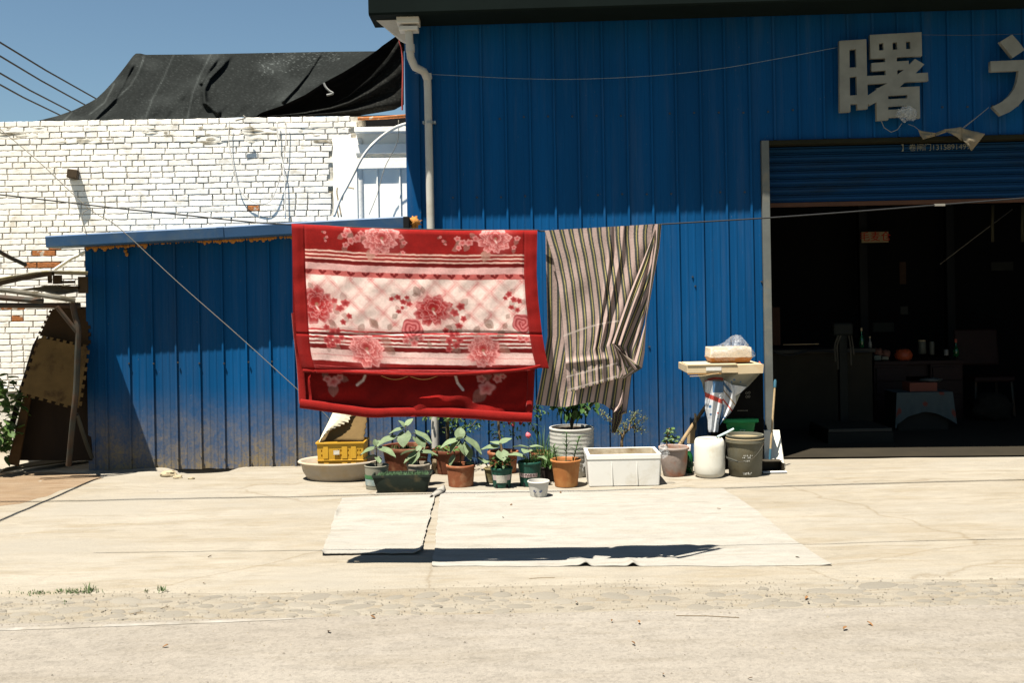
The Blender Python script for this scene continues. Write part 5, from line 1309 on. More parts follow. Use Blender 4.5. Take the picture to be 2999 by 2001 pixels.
def eggplant(parent, z0, h, leaves, lean=(0, 0), mat=None):
    """stem plus leaves (height share, azimuth deg, stalk pitch deg, stalk length, leaf length, leaf pitch deg)"""
    mb = MB(); top = Vector((lean[0], lean[1], z0 + h)); st = [Vector((0, 0, z0 - .01)), Vector((lean[0] * .3, lean[1] * .3, z0 + h * .5)), top]
    mb.tube(smooth_path(st, 4), [.0055] * 4 + [.004] * 4 + [.003], 6); lv = []
    for (f, az, sp, sl, L, lp_) in leaves:
        f2 = f * 2; b = st[0].lerp(st[1], f2) if f2 < 1 else st[1].lerp(st[2], f2 - 1)
        a = rad(az); d = Vector((math.cos(a) * math.cos(rad(sp)), math.sin(a) * math.cos(rad(sp)), math.sin(rad(sp)))); e = b + d * sl
        mb.tube([b, b.lerp(e, .5) + Vector((0, 0, .004)), e], .0026, 5); lv.append((e, a, rad(lp_), L))
    mb.build('stem', MAT['stem'], parent=parent, smooth=True, sharp=0)
    for k, (e, a, p_, L) in enumerate(lv): add_leaf(parent, e, a, p_, L * 1.05, L * .98, .28 + .1 * math.sin(k * 3.1), .22, mat=mat, roll=.15 * math.sin(k * 2.3))
# oval basin
loc, rb, rt, h = stand(996, 1420, 96, 122, 1350)
ba = thing('basin', loc, 'big oval dusty pink-cream basin in front of the shed', 'basin')
prof = [(rb * .95, 0), (rb, .01), (lerp(rb, rt, .5), h * .5), (rt - .025, h - .02), (rt - .012, h - .012), (rt, h - .006), (rt + .003, h + .004), (rt - .004, h + .012), (rt - .018, h + .012), (rt - .028, h + .002), (lerp(rb, rt, .45) - .02, h * .5), (rb - .02, .015)]
mb = MB(); mb.lathe(prof, 48, sy=.72); mb.build('basin_body', M('pinkish_cream_plastic', (.34, .285, .215), .55, .14, 5, .04, 40, col2=(.32, .235, .13), mixs=5, lo=.5, hi=.75, world=True), parent=ba, smooth=True, sharp=50)
# crate in the basin
def lcrate():
    g = P(996, 1352, loc.y - .03); cx0 = P(927, 1330, loc.y - .16).x; cx1 = P(1064, 1330, loc.y - .16).x
    w = cx1 - cx0; d = .25; z0 = loc.z + .022; zt = P(996, 1297, loc.y - .16).z; hh = zt - z0; yf = loc.y - .14
    t = thing('crate', ((cx0 + cx1) / 2, yf + d / 2, z0), 'yellow perforated plastic crate standing in the oval basin', 'crate')
    my = M('yellow_plastic_crate', (.44, .245, .022), .5, .12, 6, .03, 40, col2=(.42, .26, .07), mixs=6, lo=.5, hi=.8)
    def side(n, w, flip, name):
        """panel in local x/z with rows of square holes, drafted outward"""
        mb = MB(); nx = 38; nz = 15; th = .004
        cw, ch = w / nx, hh / nz
        hole = set()
        blocks = ((3, 6), (12, 14), (17, 19), (24, 26), (32, 35)) if w > .3 else ((3, 6), (12, 15), (21, 24), (31, 34))
        for i in range(nx):
            for j in range(nz):
                if j in (7, 8, 0, 14, 13): continue
                b = (i % 2 == 1 and j % 2 == 1)
                zone = any(a <= i <= c for a, c in blocks) or (10 <= i <= 17 and j < 7) or (20 <= i <= 27 and j < 7)
                if b and zone: hole.add((i, j))
        for i in range(nx):
            for j in range(nz):
                if (i, j) in hole: continue
                x0, x1 = -w / 2 + i * cw, -w / 2 + (i + 1) * cw; z0_, z1_ = j * ch, (j + 1) * ch
                mb.add([(x0, 0, z0_), (x1, 0, z0_), (x1, 0, z1_), (x0, 0, z1_)], [(0, 1, 2, 3)])
        return mb
    draft = .10
    def emit(mb, f, name):
        mb.v = [f(v) for v in mb.v]; return mb.build(name, my, parent=t, solid=.004)
    emit(side(0, w, 0, 'side'), lambda v: (v[0] * (.93 + .07 * v[2] / hh), -d / 2 * (.93 + .07 * v[2] / hh), v[2]), 'side_panel')
    emit(side(0, w, 0, 'side'), lambda v: (v[0] * (.93 + .07 * v[2] / hh), d / 2 * (.93 + .07 * v[2] / hh), v[2]), 'side_panel')
    emit(side(0, d, 0, 'end'), lambda v: (-w / 2 * (.93 + .07 * v[2] / hh), v[0] * (.93 + .07 * v[2] / hh), v[2]), 'end_panel')
    emit(side(0, d, 0, 'end'), lambda v: (w / 2 * (.93 + .07 * v[2] / hh), v[0] * (.93 + .07 * v[2] / hh), v[2]), 'end_panel')
    mb = MB(); mb.box((0, 0, .004), (w * .93, d * .93, .005)); mb.build('floor_panel', my, parent=t)
    mb = MB()
    for z, o_, hgt in ((hh - .006, .008, .014), (hh * .5, .005, .006)):
        k = .93 + .07 * z / hh; a, b = w / 2 * k + o_, d / 2 * k + o_
        mb.box((0, -b, z), (a * 2, .006, hgt)); mb.box((0, b, z), (a * 2, .006, hgt)); mb.box((-a, 0, z), (.006, b * 2 - .008, hgt)); mb.box((a, 0, z), (.006, b * 2 - .008, hgt))
    mb.build('rim', my, parent=t, bevel=.002)
    for xx, ww in ((-.118, .045), (.035, .05), (.108, .045)):
        MB().box((xx, -d / 2 * .99 - .004, hh * .72), (ww * .9, .004, hh * .34)).build('rib', my, parent=t, bevel=.0015); MB().box((xx * .97, -d / 2 * .96 - .004, hh * .25), (ww * .9, .004, hh * .36)).build('rib', my, parent=t, bevel=.0015)
    mb = MB(); mb.box((-.03, -d / 2 * .99 - .010, hh * .72), (.048, .002, .035)); mb.build('worn_label', M('worn_white_label', (.45, .42, .35), .8, .3, 60), parent=t)
    return t, yf, d, zt, cx0, cx1
cr, yf, d_, zt, cx0, cx1 = lcrate()
# folded foam mat standing in the crate
ce = lambda x, y, D: P(860 + x / 4.7, 1180 + y / 4.7, D)
fm = thing('foam_mat', (cr.location.x, cr.location.y, zt - .05), 'cream foam mat folded into a V in the yellow crate, brown inside darkened for shade', 'foam mat')
yb, ym = yf + .20, yf + .06
m_cream = M('cream_foam', (.48, .43, .31), .9, .1, 8, .1, 80); m_brownf = M('shaded_tan_foam', (.12, .075, .027), .9, .25, 6, .2, 60)  # brown reverse darkened further for the shade inside the fold
# lit flap: left edge line, jagged right edge
mb = MB(); Lp = [ce(352, 545, ym), ce(405, 420, ym + .03), ce(470, 290, ym + .07), ce(540, 140, ym + .11), ce(600, 20, ym + .15)]
Rp = []
jag = [(372, 540), (385, 500), (405, 470), (430, 455), (440, 430), (470, 415), (480, 390), (520, 372), (535, 345), (575, 350), (590, 322), (640, 325), (650, 300), (695, 300), (700, 270), (755, 275), (750, 240), (775, 235), (765, 200), (785, 185), (790, 130), (820, 60), (830, 10)]
for k, (x, y) in enumerate(jag): Rp.append(ce(x, y, ym + .01 + .14 * k / len(jag)))
rows = []
for k, r_ in enumerate(Rp):
    f = k / (len(Rp) - 1); q = f * (len(Lp) - 1); i = min(int(q), len(Lp) - 2); l_ = Lp[i].lerp(Lp[i + 1], q - i)
    rows.append([l_.lerp(r_, g) + Vector((0, -.015 * math.sin(g * math.pi), 0)) for g in (0, .25, .5, .75, 1)])
grid(mb, rows); mb.build('lit_flap', m_cream, parent=fm, world=True, solid=.008)
mb = MB(); rows = []
for k in range(14):
    f = k / 13; l_ = ce(lerp(352, 590, f), lerp(548, 20, f), ym + .02 + .17 * f); 
    jx = 14 * (1 if k % 2 else -.3)
    r_ = ce(lerp(955, 1035, f) + jx, lerp(535, 20, f), ym + .03 + .12 * f); mid = l_.lerp(r_, .5) + Vector((0, .10, 0))
    rows.append([l_ * (1 - g) ** 2 + mid * 2 * g * (1 - g) + r_ * g * g for g in [q / 10 for q in range(11)]])
grid(mb, rows); mb.build('inner_flap', m_brownf, parent=fm, world=True, smooth=True, sharp=60, solid=.008)

def P2(x, y): return 1300 + x / 4.7, 1150 + y / 4.7
def pot_thing(cx, yb, rbp, rtp, yt, label, cat='potted plant', name='potted_plant', **kw):
    loc, rb, rt, h = stand(cx, yb, rbp, rtp, yt)
    t = thing(name, loc, label, cat); return t, loc, rb, rt, h
# big dark terracotta pot with eggplant
t, loc, rb, rt, h = pot_thing(1189, 1399, 55, 72, 1306, 'large dark terracotta pot with big eggplant leaves behind the black trough')
vessel(t, rb, rt, h, MAT['terrad'], rim=.014, rimh=.035, wall=.012, soilz=.84)
mb = MB(); 
for a in np.linspace(0, 6.28, 60): 
    for k in range(3): r_ = rt * .75 * random.random(); blade(mb, Vector((r_ * math.cos(a), r_ * math.sin(a), h * .85)), .03, .01, a * 3, .003)
mb.build('seedling', MAT['leafgrass'], parent=t, kind='stuff')
eggplant(t, h * .84, .20, [(.93, 160, 40, .02, .07, 55), (.98, 40, 45, .02, .075, 50), (.80, 178, 25, .035, .11, -8), (.72, 262, -5, .02, .125, -38), (.62, 352, 12, .09, .15, -22), (.45, 195, 10, .10, .15, -10), (.4, 20, 5, .10, .10, -15), (.55, 320, 0, .12, .12, -30)])
# seedling in the clear tub (left)
t, loc, rb, rt, h = pot_thing(1103, 1438, 32, 36, 1362, 'tall greyish tub with green band and eggplant seedling left of the black trough')
vessel(t, rb, rt, h, M('grey_clouded_tub', (.19, .18, .135), .5, .2, 5, .05, 30, col2=(.17, .16, .12), mixs=5, world=True), rim=.003, rimh=.01, wall=.003)
mb = MB(); mb.lathe([(rb + (rt - rb) * f * .93 + .0015, h * f) for f in (.18, .45)], 28); mb.f = mb.f[:-2]; mb.m = mb.m[:-2]; mb.build('pale_blue_band', M('faded_label', (.20, .25, .24), .6, .3, 12, col2=(.33, .31, .25), mixs=9), parent=t, smooth=True)
mb = MB(); mb.lathe([(rb + (rt - rb) * f * .93 + .0025, h * f) for f in (.46, .62)], 28); mb.f = mb.f[:-2]; mb.m = mb.m[:-2]; mb.build('green_band', M('green_label', (.04, .13, .05), .6, .3, 12), parent=t, smooth=True)
eggplant(t, h * .86, .17, [(.98, 120, 60, .012, .05, 70), (.95, 60, 60, .012, .055, 55), (.86, 185, 10, .02, .105, -12), (.84, 350, 10, .03, .13, -14), (.55, 200, 10, .02, .07, -5), (.5, 300, 0, .015, .06, -25), (.3, 190, 0, .02, .05, -10)])
# weathered grey pot
t, loc, rb, rt, h = pot_thing(1226, 1428, 30, 36, 1357, 'weathered grey-brown pot with young eggplant directly behind the black trough')
vessel(t, rb, rt, h, M('grey_weathered_pot', (.23, .19, .14), .9, .35, 9, .3, 40, col2=(.33, .30, .24), mixs=6), rim=.006, rimh=.02, wall=.008, wob=.03)
eggplant(t, h * .86, .12, [(.95, 80, 60, .01, .05, 60), (.9, 170, 25, .03, .115, -2), (.85, 230, 5, .02, .105, -40), (.8, 10, 15, .03, .12, 0), (.75, 205, -5, .03, .10, -20), (.5, 330, 20, .02, .05, 20)])
# black trough
cl = G(1173, 1449); yfr = cl.y; xl_ = G(1104, 1449).x; xr_ = G(1247, 1449).x
tx0, tx1 = P(1087, 1395, yfr).x, P(1262, 1395, yfr).x; th_ = P(1173, 1395, yfr).z
tr = thing('planter_trough', ((tx0 + tx1) / 2, yfr + .10, gz(cl.x, yfr)), 'long black plastic trough of fine green seedlings with muddy front', 'planter')
w0, w1 = (xr_ - xl_), (tx1 - tx0); dd0, dd1 = .13, .19
mb = MB()
def ring4(w, d, z): return [(-w / 2, -d / 2, z), (w / 2, -d / 2, z), (w / 2, d / 2, z), (-w / 2, d / 2, z)]
def round_ring(w, d, z, r=.02, n=4):
    out = []
    for sx_, sy_, a0 in ((-1, -1, 180), (1, -1, 270), (1, 1, 0), (-1, 1, 90)):
        for k in range(n + 1):
            a = rad(a0 + 90 * k / n); out.append((sx_ * (w / 2 - r) + r * math.cos(a), sy_ * (d / 2 - r) + r * math.sin(a), z))
    return out
R = [round_ring(w0, dd0, 0), round_ring(lerp(w0, w1, .85), lerp(dd0, dd1, .85), th_ * .86), round_ring(w1 - .01, dd1 - .01, th_ * .86 + .003), round_ring(w1, dd1, th_ * .88), round_ring(w1, dd1, th_), round_ring(w1 - .02, dd1 - .02, th_, .014), round_ring(w1 - .03, dd1 - .03, th_ * .7, .012), round_ring(w0 - .01, dd0 - .01, .012, .012)]
grid(mb, R, wrap=True); mb.add(R[0], [tuple(range(20))[::-1]]); mb.add(R[-1], [tuple(range(20))])
mb.build('trough_body', M('muddy_black_plastic', (.012, .018, .012), .6, .3, 6, .1, 40, col2=(.11, .08, .035), mixs=3.2, lo=.50, hi=.70), parent=tr, smooth=True, sharp=40)
mb = MB(); mb.add(round_ring(w1 - .04, dd1 - .04, th_ * .82, .01), [tuple(range(20))]); mb.build('soil', MAT['soil'], parent=tr)
mb = MB(); rnd = random.Random(3)
for k in range(900): blade(mb, Vector((rnd.uniform(-w1 / 2 + .03, w1 / 2 - .03), rnd.uniform(-dd1 / 2 + .02, dd1 / 2 - .02), th_ * .82)), rnd.uniform(.015, .036), .012, rnd.uniform(0, 6.28), .0022)
mb.build('seedling', M('blue_green_seedling', (.06, .11, .05), .6, .3, 20, 0, sss=.2), parent=tr, kind='stuff', smooth=True, sharp=0)
# wide bowl behind, dead twigs plant
t, loc, rb, rt, h = pot_thing(1314, 1392, 40, 52, 1316, 'wide brown bowl pot right of the downpipe with dry sprigs', )
vessel(t, rb, rt, h, MAT['terrad'], rim=.012, rimh=.03, wall=.012)
mb = MB(); leaf_cloud(mb, (-.05, -.04, h + .005), .14, .10, .035, 45, .05, .035, 5); mb.build('foliage', MAT['leafmid'], parent=t, kind='stuff', smooth=True, sharp=0)
g = G(1285, 1391); mb = crumple((g.x, g.y + .06, .10), .062, 33, 10, 14, .4, squash=(1.1, .9, 1.2)); mb.lathe([(.04, 0), (.05, .05)], 10, (g.x, g.y + .06, 0))
tag(mb.build('stone', M('brown_stone', (.15, .11, .065), .9, .3, 10, .4, 40), smooth=True, sharp=30), 'brown boulder between the downpipe and the terracotta pot', 'stone')
# tree in the back right of pipe with trunk + leaves (behind bowl)
def twig_tree(parent, z0, h, spread, nbr, seed, leafmat, L, Wd, nl, trunk=.009, up=.55, lc=.08, open_=1.0, lname='foliage'):
    rnd = random.Random(seed); mb = MB(); lf = MB(); base = Vector((0, 0, z0 - .02))
    top = base + Vector((rnd.uniform(-.02, .02), 0, h * up)); mb.tube(smooth_path([base, base.lerp(top, .5) + Vector((rnd.uniform(-.015, .015), 0, 0)), top], 3), [trunk, trunk, trunk * .9, trunk * .85, trunk * .8, trunk * .75, trunk * .7], 7)
    for k in range(nbr):
        a = 2 * math.pi * k / nbr + rnd.uniform(-.4, .4); r_ = spread * rnd.uniform(.55, 1.0) * open_
        e = top + Vector((math.cos(a) * r_, math.sin(a) * r_ * .7, h * (1 - up) * rnd.uniform(.45, 1.05))); m_ = top.lerp(e, .5) + Vector((math.cos(a) * r_ * .2, 0, -.01))
        pth = smooth_path([top + Vector((0, 0, -h * .04)), m_, e], 4); mb.tube(pth, [trunk * .55 * (1 - .07 * q) for q in range(len(pth))], 5)
        for q in range(nl):
            p = pth[rnd.randrange(3, len(pth))] + Vector((rnd.gauss(0, lc * .5), rnd.gauss(0, lc * .5), rnd.gauss(0, lc * .4)))
            grid(lf, place_rows(leaf_mesh(L * rnd.uniform(.6, 1.2), Wd * rnd.uniform(.7, 1.2), .3, .3, n=4, m=2), p, rnd.uniform(0, 6.28), rnd.uniform(-.8, .6), rnd.uniform(-.5, .5)))
            if q % 3 == 0: mb.tube([pth[rnd.randrange(2, len(pth))], p], .0012, 4)
    mb.build('stem', MAT['bark'], parent=parent, smooth=True, sharp=0); lf.build(lname, leafmat, parent=parent, kind='stuff', smooth=True, sharp=0)
# terracotta pot with eggplant
t, loc, rb, rt, h = pot_thing(1349, 1431, 36, 43, 1360, 'scuffed terracotta pot with drooping eggplant right of the felt scrap')
vessel(t, rb, rt, h, MAT['terra'], rim=.006, rimh=.022, wall=.008)
eggplant(t, h * .86, .225, [(.98, 90, 70, .012, .085, 70), (.95, 270, 40, .01, .05, 40), (.88, 185, 15, .03, .13, -12), (.86, 215, 15, .02, .10, -35), (.87, 350, 25, .05, .16, -32), (.80, 300, 10, .03, .10, -40), (.72, 330, -10, .05, .10, -55), (.42, 205, -5, .05, .085, -50), (.45, 345, -10, .15, .09, -30), (.15, 350, 5, .05, .07, -10)], lean=(-.002, 0))
# tree behind it (rose stock) and ivy bank under the blanket
t, loc, rb, rt, h = pot_thing(1473, 1392, 38, 46, 1321, 'brown back-row pot with rose bush and one pink flower', )
vessel(t, rb, rt, h, MAT['terra'], rim=.012, rimh=.028, wall=.01)
mb = MB(); st = [Vector((0, 0, h * .8)), Vector((-.03, .02, h + .14)), Vector((-.03, .02, h + .34))]; mb.tube(smooth_path(st, 4), .011, 7)
brs = [((-.38, .03, .36), (-.22, .04, .42)), ((-.2, 0, .25), (-.12, 0, .34)), ((.28, .0, .17), (.14, 0, .32)), ((.2, .02, .36), (.1, .02, .4)), ((.1, 0, .12), (.06, 0, .3)), ((-.27, .02, .2), (-.1, .02, .36)), ((.33, 0, .30), (.2, 0, .38))]
lf = MB(); rnd = random.Random(14)
for e, m_ in brs:
    e = Vector(e) + Vector((0, 0, h)); m_ = Vector(m_) + Vector((0, 0, h)); b0 = Vector((-.03, .02, h + .28)); pth = smooth_path([b0, m_, e], 6); mb.tube(pth, .0028, 5)
    for q in range(54):
        p = pth[rnd.randrange(3, len(pth))] + Vector((rnd.gauss(0, .03), rnd.gauss(0, .03), rnd.gauss(0, .025)))
        grid(lf, place_rows(leaf_mesh(rnd.uniform(.022, .042), rnd.uniform(.016, .026), .3, .3, n=4, m=2), p, rnd.uniform(0, 6.28), rnd.uniform(-1.2, .5), rnd.uniform(-.5, .5)))
leaf_cloud(lf, (-.05, .05, h + .18), .05, .04, .12, 40, .045, .03, 3)
mb.build('stem', MAT['bark'], parent=t, smooth=True, sharp=0); lf.build('foliage', MAT['leafdark'], parent=t, kind='stuff', smooth=True, sharp=0)
fl_ = crumple((P(1547, 1275, loc.y).x - loc.x, -.02, P(1547, 1275, loc.y).z - loc.z), .022, 5, 8, 12, .5); fl_.build('flower', M('pink_rose_petals', (.55, .10, .12), .7, .3, 60), parent=t, smooth=True, sharp=0)
for px, py in ((1503, 1246), (1525, 1240), (1492, 1238)):
    q = P(px, py, loc.y); crumple((q.x - loc.x, 0, q.z - loc.z), .016, px, 7, 10, .6).build('flower', M('dark_red_rose', (.16, .015, .02), .7, .3, 60), parent=t, smooth=True, sharp=0)
# tree trunk left of it
t, loc, rb, rt, h = pot_thing(1312, 1372, 26, 30, 1330, 'slim tree sapling in a small pot behind the wide bowl'); vessel(t, rb, rt, h, MAT['terrad'], rim=.008, rimh=.02, wall=.008)
mb = MB(); mb.tube([Vector((0, 0, h * .7)), Vector((.0, 0, h + .22)), Vector((.01, 0, h + .48))], [.017, .015, .012], 8); rnd = random.Random(4); lf = MB()
for k in range(9):
    a = rnd.uniform(0, 6.28); b0 = Vector((0, 0, h + rnd.uniform(.16, .4))); e = b0 + Vector((math.cos(a) * .2, math.sin(a) * .1, rnd.uniform(-.03, .12))); mb.tube([b0, e], .003, 5)
    for q in range(16):
        p = b0.lerp(e, rnd.uniform(.3, 1.1)) + Vector((rnd.gauss(0, .02), rnd.gauss(0, .02), rnd.gauss(0, .02))); grid(lf, place_rows(leaf_mesh(.035, .024, .3, .3, n=3, m=2), p, rnd.uniform(0, 6.28), rnd.uniform(-1, .5)))
mb.build('stem', MAT['stem'], parent=t, smooth=True, sharp=0); lf.build('foliage', MAT['leafmid'], parent=t, kind='stuff', smooth=True, sharp=0)
# small half hidden pot
t, loc, rb, rt, h = pot_thing(1440, 1416, 16, 24, 1370, 'small tapered olive pot half hidden behind the white-labelled green pot', 'pot', 'pot')
vessel(t, rb, rt, h, M('olive_pot', (.15, .12, .05), .8, .3, 8, .2, 40, col2=(.3, .25, .15)), rim=.006, rimh=.015)
# green pot with white label
m_green = M('dark_green_plastic', (.012, .058, .04), .45, .2, 6, .05, 40, col2=(.06, .10, .075), mixs=5, lo=.55, hi=.8)
def nursery_pot(t, rb, rt, h, loc):
    o = vessel(t, rb, rt, h, m_green, rim=.004, rimh=.02, wall=.004)
    for a in range(5):
        an = rad(-90 + a * 72 + 36); c = Vector((math.cos(an) * rb * 1.0, math.sin(an) * rb * 1.0, .018)); MB().box(c, (.012, .022, .034), rz=an, taper=.6).build('foot_notch', MAT['dark'], parent=t)
def wrap_label(parent, rb, rt, h, f0, f1, a0, a1, mat, off=.0018, name='paper_label'):
    mb = MB(); rows = []
    for f in (f0, (f0 + f1) / 2, f1):
        r_ = lerp(rb, rt - .004, f * h / (h - .02)) + off
        rows.append([(r_ * math.cos(rad(a)), r_ * math.sin(rad(a)), f * h) for a in np.linspace(a0, a1, 14)])
    grid(mb, rows); return mb.build(name, mat, parent=parent, smooth=True, sharp=0)
t, loc, rb, rt, h = pot_thing(1469, 1432, 25, 33, 1368, 'green nursery pot with white paper label and bushy dark herb')
nursery_pot(t, rb, rt, h, loc); m_lab = M('dirty_white_label', (.46, .43, .36), .8, .2, 50, col2=(.28, .24, .2), mixs=30, lo=.58, hi=.66)
wrap_label(t, rb, rt, h, .40, .66, -150, -30, M('pinkish_label', (.40, .33, .31), .8, .2, 40), off=.0013); wrap_label(t, rb, rt, h, .28, .66, -122, -58, m_lab, off=.0028)
mb = MB(); leaf_cloud(mb, (.0, -.02, h + .045), .085, .08, .055, 190, .035, .028, 9); mb.build('foliage', MAT['leafdark'], parent=t, kind='stuff', smooth=True, sharp=0)
eggplant(t, h * .86, .20, [(.9, 140, 35, .02, .085, 20), (.95, 30, 35, .02, .09, 30), (.8, 175, 15, .03, .115, 5), (.7, 280, 0, .04, .10, -20), (.5, 350, 10, .06, .13, 5), (.3, 185, 5, .09, .08, -5)], lean=(-.01, .02))
# FLOWERS pot
t, loc, rb, rt, h = pot_thing(1551, 1428, 28, 36, 1351, 'green nursery pot lettered FLOWERS behind the little white cup')
nursery_pot(t, rb, rt, h, loc); wrap_label(t, rb, rt, h, .40, .565, -160, -48, M('pale_pink_label', (.42, .33, .31), .8, .15, 40), off=.0016)
ltx = M('dark_print', (.06, .03, .03), .8, .1)
for k, chx in enumerate('FLOWERS'):
    a = rad(-138 + k * 13.5); r_ = lerp(rb, rt - .004, .48) + .0045
    text(chx, loc + Vector((r_ * math.cos(a), r_ * math.sin(a), h * .482)), .030, ltx, t, rz=a + math.pi / 2, name='lettering')
eggplant(t, h * .86, .13, [(.95, 10, 30, .02, .09, 10), (.9, 170, 30, .03, .10, 15), (.85, 250, 10, .03, .09, 5), (.5, 345, 0, .07, .07, -10)])
mb = MB(); rnd = random.Random(15)
for k in range(90): a = rnd.uniform(0, 6.28); blade(mb, Vector((.07 * math.cos(a) * rnd.random(), .07 * math.sin(a) * rnd.random(), h * .86)), rnd.uniform(.03, .10), rnd.uniform(.02, .08), a, .0028)
mb.build('grass_blade', MAT['leafgrass'], parent=t, kind='stuff', smooth=True, sharp=0)
# black pot with grassy plant
t, loc, rb, rt, h = pot_thing(1603, 1413, 22, 26, 1366, 'black pot of bushy grassy plant between the FLOWERS pot and orange pot'); vessel(t, rb, rt, h, M('black_plastic', (.02, .014, .012), .6, .2), rim=.004, rimh=.015)
mb = MB(); leaf_cloud(mb, (-.01, -.01, h + .05), .09, .08, .075, 240, .04, .012, 19)
for k in range(120): a = rnd.uniform(0, 6.28); blade(mb, Vector((.05 * math.cos(a), .05 * math.sin(a), h * .86)), rnd.uniform(.08, .21), rnd.uniform(.02, .12), a, .003)
mb.build('foliage', MAT['leafgrass'], parent=t, kind='stuff', smooth=True, sharp=0)
# terracotta pot in the back behind them
t, loc, rb, rt, h = pot_thing(1588, 1385, 30, 37, 1323, 'terracotta back-row pot with thin grass behind the FLOWERS pot'); vessel(t, rb, rt, h, MAT['terra'], rim=.008, rimh=.02)
mb = MB()
for k in range(70): a = rnd.uniform(0, 6.28); blade(mb, Vector((.08 * math.cos(a), .08 * math.sin(a), h * .86)), rnd.uniform(.06, .24), rnd.uniform(.02, .15), a, .0025)
mb.build('grass_blade', MAT['leafgrass'], parent=t, kind='stuff', smooth=True, sharp=0)
# small tufts of weed by the wall
mb = MB()
for (px, py, n, hh_) in ((1395, 1350, 40, .03), (1590, 1290, 0, 0)):
    for k in range(n): g = G(px + rnd.gauss(0, 12), py + 22); blade(mb, Vector((g.x, g.y, 0)), hh_, .02, rnd.uniform(0, 6.28), .002)
# little white cup
t, loc, rb, rt, h = pot_thing(1577, 1460, 24, 33, 1408, 'little grubby white cup of soil in front of the pots', 'cup', 'cup')
vessel(t, rb, rt, h, M('grubby_white_cup', (.44, .42, .37), .5, .1, 8, .03, 40, col2=(.25, .22, .18), mixs=14, lo=.6, hi=.72), rim=.006, rimh=.012, wall=.004, soilz=.72)
mb = MB()
for a, w in ((-118, .012), (-108, .006), (-82, .012), (-74, .006)): mb.box(((lerp(rb, rt, .5) + .001) * math.cos(rad(a)), (lerp(rb, rt, .5) + .001) * math.sin(rad(a)), h * .42 + .004 * math.sin(a)), (w, .003, .012), rz=rad(a + 90), ry=.5)
mb.build('blue_print', M('blue_black_print', (.04, .05, .10), .7, .2), parent=t)
# orange pot
t, loc, rb, rt, h = pot_thing(1657, 1430, 33, 46, 1345, 'orange plastic pot with three spiky lily stems'); vessel(t, rb, rt, h, MAT['orange'], rim=.010, rimh=.016, wall=.006)
mb = MB(); lf = MB(); rnd = random.Random(33)
for (x, y, hh_, ln, n) in ((-.0, 0, .22, (.01, 0), 36), (-.065, -.01, .12, (-.03, 0), 26), (.05, .0, .19, (.06, 0), 30)):
    a, b = Vector((x, y, h * .8)), Vector((x + ln[0], y, h * .8 + hh_ + .03)); mb.tube([a, b], .0045, 6)
    for k in range(n):
        f = .25 + .75 * k / n; az = k * 2.4; grid(lf, place_rows(leaf_mesh(rnd.uniform(.05, .075) * (1.1 - .3 * f), .011, .35, .2, n=5, m=2), a.lerp(b, f), az, rnd.uniform(.2, .9)))
mb.build('stem', MAT['leafgrass'], parent=t, smooth=True); lf.build('foliage', M('lily_leaf', (.05, .10, .03), .5, .3, 30, 0, sss=.2), parent=t, kind='stuff', smooth=True, sharp=0)
# big white ribbed pot with jasmine
t, loc, rb, rt, h = pot_thing(1674, 1402, 54, 66, 1251, 'big white ribbed pot with dark jasmine shrub by the wall')
m_wr = M('white_ribbed_pot', (.36, .345, .305), .55, .12, 5, .05, 40, col2=(.2, .18, .15), mixs=22, lo=.63, hi=.75)
vessel(t, rb, rt, h, m_wr, rim=.004, rimh=.02, wall=.012, ribs=11, n=40, bulge=.01, soilz=.95)
mb = MB(); lf = MB(); rnd = random.Random(21)
for (ex, ez, ey) in ((-.17, .28, 0), (-.12, .20, -.05), (-.05, .34, 0), (.05, .30, .03), (.13, .32, 0), (.2, .22, -.03), (.12, .18, -.06), (-.02, .24, -.08), (.24, .30, .02)):
    b0 = Vector((.0, 0, h * .94)); e = b0 + Vector((ex, ey, ez)); pth = smooth_path([b0, b0 + Vector((ex * .25, ey * .3, ez * .6)), e], 5); mb.tube(pth, [.006 - .0003 * q for q in range(len(pth))], 6)
    for q in range(15):
        p = pth[rnd.randrange(5, len(pth))] + Vector((rnd.gauss(0, .022), rnd.gauss(0, .03), rnd.gauss(0, .02)))
        grid(lf, place_rows(leaf_mesh(rnd.uniform(.05, .085), rnd.uniform(.035, .055), .3, .25, n=5, m=4), p, rnd.uniform(0, 6.28), rnd.uniform(-1.2, .3), rnd.uniform(-.4, .4)))
mb.build('stem', MAT['stem'], parent=t, smooth=True); lf.build('foliage', MAT['leafdark'], parent=t, kind='stuff', smooth=True, sharp=0)
# white plastic bag between pot and foam box
m_bagw = M('white_plastic_bag', (.50, .49, .46), .45, .1, 5, .5, 24, bdist=.02, sss=.25)
q = G(1712, 1400); mb = crumple((q.x, q.y + .05, .12), .075, 12, 22, 28, .35, squash=(.95, .9, 1.55)); tag(mb.build('plastic_bag', m_bagw, smooth=True, sharp=0), 'crumpled white plastic bag squeezed between white ribbed pot and foam box', 'plastic bag')
q = G(1716, 1395); mb = crumple((q.x - .0, q.y + .02, .27), .05, 25, 16, 20, .6, squash=(1.2, .8, .9)); tag(mb.build('plastic_bag', m_bagw, smooth=True, sharp=0), 'white knotted top of a plastic bag at the foam box corner', 'plastic bag')
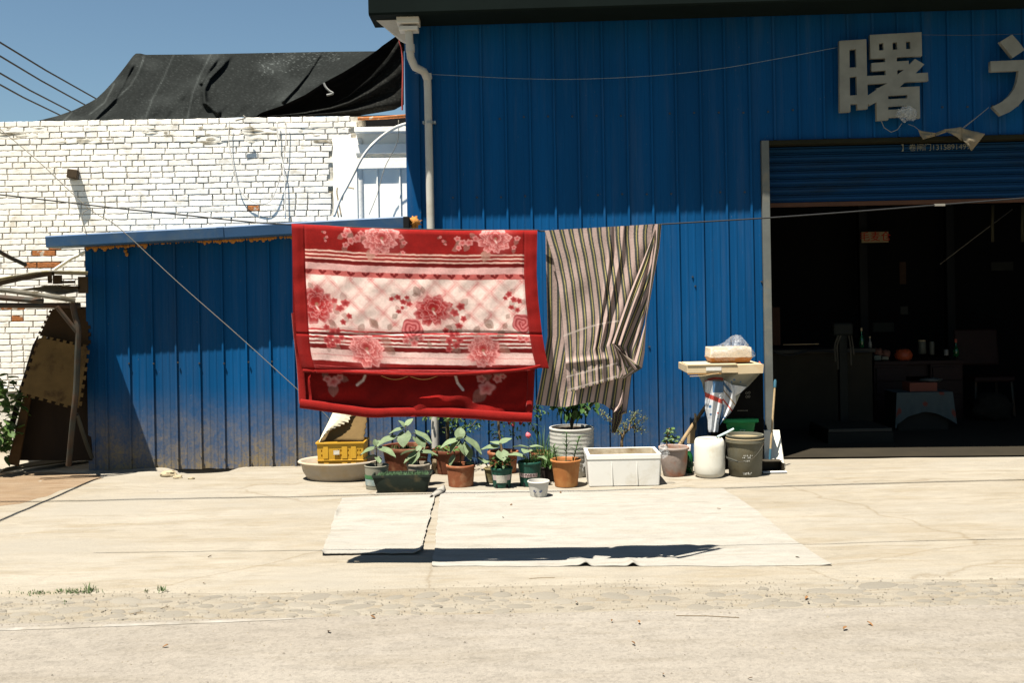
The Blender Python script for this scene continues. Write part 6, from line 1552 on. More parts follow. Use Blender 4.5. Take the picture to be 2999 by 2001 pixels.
# styrofoam box
g0, g1 = G(1724, 1424), G(1934, 1427); yf2 = (g0.y + g1.y) / 2; bx0, bx1 = P(1720, 1335, yf2).x, P(1936, 1335, yf2).x; bh = P(1828, 1334, yf2).z; bd = .36
fb = thing('foam_box', ((bx0 + bx1) / 2, yf2 + bd / 2, 0.004), 'white styrofoam box open at the top with dirty inside', 'foam box')
w = bx1 - bx0; m_sty = M('styrofoam', (.60, .58, .53), .85, .04, 6, .12, 120, col2=(.45, .40, .31), mixs=4, lo=.55, hi=.8); m_styd = M('dirty_styrofoam', (.42, .36, .26), .9, .2, 8, .15, 80, col2=(.2, .14, .07), mixs=6, lo=.45, hi=.7)
w0 = w * .955; mb = MB(); R = [round_ring(w0, bd * .94, 0, .012), round_ring(w, bd, bh - .035, .012), round_ring(w + .006, bd + .006, bh - .033, .012), round_ring(w + .006, bd + .006, bh, .012), round_ring(w - .045, bd - .05, bh, .012), round_ring(w - .05, bd - .055, .03, .012)]
grid(mb, R[:5], wrap=True); mb.add(R[0], [tuple(range(20))[::-1]]); mb.build('box_shell', m_sty, parent=fb, smooth=True, sharp=30)
mb = MB(); grid(mb, [[(p[0] * .999, p[1] * .999, p[2] - .001) for p in R[4]], R[5]], wrap=True); mb.add(R[5], [tuple(range(20))]); mb.build('box_lining', m_styd, parent=fb)
for k in (-.5, .5): MB().box((k * w * .34, -bd * .4865 - .0052, bh * .42), (.006, .004, bh * .72), rx=-.028).build('moulded_seam', m_sty, parent=fb)
mb = MB(); mb.box((w * .505, -.02, bh * .5), (.012, bd * .5, bh * .5)); mb.build('end_panel', m_sty, parent=fb, bevel=.005)
q = P(1943, 1322, yf2 + .05); mb = crumple(q, .05, 44, 16, 20, .5, squash=(.8, .7, 1.0)); tag(mb.build('plastic_bag', m_film, smooth=True, sharp=0), 'clear plastic bag over the right corner of the foam box', 'plastic bag')
# bonsai behind the box
t, loc, rb, rt, h = pot_thing(1822, 1385, 38, 46, 1330, 'small gnarled bonsai tree behind the foam box'); vessel(t, rb, rt, h, MAT['terrad'], rim=.008, rimh=.02)
mb = MB(); lf = MB(); rnd = random.Random(77); m_bon = M('yellow_green_leaf', (.10, .11, .035), .6, .4, 30, 0, sss=.2)
hz = lambda px, py: P(px, py, loc.y) - loc
pth = smooth_path([Vector((0, 0, h * .7)), hz(1821, 1295), hz(1826, 1275)], 4); mb.tube(pth, [.014] * 4 + [.012] * 5, 8)
for L in ([(1826, 1275), (1805, 1258), (1790, 1235), (1768, 1215), (1760, 1205)], [(1826, 1275), (1842, 1260), (1862, 1245), (1880, 1228), (1888, 1222)], [(1823, 1285), (1812, 1262), (1800, 1262)], [(1842, 1260), (1848, 1238), (1862, 1215), (1865, 1208)], [(1826, 1275), (1830, 1255), (1828, 1240)], [(1850, 1252), (1868, 1258), (1880, 1262)]):
    pts = [hz(*p) + Vector((0, rnd.uniform(-.04, .04) if k else 0, 0)) for k, p in enumerate(L)]; pth = smooth_path(pts, 4); mb.tube(pth, [max(.002, .008 * (1 - q / len(pth))) for q in range(len(pth))], 6)
    for q in range(75):
        f = rnd.uniform(.35, 1.0); p = pth[int(f * (len(pth) - 1))] + Vector((rnd.gauss(0, .020), rnd.gauss(0, .03), rnd.gauss(0, .016))); grid(lf, place_rows(leaf_mesh(.022, .010, .2, .3, n=3, m=2), p, rnd.uniform(0, 6.28), rnd.uniform(-.6, 1.0)))
mb.build('stem', MAT['bark'], parent=t, smooth=True); lf.build('foliage', m_bon, parent=t, kind='stuff', smooth=True, sharp=0)
# pot right of the foam box
t, loc, rb, rt, h = pot_thing(1973, 1399, 31, 45, 1308, 'terracotta and grey-scaled pot with tiny green plant right of foam box')
vessel(t, rb, rt, h, M('lime_scaled_terracotta', (.25, .20, .17), .85, .25, 9, .2, 50, col2=(.27, .09, .04), mixs=3, lo=.47, hi=.62), rim=.012, rimh=.022, bulge=.006)
mb = MB(); rnd = random.Random(91); pth = smooth_path([Vector((-.05, 0, h * .85)), Vector((-.055, 0, h + .06)), Vector((-.03, 0, h + .15))], 3); mb.tube(pth, .006, 6); mb.build('stem', MAT['bark'], parent=t)
lf = MB()
for c, r_, n in (((-.055, -.02, h + .07), .035, 22), ((.0, -.01, h + .06), .035, 22), ((-.035, .0, h + .13), .03, 24)):
    leaf_cloud(lf, c, r_, r_, r_, n, .036, .034, 7)
lf.build('foliage', MAT['leafmid'], parent=t, kind='stuff', smooth=True, sharp=0)
# green bottle
m_gl = bpy.data.materials.new('green_bottle_glass'); m_gl.use_nodes = True; b_ = m_gl.node_tree.nodes['Principled BSDF']; b_.inputs['Base Color'].default_value = (.01, .09, .025, 1); b_.inputs['Roughness'].default_value = .12; b_.inputs['Transmission Weight'].default_value = .35
loc, rb, rt, h = stand(2018, 1388, 11, 11, 1303); bt = thing('bottle', loc, 'green glass bottle with white neck between grey-scaled pot and white jug', 'bottle')
mb = MB(); mb.lathe([(rb * .8, 0), (rb, .006), (rb, h * .55), (rb * .85, h * .63), (rb * .42, h * .74), (rb * .38, h * .8)], 20); mb.build('glass_body', m_gl, parent=bt, smooth=True, sharp=50)
mb = MB(); mb.lathe([(rb * .46, h * .79), (rb * .48, h * .99), (rb * .4, h)], 16); mb.build('neck', MAT['white'], parent=bt, smooth=True, sharp=50)
mb = MB(); mb.lathe([(rb * 1.015, h * .22), (rb * 1.015, h * .42)], 20); mb.f = mb.f[:-2]; mb.m = mb.m[:-2]; mb.build('label', M('dark_green_label', (.02, .05, .03), .6, .3, 40), parent=bt, smooth=True)
# white jug
loc, rb, rt, h = stand(2077, 1404, 36, 34, 1283); jg = thing('jug', loc, 'cut-off white plastic jug with rounded shoulders', 'jug')
R_ = 45 * loc.y / FPX; prof = [(R_ * .80, 0), (R_ * .94, .02), (R_ * .99, h * .12), (R_ * 1.0, h * .3), (R_ * .99, h * .80), (R_ * .95, h * .93), (R_ * .86, h * .985), (R_ * .80, h), (R_ * .76, h - .006), (R_ * .76, h * .9), (R_ * .9, h * .8), (R_ * .9, .1), (R_ * .7, .02)]
mb = MB(); mb.lathe(prof, 36, sy=.9, wob=.015); mb.build('jug_body', M('stained_white_jug', (.54, .52, .45), .45, .06, 5, .03, 30, col2=(.36, .29, .18), mixs=3, lo=.6, hi=.85, world=True), parent=jg, smooth=True, sharp=50)
# grey paint bucket
loc, rb, rt, h = stand(2181, 1402, 47, 56, 1285); bk = thing('bucket', loc, 'grey muddy paint bucket with wire handle before the green bin', 'bucket')
m_bk = M('muddy_grey_bucket', (.115, .112, .085), .6, .2, 7, .05, 40, col2=(.10, .085, .05), mixs=4, lo=.45, hi=.7, world=True)
zt2 = h + .035; prof = [(rb * .96, 0), (rb, .008), (lerp(rb, rt, .85) * .95, h - .03), (rt * .93, h - .03), (rt * 1.0, h - .022), (rt * 1.0, h - .004), (rt * .94, h), (rt * .94, zt2 - .012), (rt * .97, zt2 - .01), (rt * .97, zt2), (rt * .90, zt2), (rt * .87, h - .04), (rb * .95, .02)]
mb = MB(); mb.lathe(prof, 40); mb.build('bucket_body', m_bk, parent=bk, smooth=True, sharp=35)
mb = MB(); mb.lathe([(rt * .98, h + .002), (rt * 1.0, h + .006), (rt * .98, h + .010)], 40); mb.build('rim', M('tan_ring', (.24, .19, .11), .6, .2), parent=bk, smooth=True)
hd = [Vector((-rt * 1.0, -.01, h - .01)), Vector((-rt * 1.06, -rt * .45, h * .52)), Vector((-rt * .6, -rt * .93, h * .45)), Vector((0, -rt * 1.0, h * .50)), Vector((rt * .35, -rt * .98, h * .62)), Vector((rt * .75, -rt * .75, h * .85)), Vector((rt * 1.0, -.01, h - .01))]
mb = MB(); mb.tube(smooth_path(hd, 6), .0022, 6); mb.tube([hd[1], hd[2]], .008, 8); mb.build('handle', MAT['pipe'], parent=bk, smooth=True)
mb = MB(); rnd = random.Random(1)
for (z, a0, n) in ((.60, -112, 7), (.545, -110, 6), (.455, -106, 5), (.13, -110, 6), (.10, -108, 5)):
    for k in range(n):
        a = rad(a0 + k * 5.5 + rnd.uniform(-1, 1)); r_ = lerp(rb, rt * .93, z) + .0015
        if rnd.random() < .8: mb.box((r_ * math.cos(a), r_ * math.sin(a), z * h), (rnd.uniform(.004, .009), .002, rnd.uniform(.006, .013)), rz=a + math.pi / 2, ry=rnd.uniform(-.4, .4))
mb.build('worn_print', M('worn_pale_print', (.36, .35, .31), .8, .2), parent=bk, kind='stuff')
# green bin
g = G(2160, 1380); byy = g.y + .12; bxw0, bxw1 = P(2116, 1240, byy).x, P(2211, 1240, byy).x; bzt = P(2165, 1224, byy).z
gb_ = thing('bin', ((bxw0 + bxw1) / 2, byy + .10, .004), 'green plastic bin with lid behind the grey bucket', 'bin')
m_gr = M('bright_green_plastic', (.012, .16, .045), .4, .12, 5, .03, 30); w = bxw1 - bxw0
mb = MB(); R = [round_ring(w * .8, .28, 0, .03), round_ring(w * .97, .36, bzt - .03, .03)]; grid(mb, R, wrap=True); mb.add(R[0], [tuple(range(20))[::-1]]); mb.add(R[1], [tuple(range(20))]); mb.build('bin_body', m_gr, parent=gb_, smooth=True, sharp=40)
mb = MB(); R = [round_ring(w * 1.05, .40, bzt - .036, .03), round_ring(w * 1.10, .42, bzt - .030, .03), round_ring(w * 1.08, .41, bzt - .004, .03), round_ring(w * .98, .36, bzt, .03)]; grid(mb, R, wrap=True); mb.add(R[0], [tuple(range(20))[::-1]]); mb.add(R[-1], [tuple(range(20))]); mb.build('lid', m_gr, parent=gb_, smooth=True, sharp=40)
mb = MB()
tri = [(-.022, 0), (.022, 0), (0, -.028)]
for k in range(3):
    a, b = tri[k], tri[(k + 1) % 3]; mb.tube([Vector((a[0] + .012, -.182, bzt - .095 + a[1])), Vector((b[0] + .012, -.182, bzt - .095 + b[1]))], .0022, 5)
mb.build('triangle_mark', M('pale_green_mark', (.25, .36, .28), .7, .1), parent=gb_)
# stick lying over the jug and bin
mb = MB(); mb.tube([P(2100, 1281, jg.location.y), P(2128, 1268, jg.location.y + .06), P(2148, 1257, jg.location.y + .1)], [.010, .011, .009], 8); tag(mb.build('stick', M('pale_blue_plastic', (.33, .42, .40), .5, .1), smooth=True), 'short pale blue stick poking out between white jug and bin', 'stick')
# shovel handle
mb = MB(); a = P(1985, 1312, 8.35); b = P(2064, 1195, 8.62); c = P(2075, 1178, 8.66); mb.tube([a, a.lerp(b, .5) + Vector((0, 0, .004)), b, c], .016, 9)
tag(mb.build('shovel_handle', M('worn_shovel_wood', (.20, .14, .075), .8, .3, 10, .2, 40), smooth=True), 'worn wooden shovel handle leaning behind the terracotta-grey pot', 'tool handle')
mb = MB(); a = P(2026, 1300, 8.55); mb.hexa([P(2012, 1300, 8.5), P(2034, 1300, 8.5), P(2034, 1300, 8.55), P(2012, 1300, 8.55), P(2014, 1262, 8.5), P(2038, 1240, 8.5), P(2038, 1240, 8.55), P(2014, 1262, 8.55)])
mb.hexa([P(2034, 1262, 8.5), P(2040, 1258, 8.5), P(2040, 1258, 8.53), P(2034, 1262, 8.53), P(2033, 1210, 8.5), P(2040, 1213, 8.5), P(2040, 1213, 8.53), P(2033, 1210, 8.53)])
tag(mb.build('wood_scrap', MAT['lightwood'], bevel=.002), 'pale broken wood scrap standing by the shovel handle', 'wood scrap')
# dark cabinet carrying carton, wrapped tray; woven cloth hanging from it
cyf = 8.28; ck0, ck1 = P(2098, 1150, cyf).x, P(2236, 1150, cyf).x; cz_ = P(2150, 1094, cyf).z
cab = thing('cabinet', ((ck0 + ck1) / 2, cyf + .13, .004), 'black box stack with faint print under the flat cardboard carton', 'cabinet')
m_bx = M('black_box', (.004, .004, .0035), .8, .3, spec=.05); w = ck1 - ck0
mb = MB(); mb.box((0, 0, cz_ * .5), (w, .26, cz_ - .004)); mb.build('cabinet_body', m_bx, parent=cab, bevel=.006)
mb = MB()
for (dx, dz) in ((0, 0), (.022, .004), (.0, -.03), (.02, -.028)):
    pth = [Vector((.055 + dx + .008 * math.cos(a), -.132, cz_ - .17 + dz + .009 * math.sin(a))) for a in np.linspace(0, 6.28, 12)]; mb.tube(pth, .0016, 4)
for k in range(9): mb.box((-.02 + k * .010, -.132, cz_ - .315), (.006, .002, .005))
mb.build('printed_marks', M('dull_grey_print', (.16, .15, .12), .8, .2), parent=cab)
# carton
q0, q1 = P(2012, 1080, 8.13), P(2235, 1086, 8.13); zt3, zb3 = P(2120, 1069, 8.13).z, P(2120, 1092, 8.13).z
ct = thing('carton', ((q0.x + q1.x) / 2, 8.33, zb3), 'flat tan cardboard carton lying on the black box', 'carton')
w = q1.x - q0.x; hh = zt3 - zb3; m_cd = M('tan_cardboard', (.43, .34, .215), .85, .1, 4, .06, 60, col2=(.37, .27, .15), mixs=5, lo=.5, hi=.75); m_cdi = M('dark_cardboard_edge', (.28, .15, .05), .9, .2)
mb = MB(); mb.hexa([(-w / 2, -.20, 0), (w / 2, -.20, -.006), (w / 2, .22, 0), (-w / 2, .22, .006), (-w / 2, -.20, hh), (w / 2, -.20, hh), (w / 2 * .97, .22, hh + .004), (-w / 2, .22, hh)])
mb.build('carton_body', m_cd, parent=ct, bevel=.003)
mb = MB(); mb.hexa([(-w / 2 + .004, -.206, hh * .98), (w * .16, -.206, hh * .98), (w * .16, .1, hh + .003), (-w / 2 + .004, .1, hh + .003), (-w / 2 + .004, -.206, hh + .006), (w * .16, -.206, hh + .006), (w * .16, .1, hh + .009), (-w / 2 + .004, .1, hh + .009)]); mb.build('flap', m_cd, parent=ct)
mb = MB(); mb.hexa([(w * .17, -.206, -.012), (w / 2 - .002, -.206, -.008), (w / 2 - .002, -.201, -.008), (w * .17, -.201, -.012), (w * .17, -.206, hh * .99), (w / 2 + .004, -.206, hh), (w / 2 + .004, -.201, hh), (w * .17, -.201, hh * .99)]); mb.build('flap', m_cd, parent=ct)
mb = MB(); mb.box((-w * .15, -.2035, hh * .50), (.125, .004, hh * .42)); mb.build('white_label', M('carton_label', (.52, .51, .47), .7, .08), parent=ct)
mb = MB(); mb.box((-w * .27, -.19, -.006), (w * .44, .02, .010)); mb.build('dark_edge', m_cdi, parent=ct)
mb = MB(); mb.tube(smooth_path([Vector((-w / 2 + .02, -.205, -.025)), Vector((-w * .3, -.208, -.022)), Vector((-w * .18, -.208, -.010)), Vector((-.05, -.205, .0))], 4), .0025, 5); mb.build('loose_strip', MAT['lightwood'], parent=ct)
mb = MB(); mb.box((w / 2 + .006, -.10, hh * .55), (.008, .12, .05), rx=.3); mb.build('red_corner', M('red_label', (.4, .08, .05), .8, .3, 30), parent=ct)
# tray in a clear bag
zc = zt3 + .012; tq0, tq1 = P(2078, 1050, 8.2), P(2206, 1050, 8.2); trc = thing('tray', ((tq0.x + tq1.x) / 2, 8.32, zc), 'brown-based cream tray wrapped in a clear plastic bag on the carton', 'tray')
w = tq1.x - tq0.x; thh = P(2140, 1012, 8.2).z - zc
mb = MB(); R = [round_ring(w * .88, .20, 0, .02), round_ring(w * .98, .25, thh * .28, .02), round_ring(w * .99, .255, thh * .30, .02)]; grid(mb, R, wrap=True); mb.add(R[0], [tuple(range(20))[::-1]]); mb.build('tray_base', M('brown_tray', (.30, .12, .03), .5, .2), parent=trc, smooth=True, sharp=40)
mb = MB(); R = [round_ring(w * .97, .25, thh * .30, .02), round_ring(w * .94, .25, thh * .85, .02), round_ring(w * .93, .25, thh * .86, .02), round_ring(w * .87, .22, thh * .86, .02), round_ring(w * .86, .21, thh * .5, .02)]; grid(mb, R, wrap=True); mb.add(R[-1], [tuple(range(20))]); mb.build('tray_liner', M('cream_liner', (.52, .42, .30), .6, .08), parent=trc, smooth=True, sharp=40)
def baghull(c, wx, wy, hz_, seed, parent, lump):
    mb = MB(); rows = []
    for i in range(20):
        f = i / 19; row = []
        for j in range(44):
            a = 2 * math.pi * j / 44; ca, sa = math.cos(a), math.sin(a); sq = 1 / max(abs(ca), abs(sa)) ** .75
            prf = math.sin(math.pi * (.04 + .92 * f)) ** .35; x = ca * sq * wx * prf; y = sa * sq * wy * prf
            z = hz_ * f; z += lump(x / wx) * f
            k = 1 + .10 * noise.noise(Vector((x * 22, y * 22 + seed, z * 24))) + .05 * noise.noise(Vector((x * 60, y * 60, z * 60)))
            row.append((c[0] + x * k, c[1] + y * k, c[2] + z * (1 + .05 * noise.noise(Vector((x * 30, z * 30, 5))))))
        rows.append(row)
    grid(mb, rows, wrap=True); mb.add(rows[-1], [tuple(range(44))]); return mb.build('clear_bag', m_film, parent=parent, smooth=True, sharp=0)
baghull((.012, 0, -.004), w * .53, .15, thh * .98, 3, trc, lambda x: .085 * math.exp(-((x - .33) / .42) ** 2))
# woven striped cloth hanging in a cone
ck = lambda x, y, D: P(1980 + x / 5.2265, 960 + y / 5.2267, D)
wv = thing('woven_cloth', (ck(700, 720, 8.2)), 'white woven plastic cloth with red and blue stripes hanging in a point under the carton', 'cloth')
def wpaint(X, Y):
    C = np.zeros(X.shape + (3,)) + np.array([.46, .46, .45])
    k = Y - 0.0
    return C
mw = M('woven_plastic', (.5, .5, .5), .5, .1, 30, .25, 90, attr='paint', spec=.4, sss=.1)
def wpatch(name, L, R, D, colf, nu=40, nv=60):
    rows = []; cols = []
    for i in range(nv + 1):
        t = i / nv
        def al(E):
            q = t * (len(E) - 1); k = min(int(q), len(E) - 2); return lerp(E[k][0], E[k + 1][0], q - k), lerp(E[k][1], E[k + 1][1], q - k)
        a, b = al(L), al(R); row = []
        for j in range(nu + 1):
            u = j / nu; x, y = lerp(a[0], b[0], u), lerp(a[1], b[1], u); row.append(ck(x, y, D(u, t))); cols.append(colf(x, y))
        rows.append(row)
    mb = MB(); grid(mb, rows); return mb.build(name, mw, parent=wv, world=True, smooth=True, sharp=0, cols=np.array(cols))
WH, RD, BL, WH_SHADE = (.50, .51, .52), (.36, .045, .03), (.05, .12, .22), (.25, .24, .185)  # last tone is the white weave with shade under the carton painted in
def cfront(x, y):
    s = y - .35 * (x - 440) - 60 * math.sin((x - 440) / 260 * 2)
    yl = y + 60 * math.cos((x - 580) / 150)
    if 760 < y < 850 and abs(y - (770 + .0012 * (x - 600) ** 2 + 10)) < 18: return RD
    s = y - .42 * (x - 440)
    if 985 < s < 1060: return RD
    if 770 + 30 < y < 1000 and 560 < x < 735 and s < 960: return BL
    if math.hypot(x - 520, y - 1210) < 24 or math.hypot(x - 530, y - 1330) < 18 or math.hypot(x - 640, y - 1400) < 14: return BL
    if math.hypot(x - 640, y - 1310) < 14: return RD
    return WH
def cright(x, y):
    s = y - 1.25 * (x - 720)
    if 1085 < s < 1120: return RD
    if 935 < s < 965: return (.25, .17, .09)
    if 810 < s < 870 and y < 990: return BL
    if x - 720 < (y - 1180) * -.12 + 20 and y > 1180: return BL
    if math.hypot(x - 740, y - 1380) < 16: return BL
    return WH
wpatch('front_drape', [(440, 810), (440, 1000), (445, 1250), (480, 1400), (490, 1568), (500, 1600)], [(725, 830), (725, 1000), (700, 1250), (665, 1400), (645, 1568), (640, 1600)], lambda u, v: 8.20 - .05 * math.sin(u * math.pi) * (1 - .3 * v) - .012 * math.sin(u * 14 + v * 5), cfront, 60, 110)
wpatch('right_drape', [(722, 800), (722, 1000), (710, 1200), (680, 1400), (665, 1490)], [(845, 860), (905, 960), (915, 1170), (850, 1290), (668, 1492)], lambda u, v: 8.21 - .02 * math.sin(u * 9 + v * 4) - .02 * u, cright, 60, 100)
wpatch('shaded_drape', [(325, 700), (400, 850), (430, 1000)], [(1290, 700), (1100, 905), (870, 1080)], lambda u, v: 8.24 - .02 * math.sin(u * 12 + v * 3), lambda x, y: BL if (math.hypot(x - 890, y - 800) < 18 or math.hypot(x - 850, y - 830) < 14 or math.hypot(x - 985, y - 830) < 12) else (RD if abs(y - (775 + .0016 * (x - 620) ** 2)) < 20 and 480 < x < 720 else WH_SHADE), 90, 50)
wpatch('side_fold', [(835, 870), (870, 990), (880, 1070)], [(1075, 910), (1000, 990), (882, 1072)], lambda u, v: 8.205 - .015 * math.sin(u * 5), lambda x, y: WH, 20, 20)
wpatch('side_fold', [(880, 1075), (895, 1180)], [(985, 1010), (905, 1195)], lambda u, v: 8.215, lambda x, y: WH_SHADE, 8, 8)  # fold coloured in the shade-darkened white
# white board leaning at the jamb, dustpan, broom stick
mb = MB(); y0 = G(2255, 1385).y; A = P(2211, 1385, y0 + .12); 
mb.hexa([P(2211, 1372, 8.32), P(2297, 1372, 8.25), P(2300, 1372, 8.28), P(2211, 1372, 8.35), P(2211, 1261, 8.42), P(2283, 1262, 8.42), P(2283, 1260, 8.45), P(2211, 1260, 8.45)])
tag(mb.build('white_board', M('white_panel', (.54, .52, .45), .6, .08, 4, world=True), bevel=.003), 'white panel leaning beside the door jamb behind dustpan', 'panel')
g = G(2266, 1388); dpn = thing('dustpan', (g.x, g.y + .05, .004), 'dark dustpan beside the door, front lip coloured white as if sunlit', 'dustpan')
x0_, x1_ = P(2231, 1370, g.y).x - g.x, P(2298, 1370, g.y).x - g.x; zt4 = P(2266, 1358, g.y).z
mb = MB(); mb.hexa([(x0_, -.03, 0), (x1_, -.03, 0), (x1_, .14, 0), (x0_, .14, 0), (x0_, -.03, .004), (x1_, -.03, .004), (x1_, .14, .004), (x0_, .14, .004)])
mb.box(((x0_ + x1_) / 2, .12, zt4 * .5), (x1_ - x0_, .006, zt4)); mb.box((x1_, .04, zt4 * .45), (.005, .16, zt4 * .85)); mb.box((x0_, .04, zt4 * .45), (.005, .16, zt4 * .85)); mb.box(((x0_ + x1_) / 2, .07, zt4), (x1_ - x0_, .1, .004))
mb.build('pan', M('dark_tin_pan', (.035, .028, .018), .7, .3), parent=dpn)
mb = MB(); mb.box(((x0_ + x1_) / 2 + .01, -.05, .01), (x1_ - x0_ + .01, .05, .008)); mb.build('lip', M('sunlit_lip', (.5, .5, .48), .4, .05), parent=dpn, bevel=.003)  # white colour stands in for sun on the lip
mb = MB(); a, b = P(2254, 1352, 8.24), P(2269, 1135, 8.3); mb.tube([a, b], .0085, 8); mb.build('stick', MAT['lightwood'], parent=dpn, world=True, smooth=True)
mb = MB(); mb.tube([b, P(2270, 1118, 8.305), P(2270.5, 1112, 8.305)], [.0115, .0125, .007], 10); mb.tube([a, a.lerp(b, .17)], .0095, 8); mb.build('grip', M('blue_grip', (.035, .10, .14), .5, .1), parent=dpn, world=True, smooth=True)

# ================================================================ INSIDE THE OPEN DOOR
ci = lambda x, y: (2220 + x / 1.96, 580 + y / 1.96)
I = lambda x, y, D: P(*ci(x, y), D)
def ibox(name, x0, y0, x1, y1, D, dep, mat, label, cat, parent=None, bevel=.004):
    a, b = I(x0, y0, D), I(x1, y1, D)
    zb = min(a.z, b.z)
    mb = MB(); mb.box(((a.x + b.x) / 2, D + dep / 2, (a.z + b.z) / 2), (abs(b.x - a.x), dep, abs(a.z - b.z)))
    if parent is not None: return mb.build(name, mat, parent=parent, world=True, bevel=bevel)
    return tag(mb.build(name, mat, bevel=bevel), label, cat)
cw_ = thing('counter', I(360, 1330, 10.5), 'long low olive plastered counter along the left inside', 'counter')
m_ct = M('olive_plaster', (.018, .015, .009), .9, .3, 3)
a, b = I(62, 895, 10.5), I(662, 1340, 10.5); mb = MB(); mb.box(((a.x + b.x) / 2, 10.65, a.z / 2), (b.x - a.x, .3, a.z)); mb.build('counter_body', m_ct, parent=cw_, world=True)
mb = MB(); mb.box(((a.x + b.x) / 2, 10.63, a.z + .02), (b.x - a.x + .04, .36, .04)); mb.build('counter_top', M('dark_slab', (.025, .022, .016), .7, .3), parent=cw_, world=True, bevel=.004)
cord('cable', smooth_path([I(90, 885, 10.42), I(180, 905, 10.42), I(300, 880, 10.42), I(430, 885, 10.42), I(640, 885, 10.42)], 4), .008, MAT['wire'], 'black cable drooping along the counter edge inside', 'cable')
ibox('cardboard_sheet', 62, 628, 130, 845, 10.2, .03, M('brown_card', (.022, .009, .004), .9, .3), 'brown cardboard sheet standing at the left inside the doorway', 'cardboard')
cord('rod', [I(145, 843, 10.45), I(350, 838, 10.45)], .005, MAT['lightwood'], 'pale thin rod lying along the counter top', 'rod')
# platform scale
ps = thing('platform_scale', I(590, 1420, 9.45), 'dark platform scale with tall column inside the door', 'scale')
m_sc = M('dark_green_iron', (.008, .009, .007), .6, .3, spec=.1); m_sct = M('worn_scale_plate', (.018, .018, .014), .5, .3)
a, b = I(400, 1325, 9.45), I(780, 1420, 9.45); mb = MB(); mb.box(((a.x + b.x) / 2, 9.75, a.z * .4), (b.x - a.x, .6, a.z * .7)); mb.build('base_frame', m_sc, parent=ps, world=True, bevel=.006)
mb = MB(); mb.box(((a.x + b.x) / 2, 9.75, a.z * .86), (b.x - a.x - .02, .58, a.z * .2)); mb.build('weighing_plate', m_sct, parent=ps, world=True, bevel=.004)
mb = MB(); c0 = I(490, 1250, 10.1); c1_ = I(490, 770, 10.1); mb.box((c0.x, 10.1, (c1_.z) / 2), (.085, .07, c1_.z)); mb.build('column', m_sc, parent=ps, world=True, bevel=.006)
mb = MB(); mb.box((c0.x, 10.1, c1_.z + .03), (.20, .10, .13)); mb.build('scale_head', m_sc, parent=ps, world=True, bevel=.02)
m_drg = M('dirty_rag', (.045, .04, .028), .9, .3)
for k, (x, y1_) in enumerate(((440, 940), (455, 985), (530, 960), (545, 900), (452, 900))):
    MB().tube(smooth_path([I(x + 20 if x < 490 else x - 10, 790, 10.02), I(x, 850, 10.0), I(x + 5, y1_, 10.0)], 4), .008, 5).build('hanging_rag', m_drg, parent=ps, world=True)
# desk
dk = thing('desk', I(925, 1280, 11.1), 'dark red-brown wooden desk deep inside the workshop', 'desk')
m_dk = M('dark_red_wood', (.016, .005, .003), .6, .3, 5); a, b = I(668, 940, 11.1), I(1185, 1280, 11.1)
mb = MB(); mb.box(((a.x + b.x) / 2, 11.4, a.z - .02), (b.x - a.x, .6, .04)); mb.build('desk_top', m_dk, parent=dk, world=True, bevel=.004)
for x in (a.x + .18, b.x - .18):
    mb = MB(); mb.box((x, 11.4, (a.z - .04) / 2), (.36, .56, a.z - .04)); pd = mb.build('pedestal', m_dk, parent=dk, world=True, bevel=.004)
    for z in (.2, .42, .6):
        mb = MB(); mb.box((x, 11.112, z * (a.z - .04) / .72), (.32, .02, .15)); mb.build('drawer', m_dk, parent=pd, world=True, bevel=.004)
mb = MB(); mb.box(((a.x + b.x) / 2, 11.2, a.z - .11), (b.x - a.x - .7, .02, .14)); mb.build('apron_panel', m_dk, parent=dk, world=True)
# stool with cloth and pink box
st = thing('covered_stool', I(950, 1350, 10.2), 'low bench under a spotted grey-blue cloth, pink box on top', 'bench')
a, b = I(790, 1120, 10.25), I(1115, 1340, 10.25); mb = MB(); mb.box(((a.x + b.x) / 2, 10.45, a.z / 2), (b.x - a.x - .05, .36, a.z - .01)); mb.build('bench_body', M('grey_bench', (.012, .011, .008), .8, .2), parent=st, world=True, bevel=.01)
rows = []; cols = []; m_sp = M('spotted_cloth', (.2, .2, .2), .9, .1, 20, .2, 60, attr='paint'); nu = 60
for i in range(24):
    t = i / 23; row = []
    for j in range(nu + 1):
        u = j / nu; flare = 1 + .16 * max(0, t - .35); x = (a.x + b.x) / 2 + (u - .5) * (b.x - a.x) * flare
        hem_ = .08 + .13 * (math.sin(u * math.pi)) 
        z = a.z + .004 if t < .35 else lerp(a.z, hem_ if u > .03 else .05, (t - .35) / .65); y = 10.6 - .38 * min(1, t / .35) - .03 * max(0, t - .35) - .02 * math.sin(u * 22) * max(0, t - .35)
        row.append((x, y, z)); c = (.05, .062, .06)
        for (sx_, sy_) in ((.8, .36), (.05, .75), (.5, .72), (.97, .8)):
            if math.hypot((u - sx_) * 1.6, t - sy_) < .07: c = (.12, .03, .02)
        cols.append(c)
    rows.append(row)
mb = MB(); grid(mb, rows); mb.build('cloth_cover', m_sp, parent=st, world=True, smooth=True, sharp=60, cols=np.array(cols))
ibox('pink_box', 870, 1062, 1030, 1118, 10.3, .2, M('pink_card_box', (.12, .036, .022), .8, .15), 'flat pink-orange box on the cloth-covered bench', 'box')
mb = crumple(I(990, 1045, 10.4), .09, 3, 10, 16, .4, squash=(1.3, .8, .25)); tag(mb.build('plastic_bag', M('grey_bag', (.05, .055, .05), .4, .2), smooth=True, sharp=0), 'grey folded plastic bag lying on the pink box', 'plastic bag')
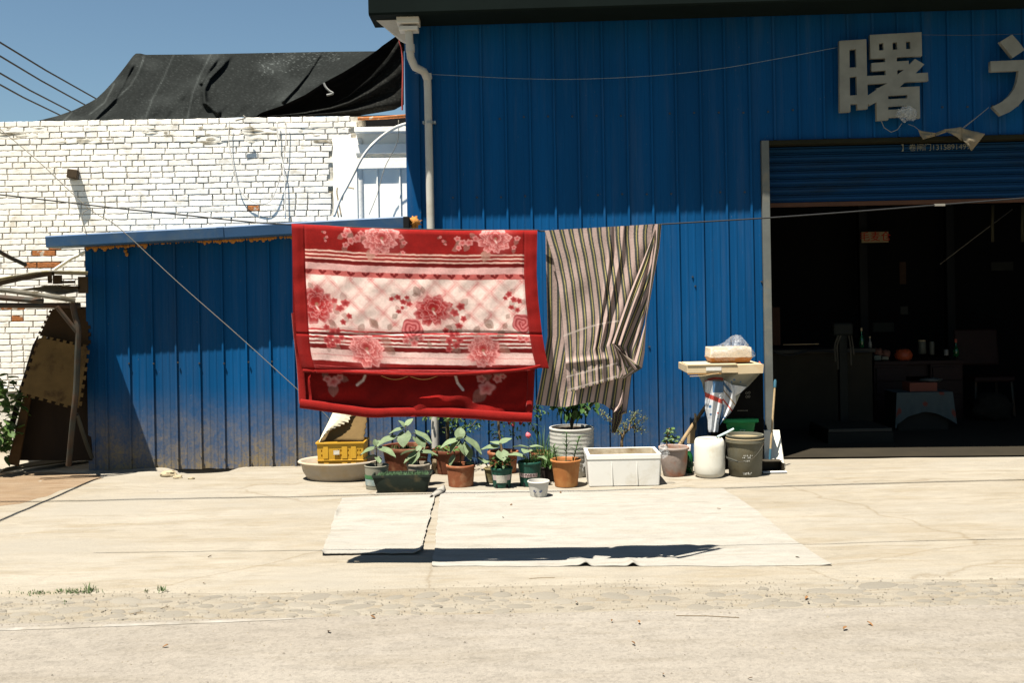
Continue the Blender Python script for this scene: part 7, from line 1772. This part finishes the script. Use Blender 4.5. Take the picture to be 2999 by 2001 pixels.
# things on the desk
dz = a.z
def on_desk(x, yb, rp, yt, D, mat, label, cat, name, prof, cap=None):
    b0, t0 = I(x, yb, D), I(x, yt, D); r = rp / 1.96 * D / FPX; hgt = t0.z - b0.z; o = thing(name, (b0.x, D, b0.z), label, cat)
    mb = MB(); mb.lathe([(r * p, hgt * q) for p, q in prof], 18); mb.build('vessel_body', mat, parent=o, smooth=True, sharp=50)
    if cap: mb = MB(); mb.lathe([(r * cap[1], hgt * .99), (r * cap[1], hgt * (1 + cap[2])), (r * cap[1] * .8, hgt * (1.02 + cap[2]))], 14); mb.build('cap', cap[0], parent=o, smooth=True, sharp=50)
dsk = [(.8, 0), (1, .05), (1, .9), (.8, 1)]
bowlp = [(.5, 0), (.9, .2), (1, .5), (.85, .85), (.6, 1)]
btl = [(.8, 0), (1, .04), (1, .5), (.7, .62), (.35, .72), (.33, 1)]
on_desk(835, 938, 50, 868, 11.25, M('orange_red_enamel', (.28, .05, .016), .4, .1), 'glossy orange-red round pot on the desk', 'pot', 'pot', bowlp, (MAT['dark'], .4, .1))
on_desk(942, 895, 22, 822, 11.4, M('pale_jar', (.07, .07, .052), .4, .2), 'pale glass jar just right of the orange-red pot', 'jar', 'jar', dsk, (MAT['lightwood'], .95, .08))
on_desk(998, 900, 14, 825, 11.35, M('cream_jar', (.08, .075, .058), .5, .2), 'slim cream jar between pale jar and metal bottle group', 'jar', 'jar', dsk)
on_desk(1137, 912, 15, 830, 11.3, m_gl, 'bottle with red cap and pale label at the desk right end', 'bottle', 'bottle', btl, (M('red_cap', (.35, .06, .03), .5, .1), .4, .22))
on_desk(595, 862, 13, 762, 10.6, m_gl, 'dark bottle with cream cap on the counter', 'bottle', 'bottle', btl, (MAT['lightwood'], .45, .14))
on_desk(643, 862, 10, 802, 10.62, M('glass_small', (.12, .12, .10), .2, .1), 'short glass bottle right of the dark capped one', 'bottle', 'bottle', btl, (MAT['lightwood'], .5, .1))
on_desk(1080, 905, 12, 870, 11.3, M('dull_cup', (.15, .14, .12), .4, .1), 'small dull cup left of the red-capped bottle', 'cup', 'cup', dsk)
ibox('small_box', 668, 905, 708, 932, 11.2, .06, M('grey_green_box', (.09, .10, .08), .8, .2), 'small grey-green box at the desk left end', 'box'); ibox('small_box', 714, 912, 750, 930, 11.2, .06, M('cream_small_box', (.17, .155, .11), .8, .2), 'small cream box next to the grey-green one', 'box')
mb = MB()
for (x, y) in ((690, 888), (735, 895)): mb.add(*[crumple(I(x, y, 11.3), .05, x, 8, 10, .6).v, crumple(I(x, y, 11.3), .05, x, 8, 10, .6).f])
tag(mb.build('rag', M('red_brown_rag', (.14, .06, .04), .9, .3), smooth=True, sharp=0), 'crumpled red-brown rag on the desk behind small boxes', 'rag')
# signs
sg = thing('sign_plate', I(672, 225, 12.6), 'cream sign with three red Chinese characters on the back wall', 'sign')
a, b = I(596, 195, 12.6), I(750, 254, 12.6); mb = MB(); mb.box(((a.x + b.x) / 2, 12.61, (a.z + b.z) / 2), (b.x - a.x, .012, a.z - b.z)); mb.build('plate', M('cream_sign', (.34, .27, .15), .7, .1), parent=sg, world=True)
text('毛麦仓', Vector(((a.x + b.x) / 2, 12.597, (a.z + b.z) / 2)), .13, M('red_sign_paint', (.42, .03, .02), .7, .1), sg, ext=.004, sx=1.05)
for q in sg.children:
    pass
mb = MB(); mb.box(((a.x + b.x) / 2, 12.62 + .3, (a.z + b.z) / 2), (.03, .58, .03)); mb.build('bracket', MAT['pipe'], parent=sg, world=True)
ibox('notice', 1338, 367, 1467, 415, 12.6, .012, M('grey_notice', (.022, .022, .018), .8, .2), 'dim grey notice plate on the wall at far right', 'notice')
ibox('notice', 812, 367, 852, 495, 12.2, .01, M('red_brown_notice', (.035, .018, .009), .8, .3, 20), 'tall reddish-brown paper notice hanging inside', 'notice')
ibox('notice', 660, 716, 782, 768, 12.2, .02, M('dull_green_notice', (.014, .016, .013), .8, .2, 20), 'dull green box-like notice above the desk end', 'notice')
ibox('notice', 818, 622, 862, 668, 12.2, .02, M('grey_card', (.025, .025, .022), .8, .2, 20), 'little square grey card under the reddish notice', 'notice')
for x, lab in ((1347, 'left of two pale hanging tubes near the shutter'), (1518, 'right of two pale hanging tubes near the shutter')):
    cord('hanging_tube', [I(x, 40, 11.5), I(x - 2, 140, 11.5), I(x - 1, 252, 11.5)], .018, M('pale_tube', (.06, .056, .034), .6, .3), lab, 'tube')
cord('rope', [I(1460, 65, 12), I(1260, 215, 12), I(1045, 380, 12)], .006, MAT['cord'], 'slanting thin rope high inside the workshop', 'rope')
for x, lab in ((1105, 'steel post inside right of the notices'), (605, 'steel post inside below the cream sign')):
    p0 = I(x, 300, 12.8); mb = MB(); mb.box((p0.x, 12.85, 1.9), (.10, .10, 3.8)); tag(mb.build('steel_post', M('dark_steel', (.005, .0055, .006), .6, .2)), lab, 'post')
# chair at the right
chx = thing('chair', I(1310, 1280, 11.4), 'dark red-brown chair at the right inside the workshop', 'chair')
c0 = I(1310, 1100, 11.4); m_ch = M('red_brown_vinyl', (.016, .005, .003), .6, .3); x = c0.x
mb = MB(); mb.box((x, 11.4, .44), (.46, .44, .06)); mb.build('seat', m_ch, parent=chx, world=True, bevel=.02)
mb = MB(); mb.box((x, 11.63, .78), (.50, .05, .42), rx=-.12); mb.build('backrest', m_ch, parent=chx, world=True, bevel=.02)
for sx_ in (-1, 1):
    for sy_ in (-1, 1): mb = MB(); mb.tube([(x + sx_ * .2, 11.4 + sy_ * .18, .42), (x + sx_ * .22, 11.4 + sy_ * .2, .01)], .014, 6); mb.build('leg', MAT['pipe'], parent=chx, world=True)
ch2 = I(1340, 1200, 10.9); mb = crumple((ch2.x, 10.9, .16), .17, 61, 14, 20, .4, squash=(1.2, .8, .9)); tag(mb.build('sack', M('dull_sack', (.010, .008, .005), .9, .3), smooth=True, sharp=0), 'dull lumpy sack on the floor before the chair', 'sack')
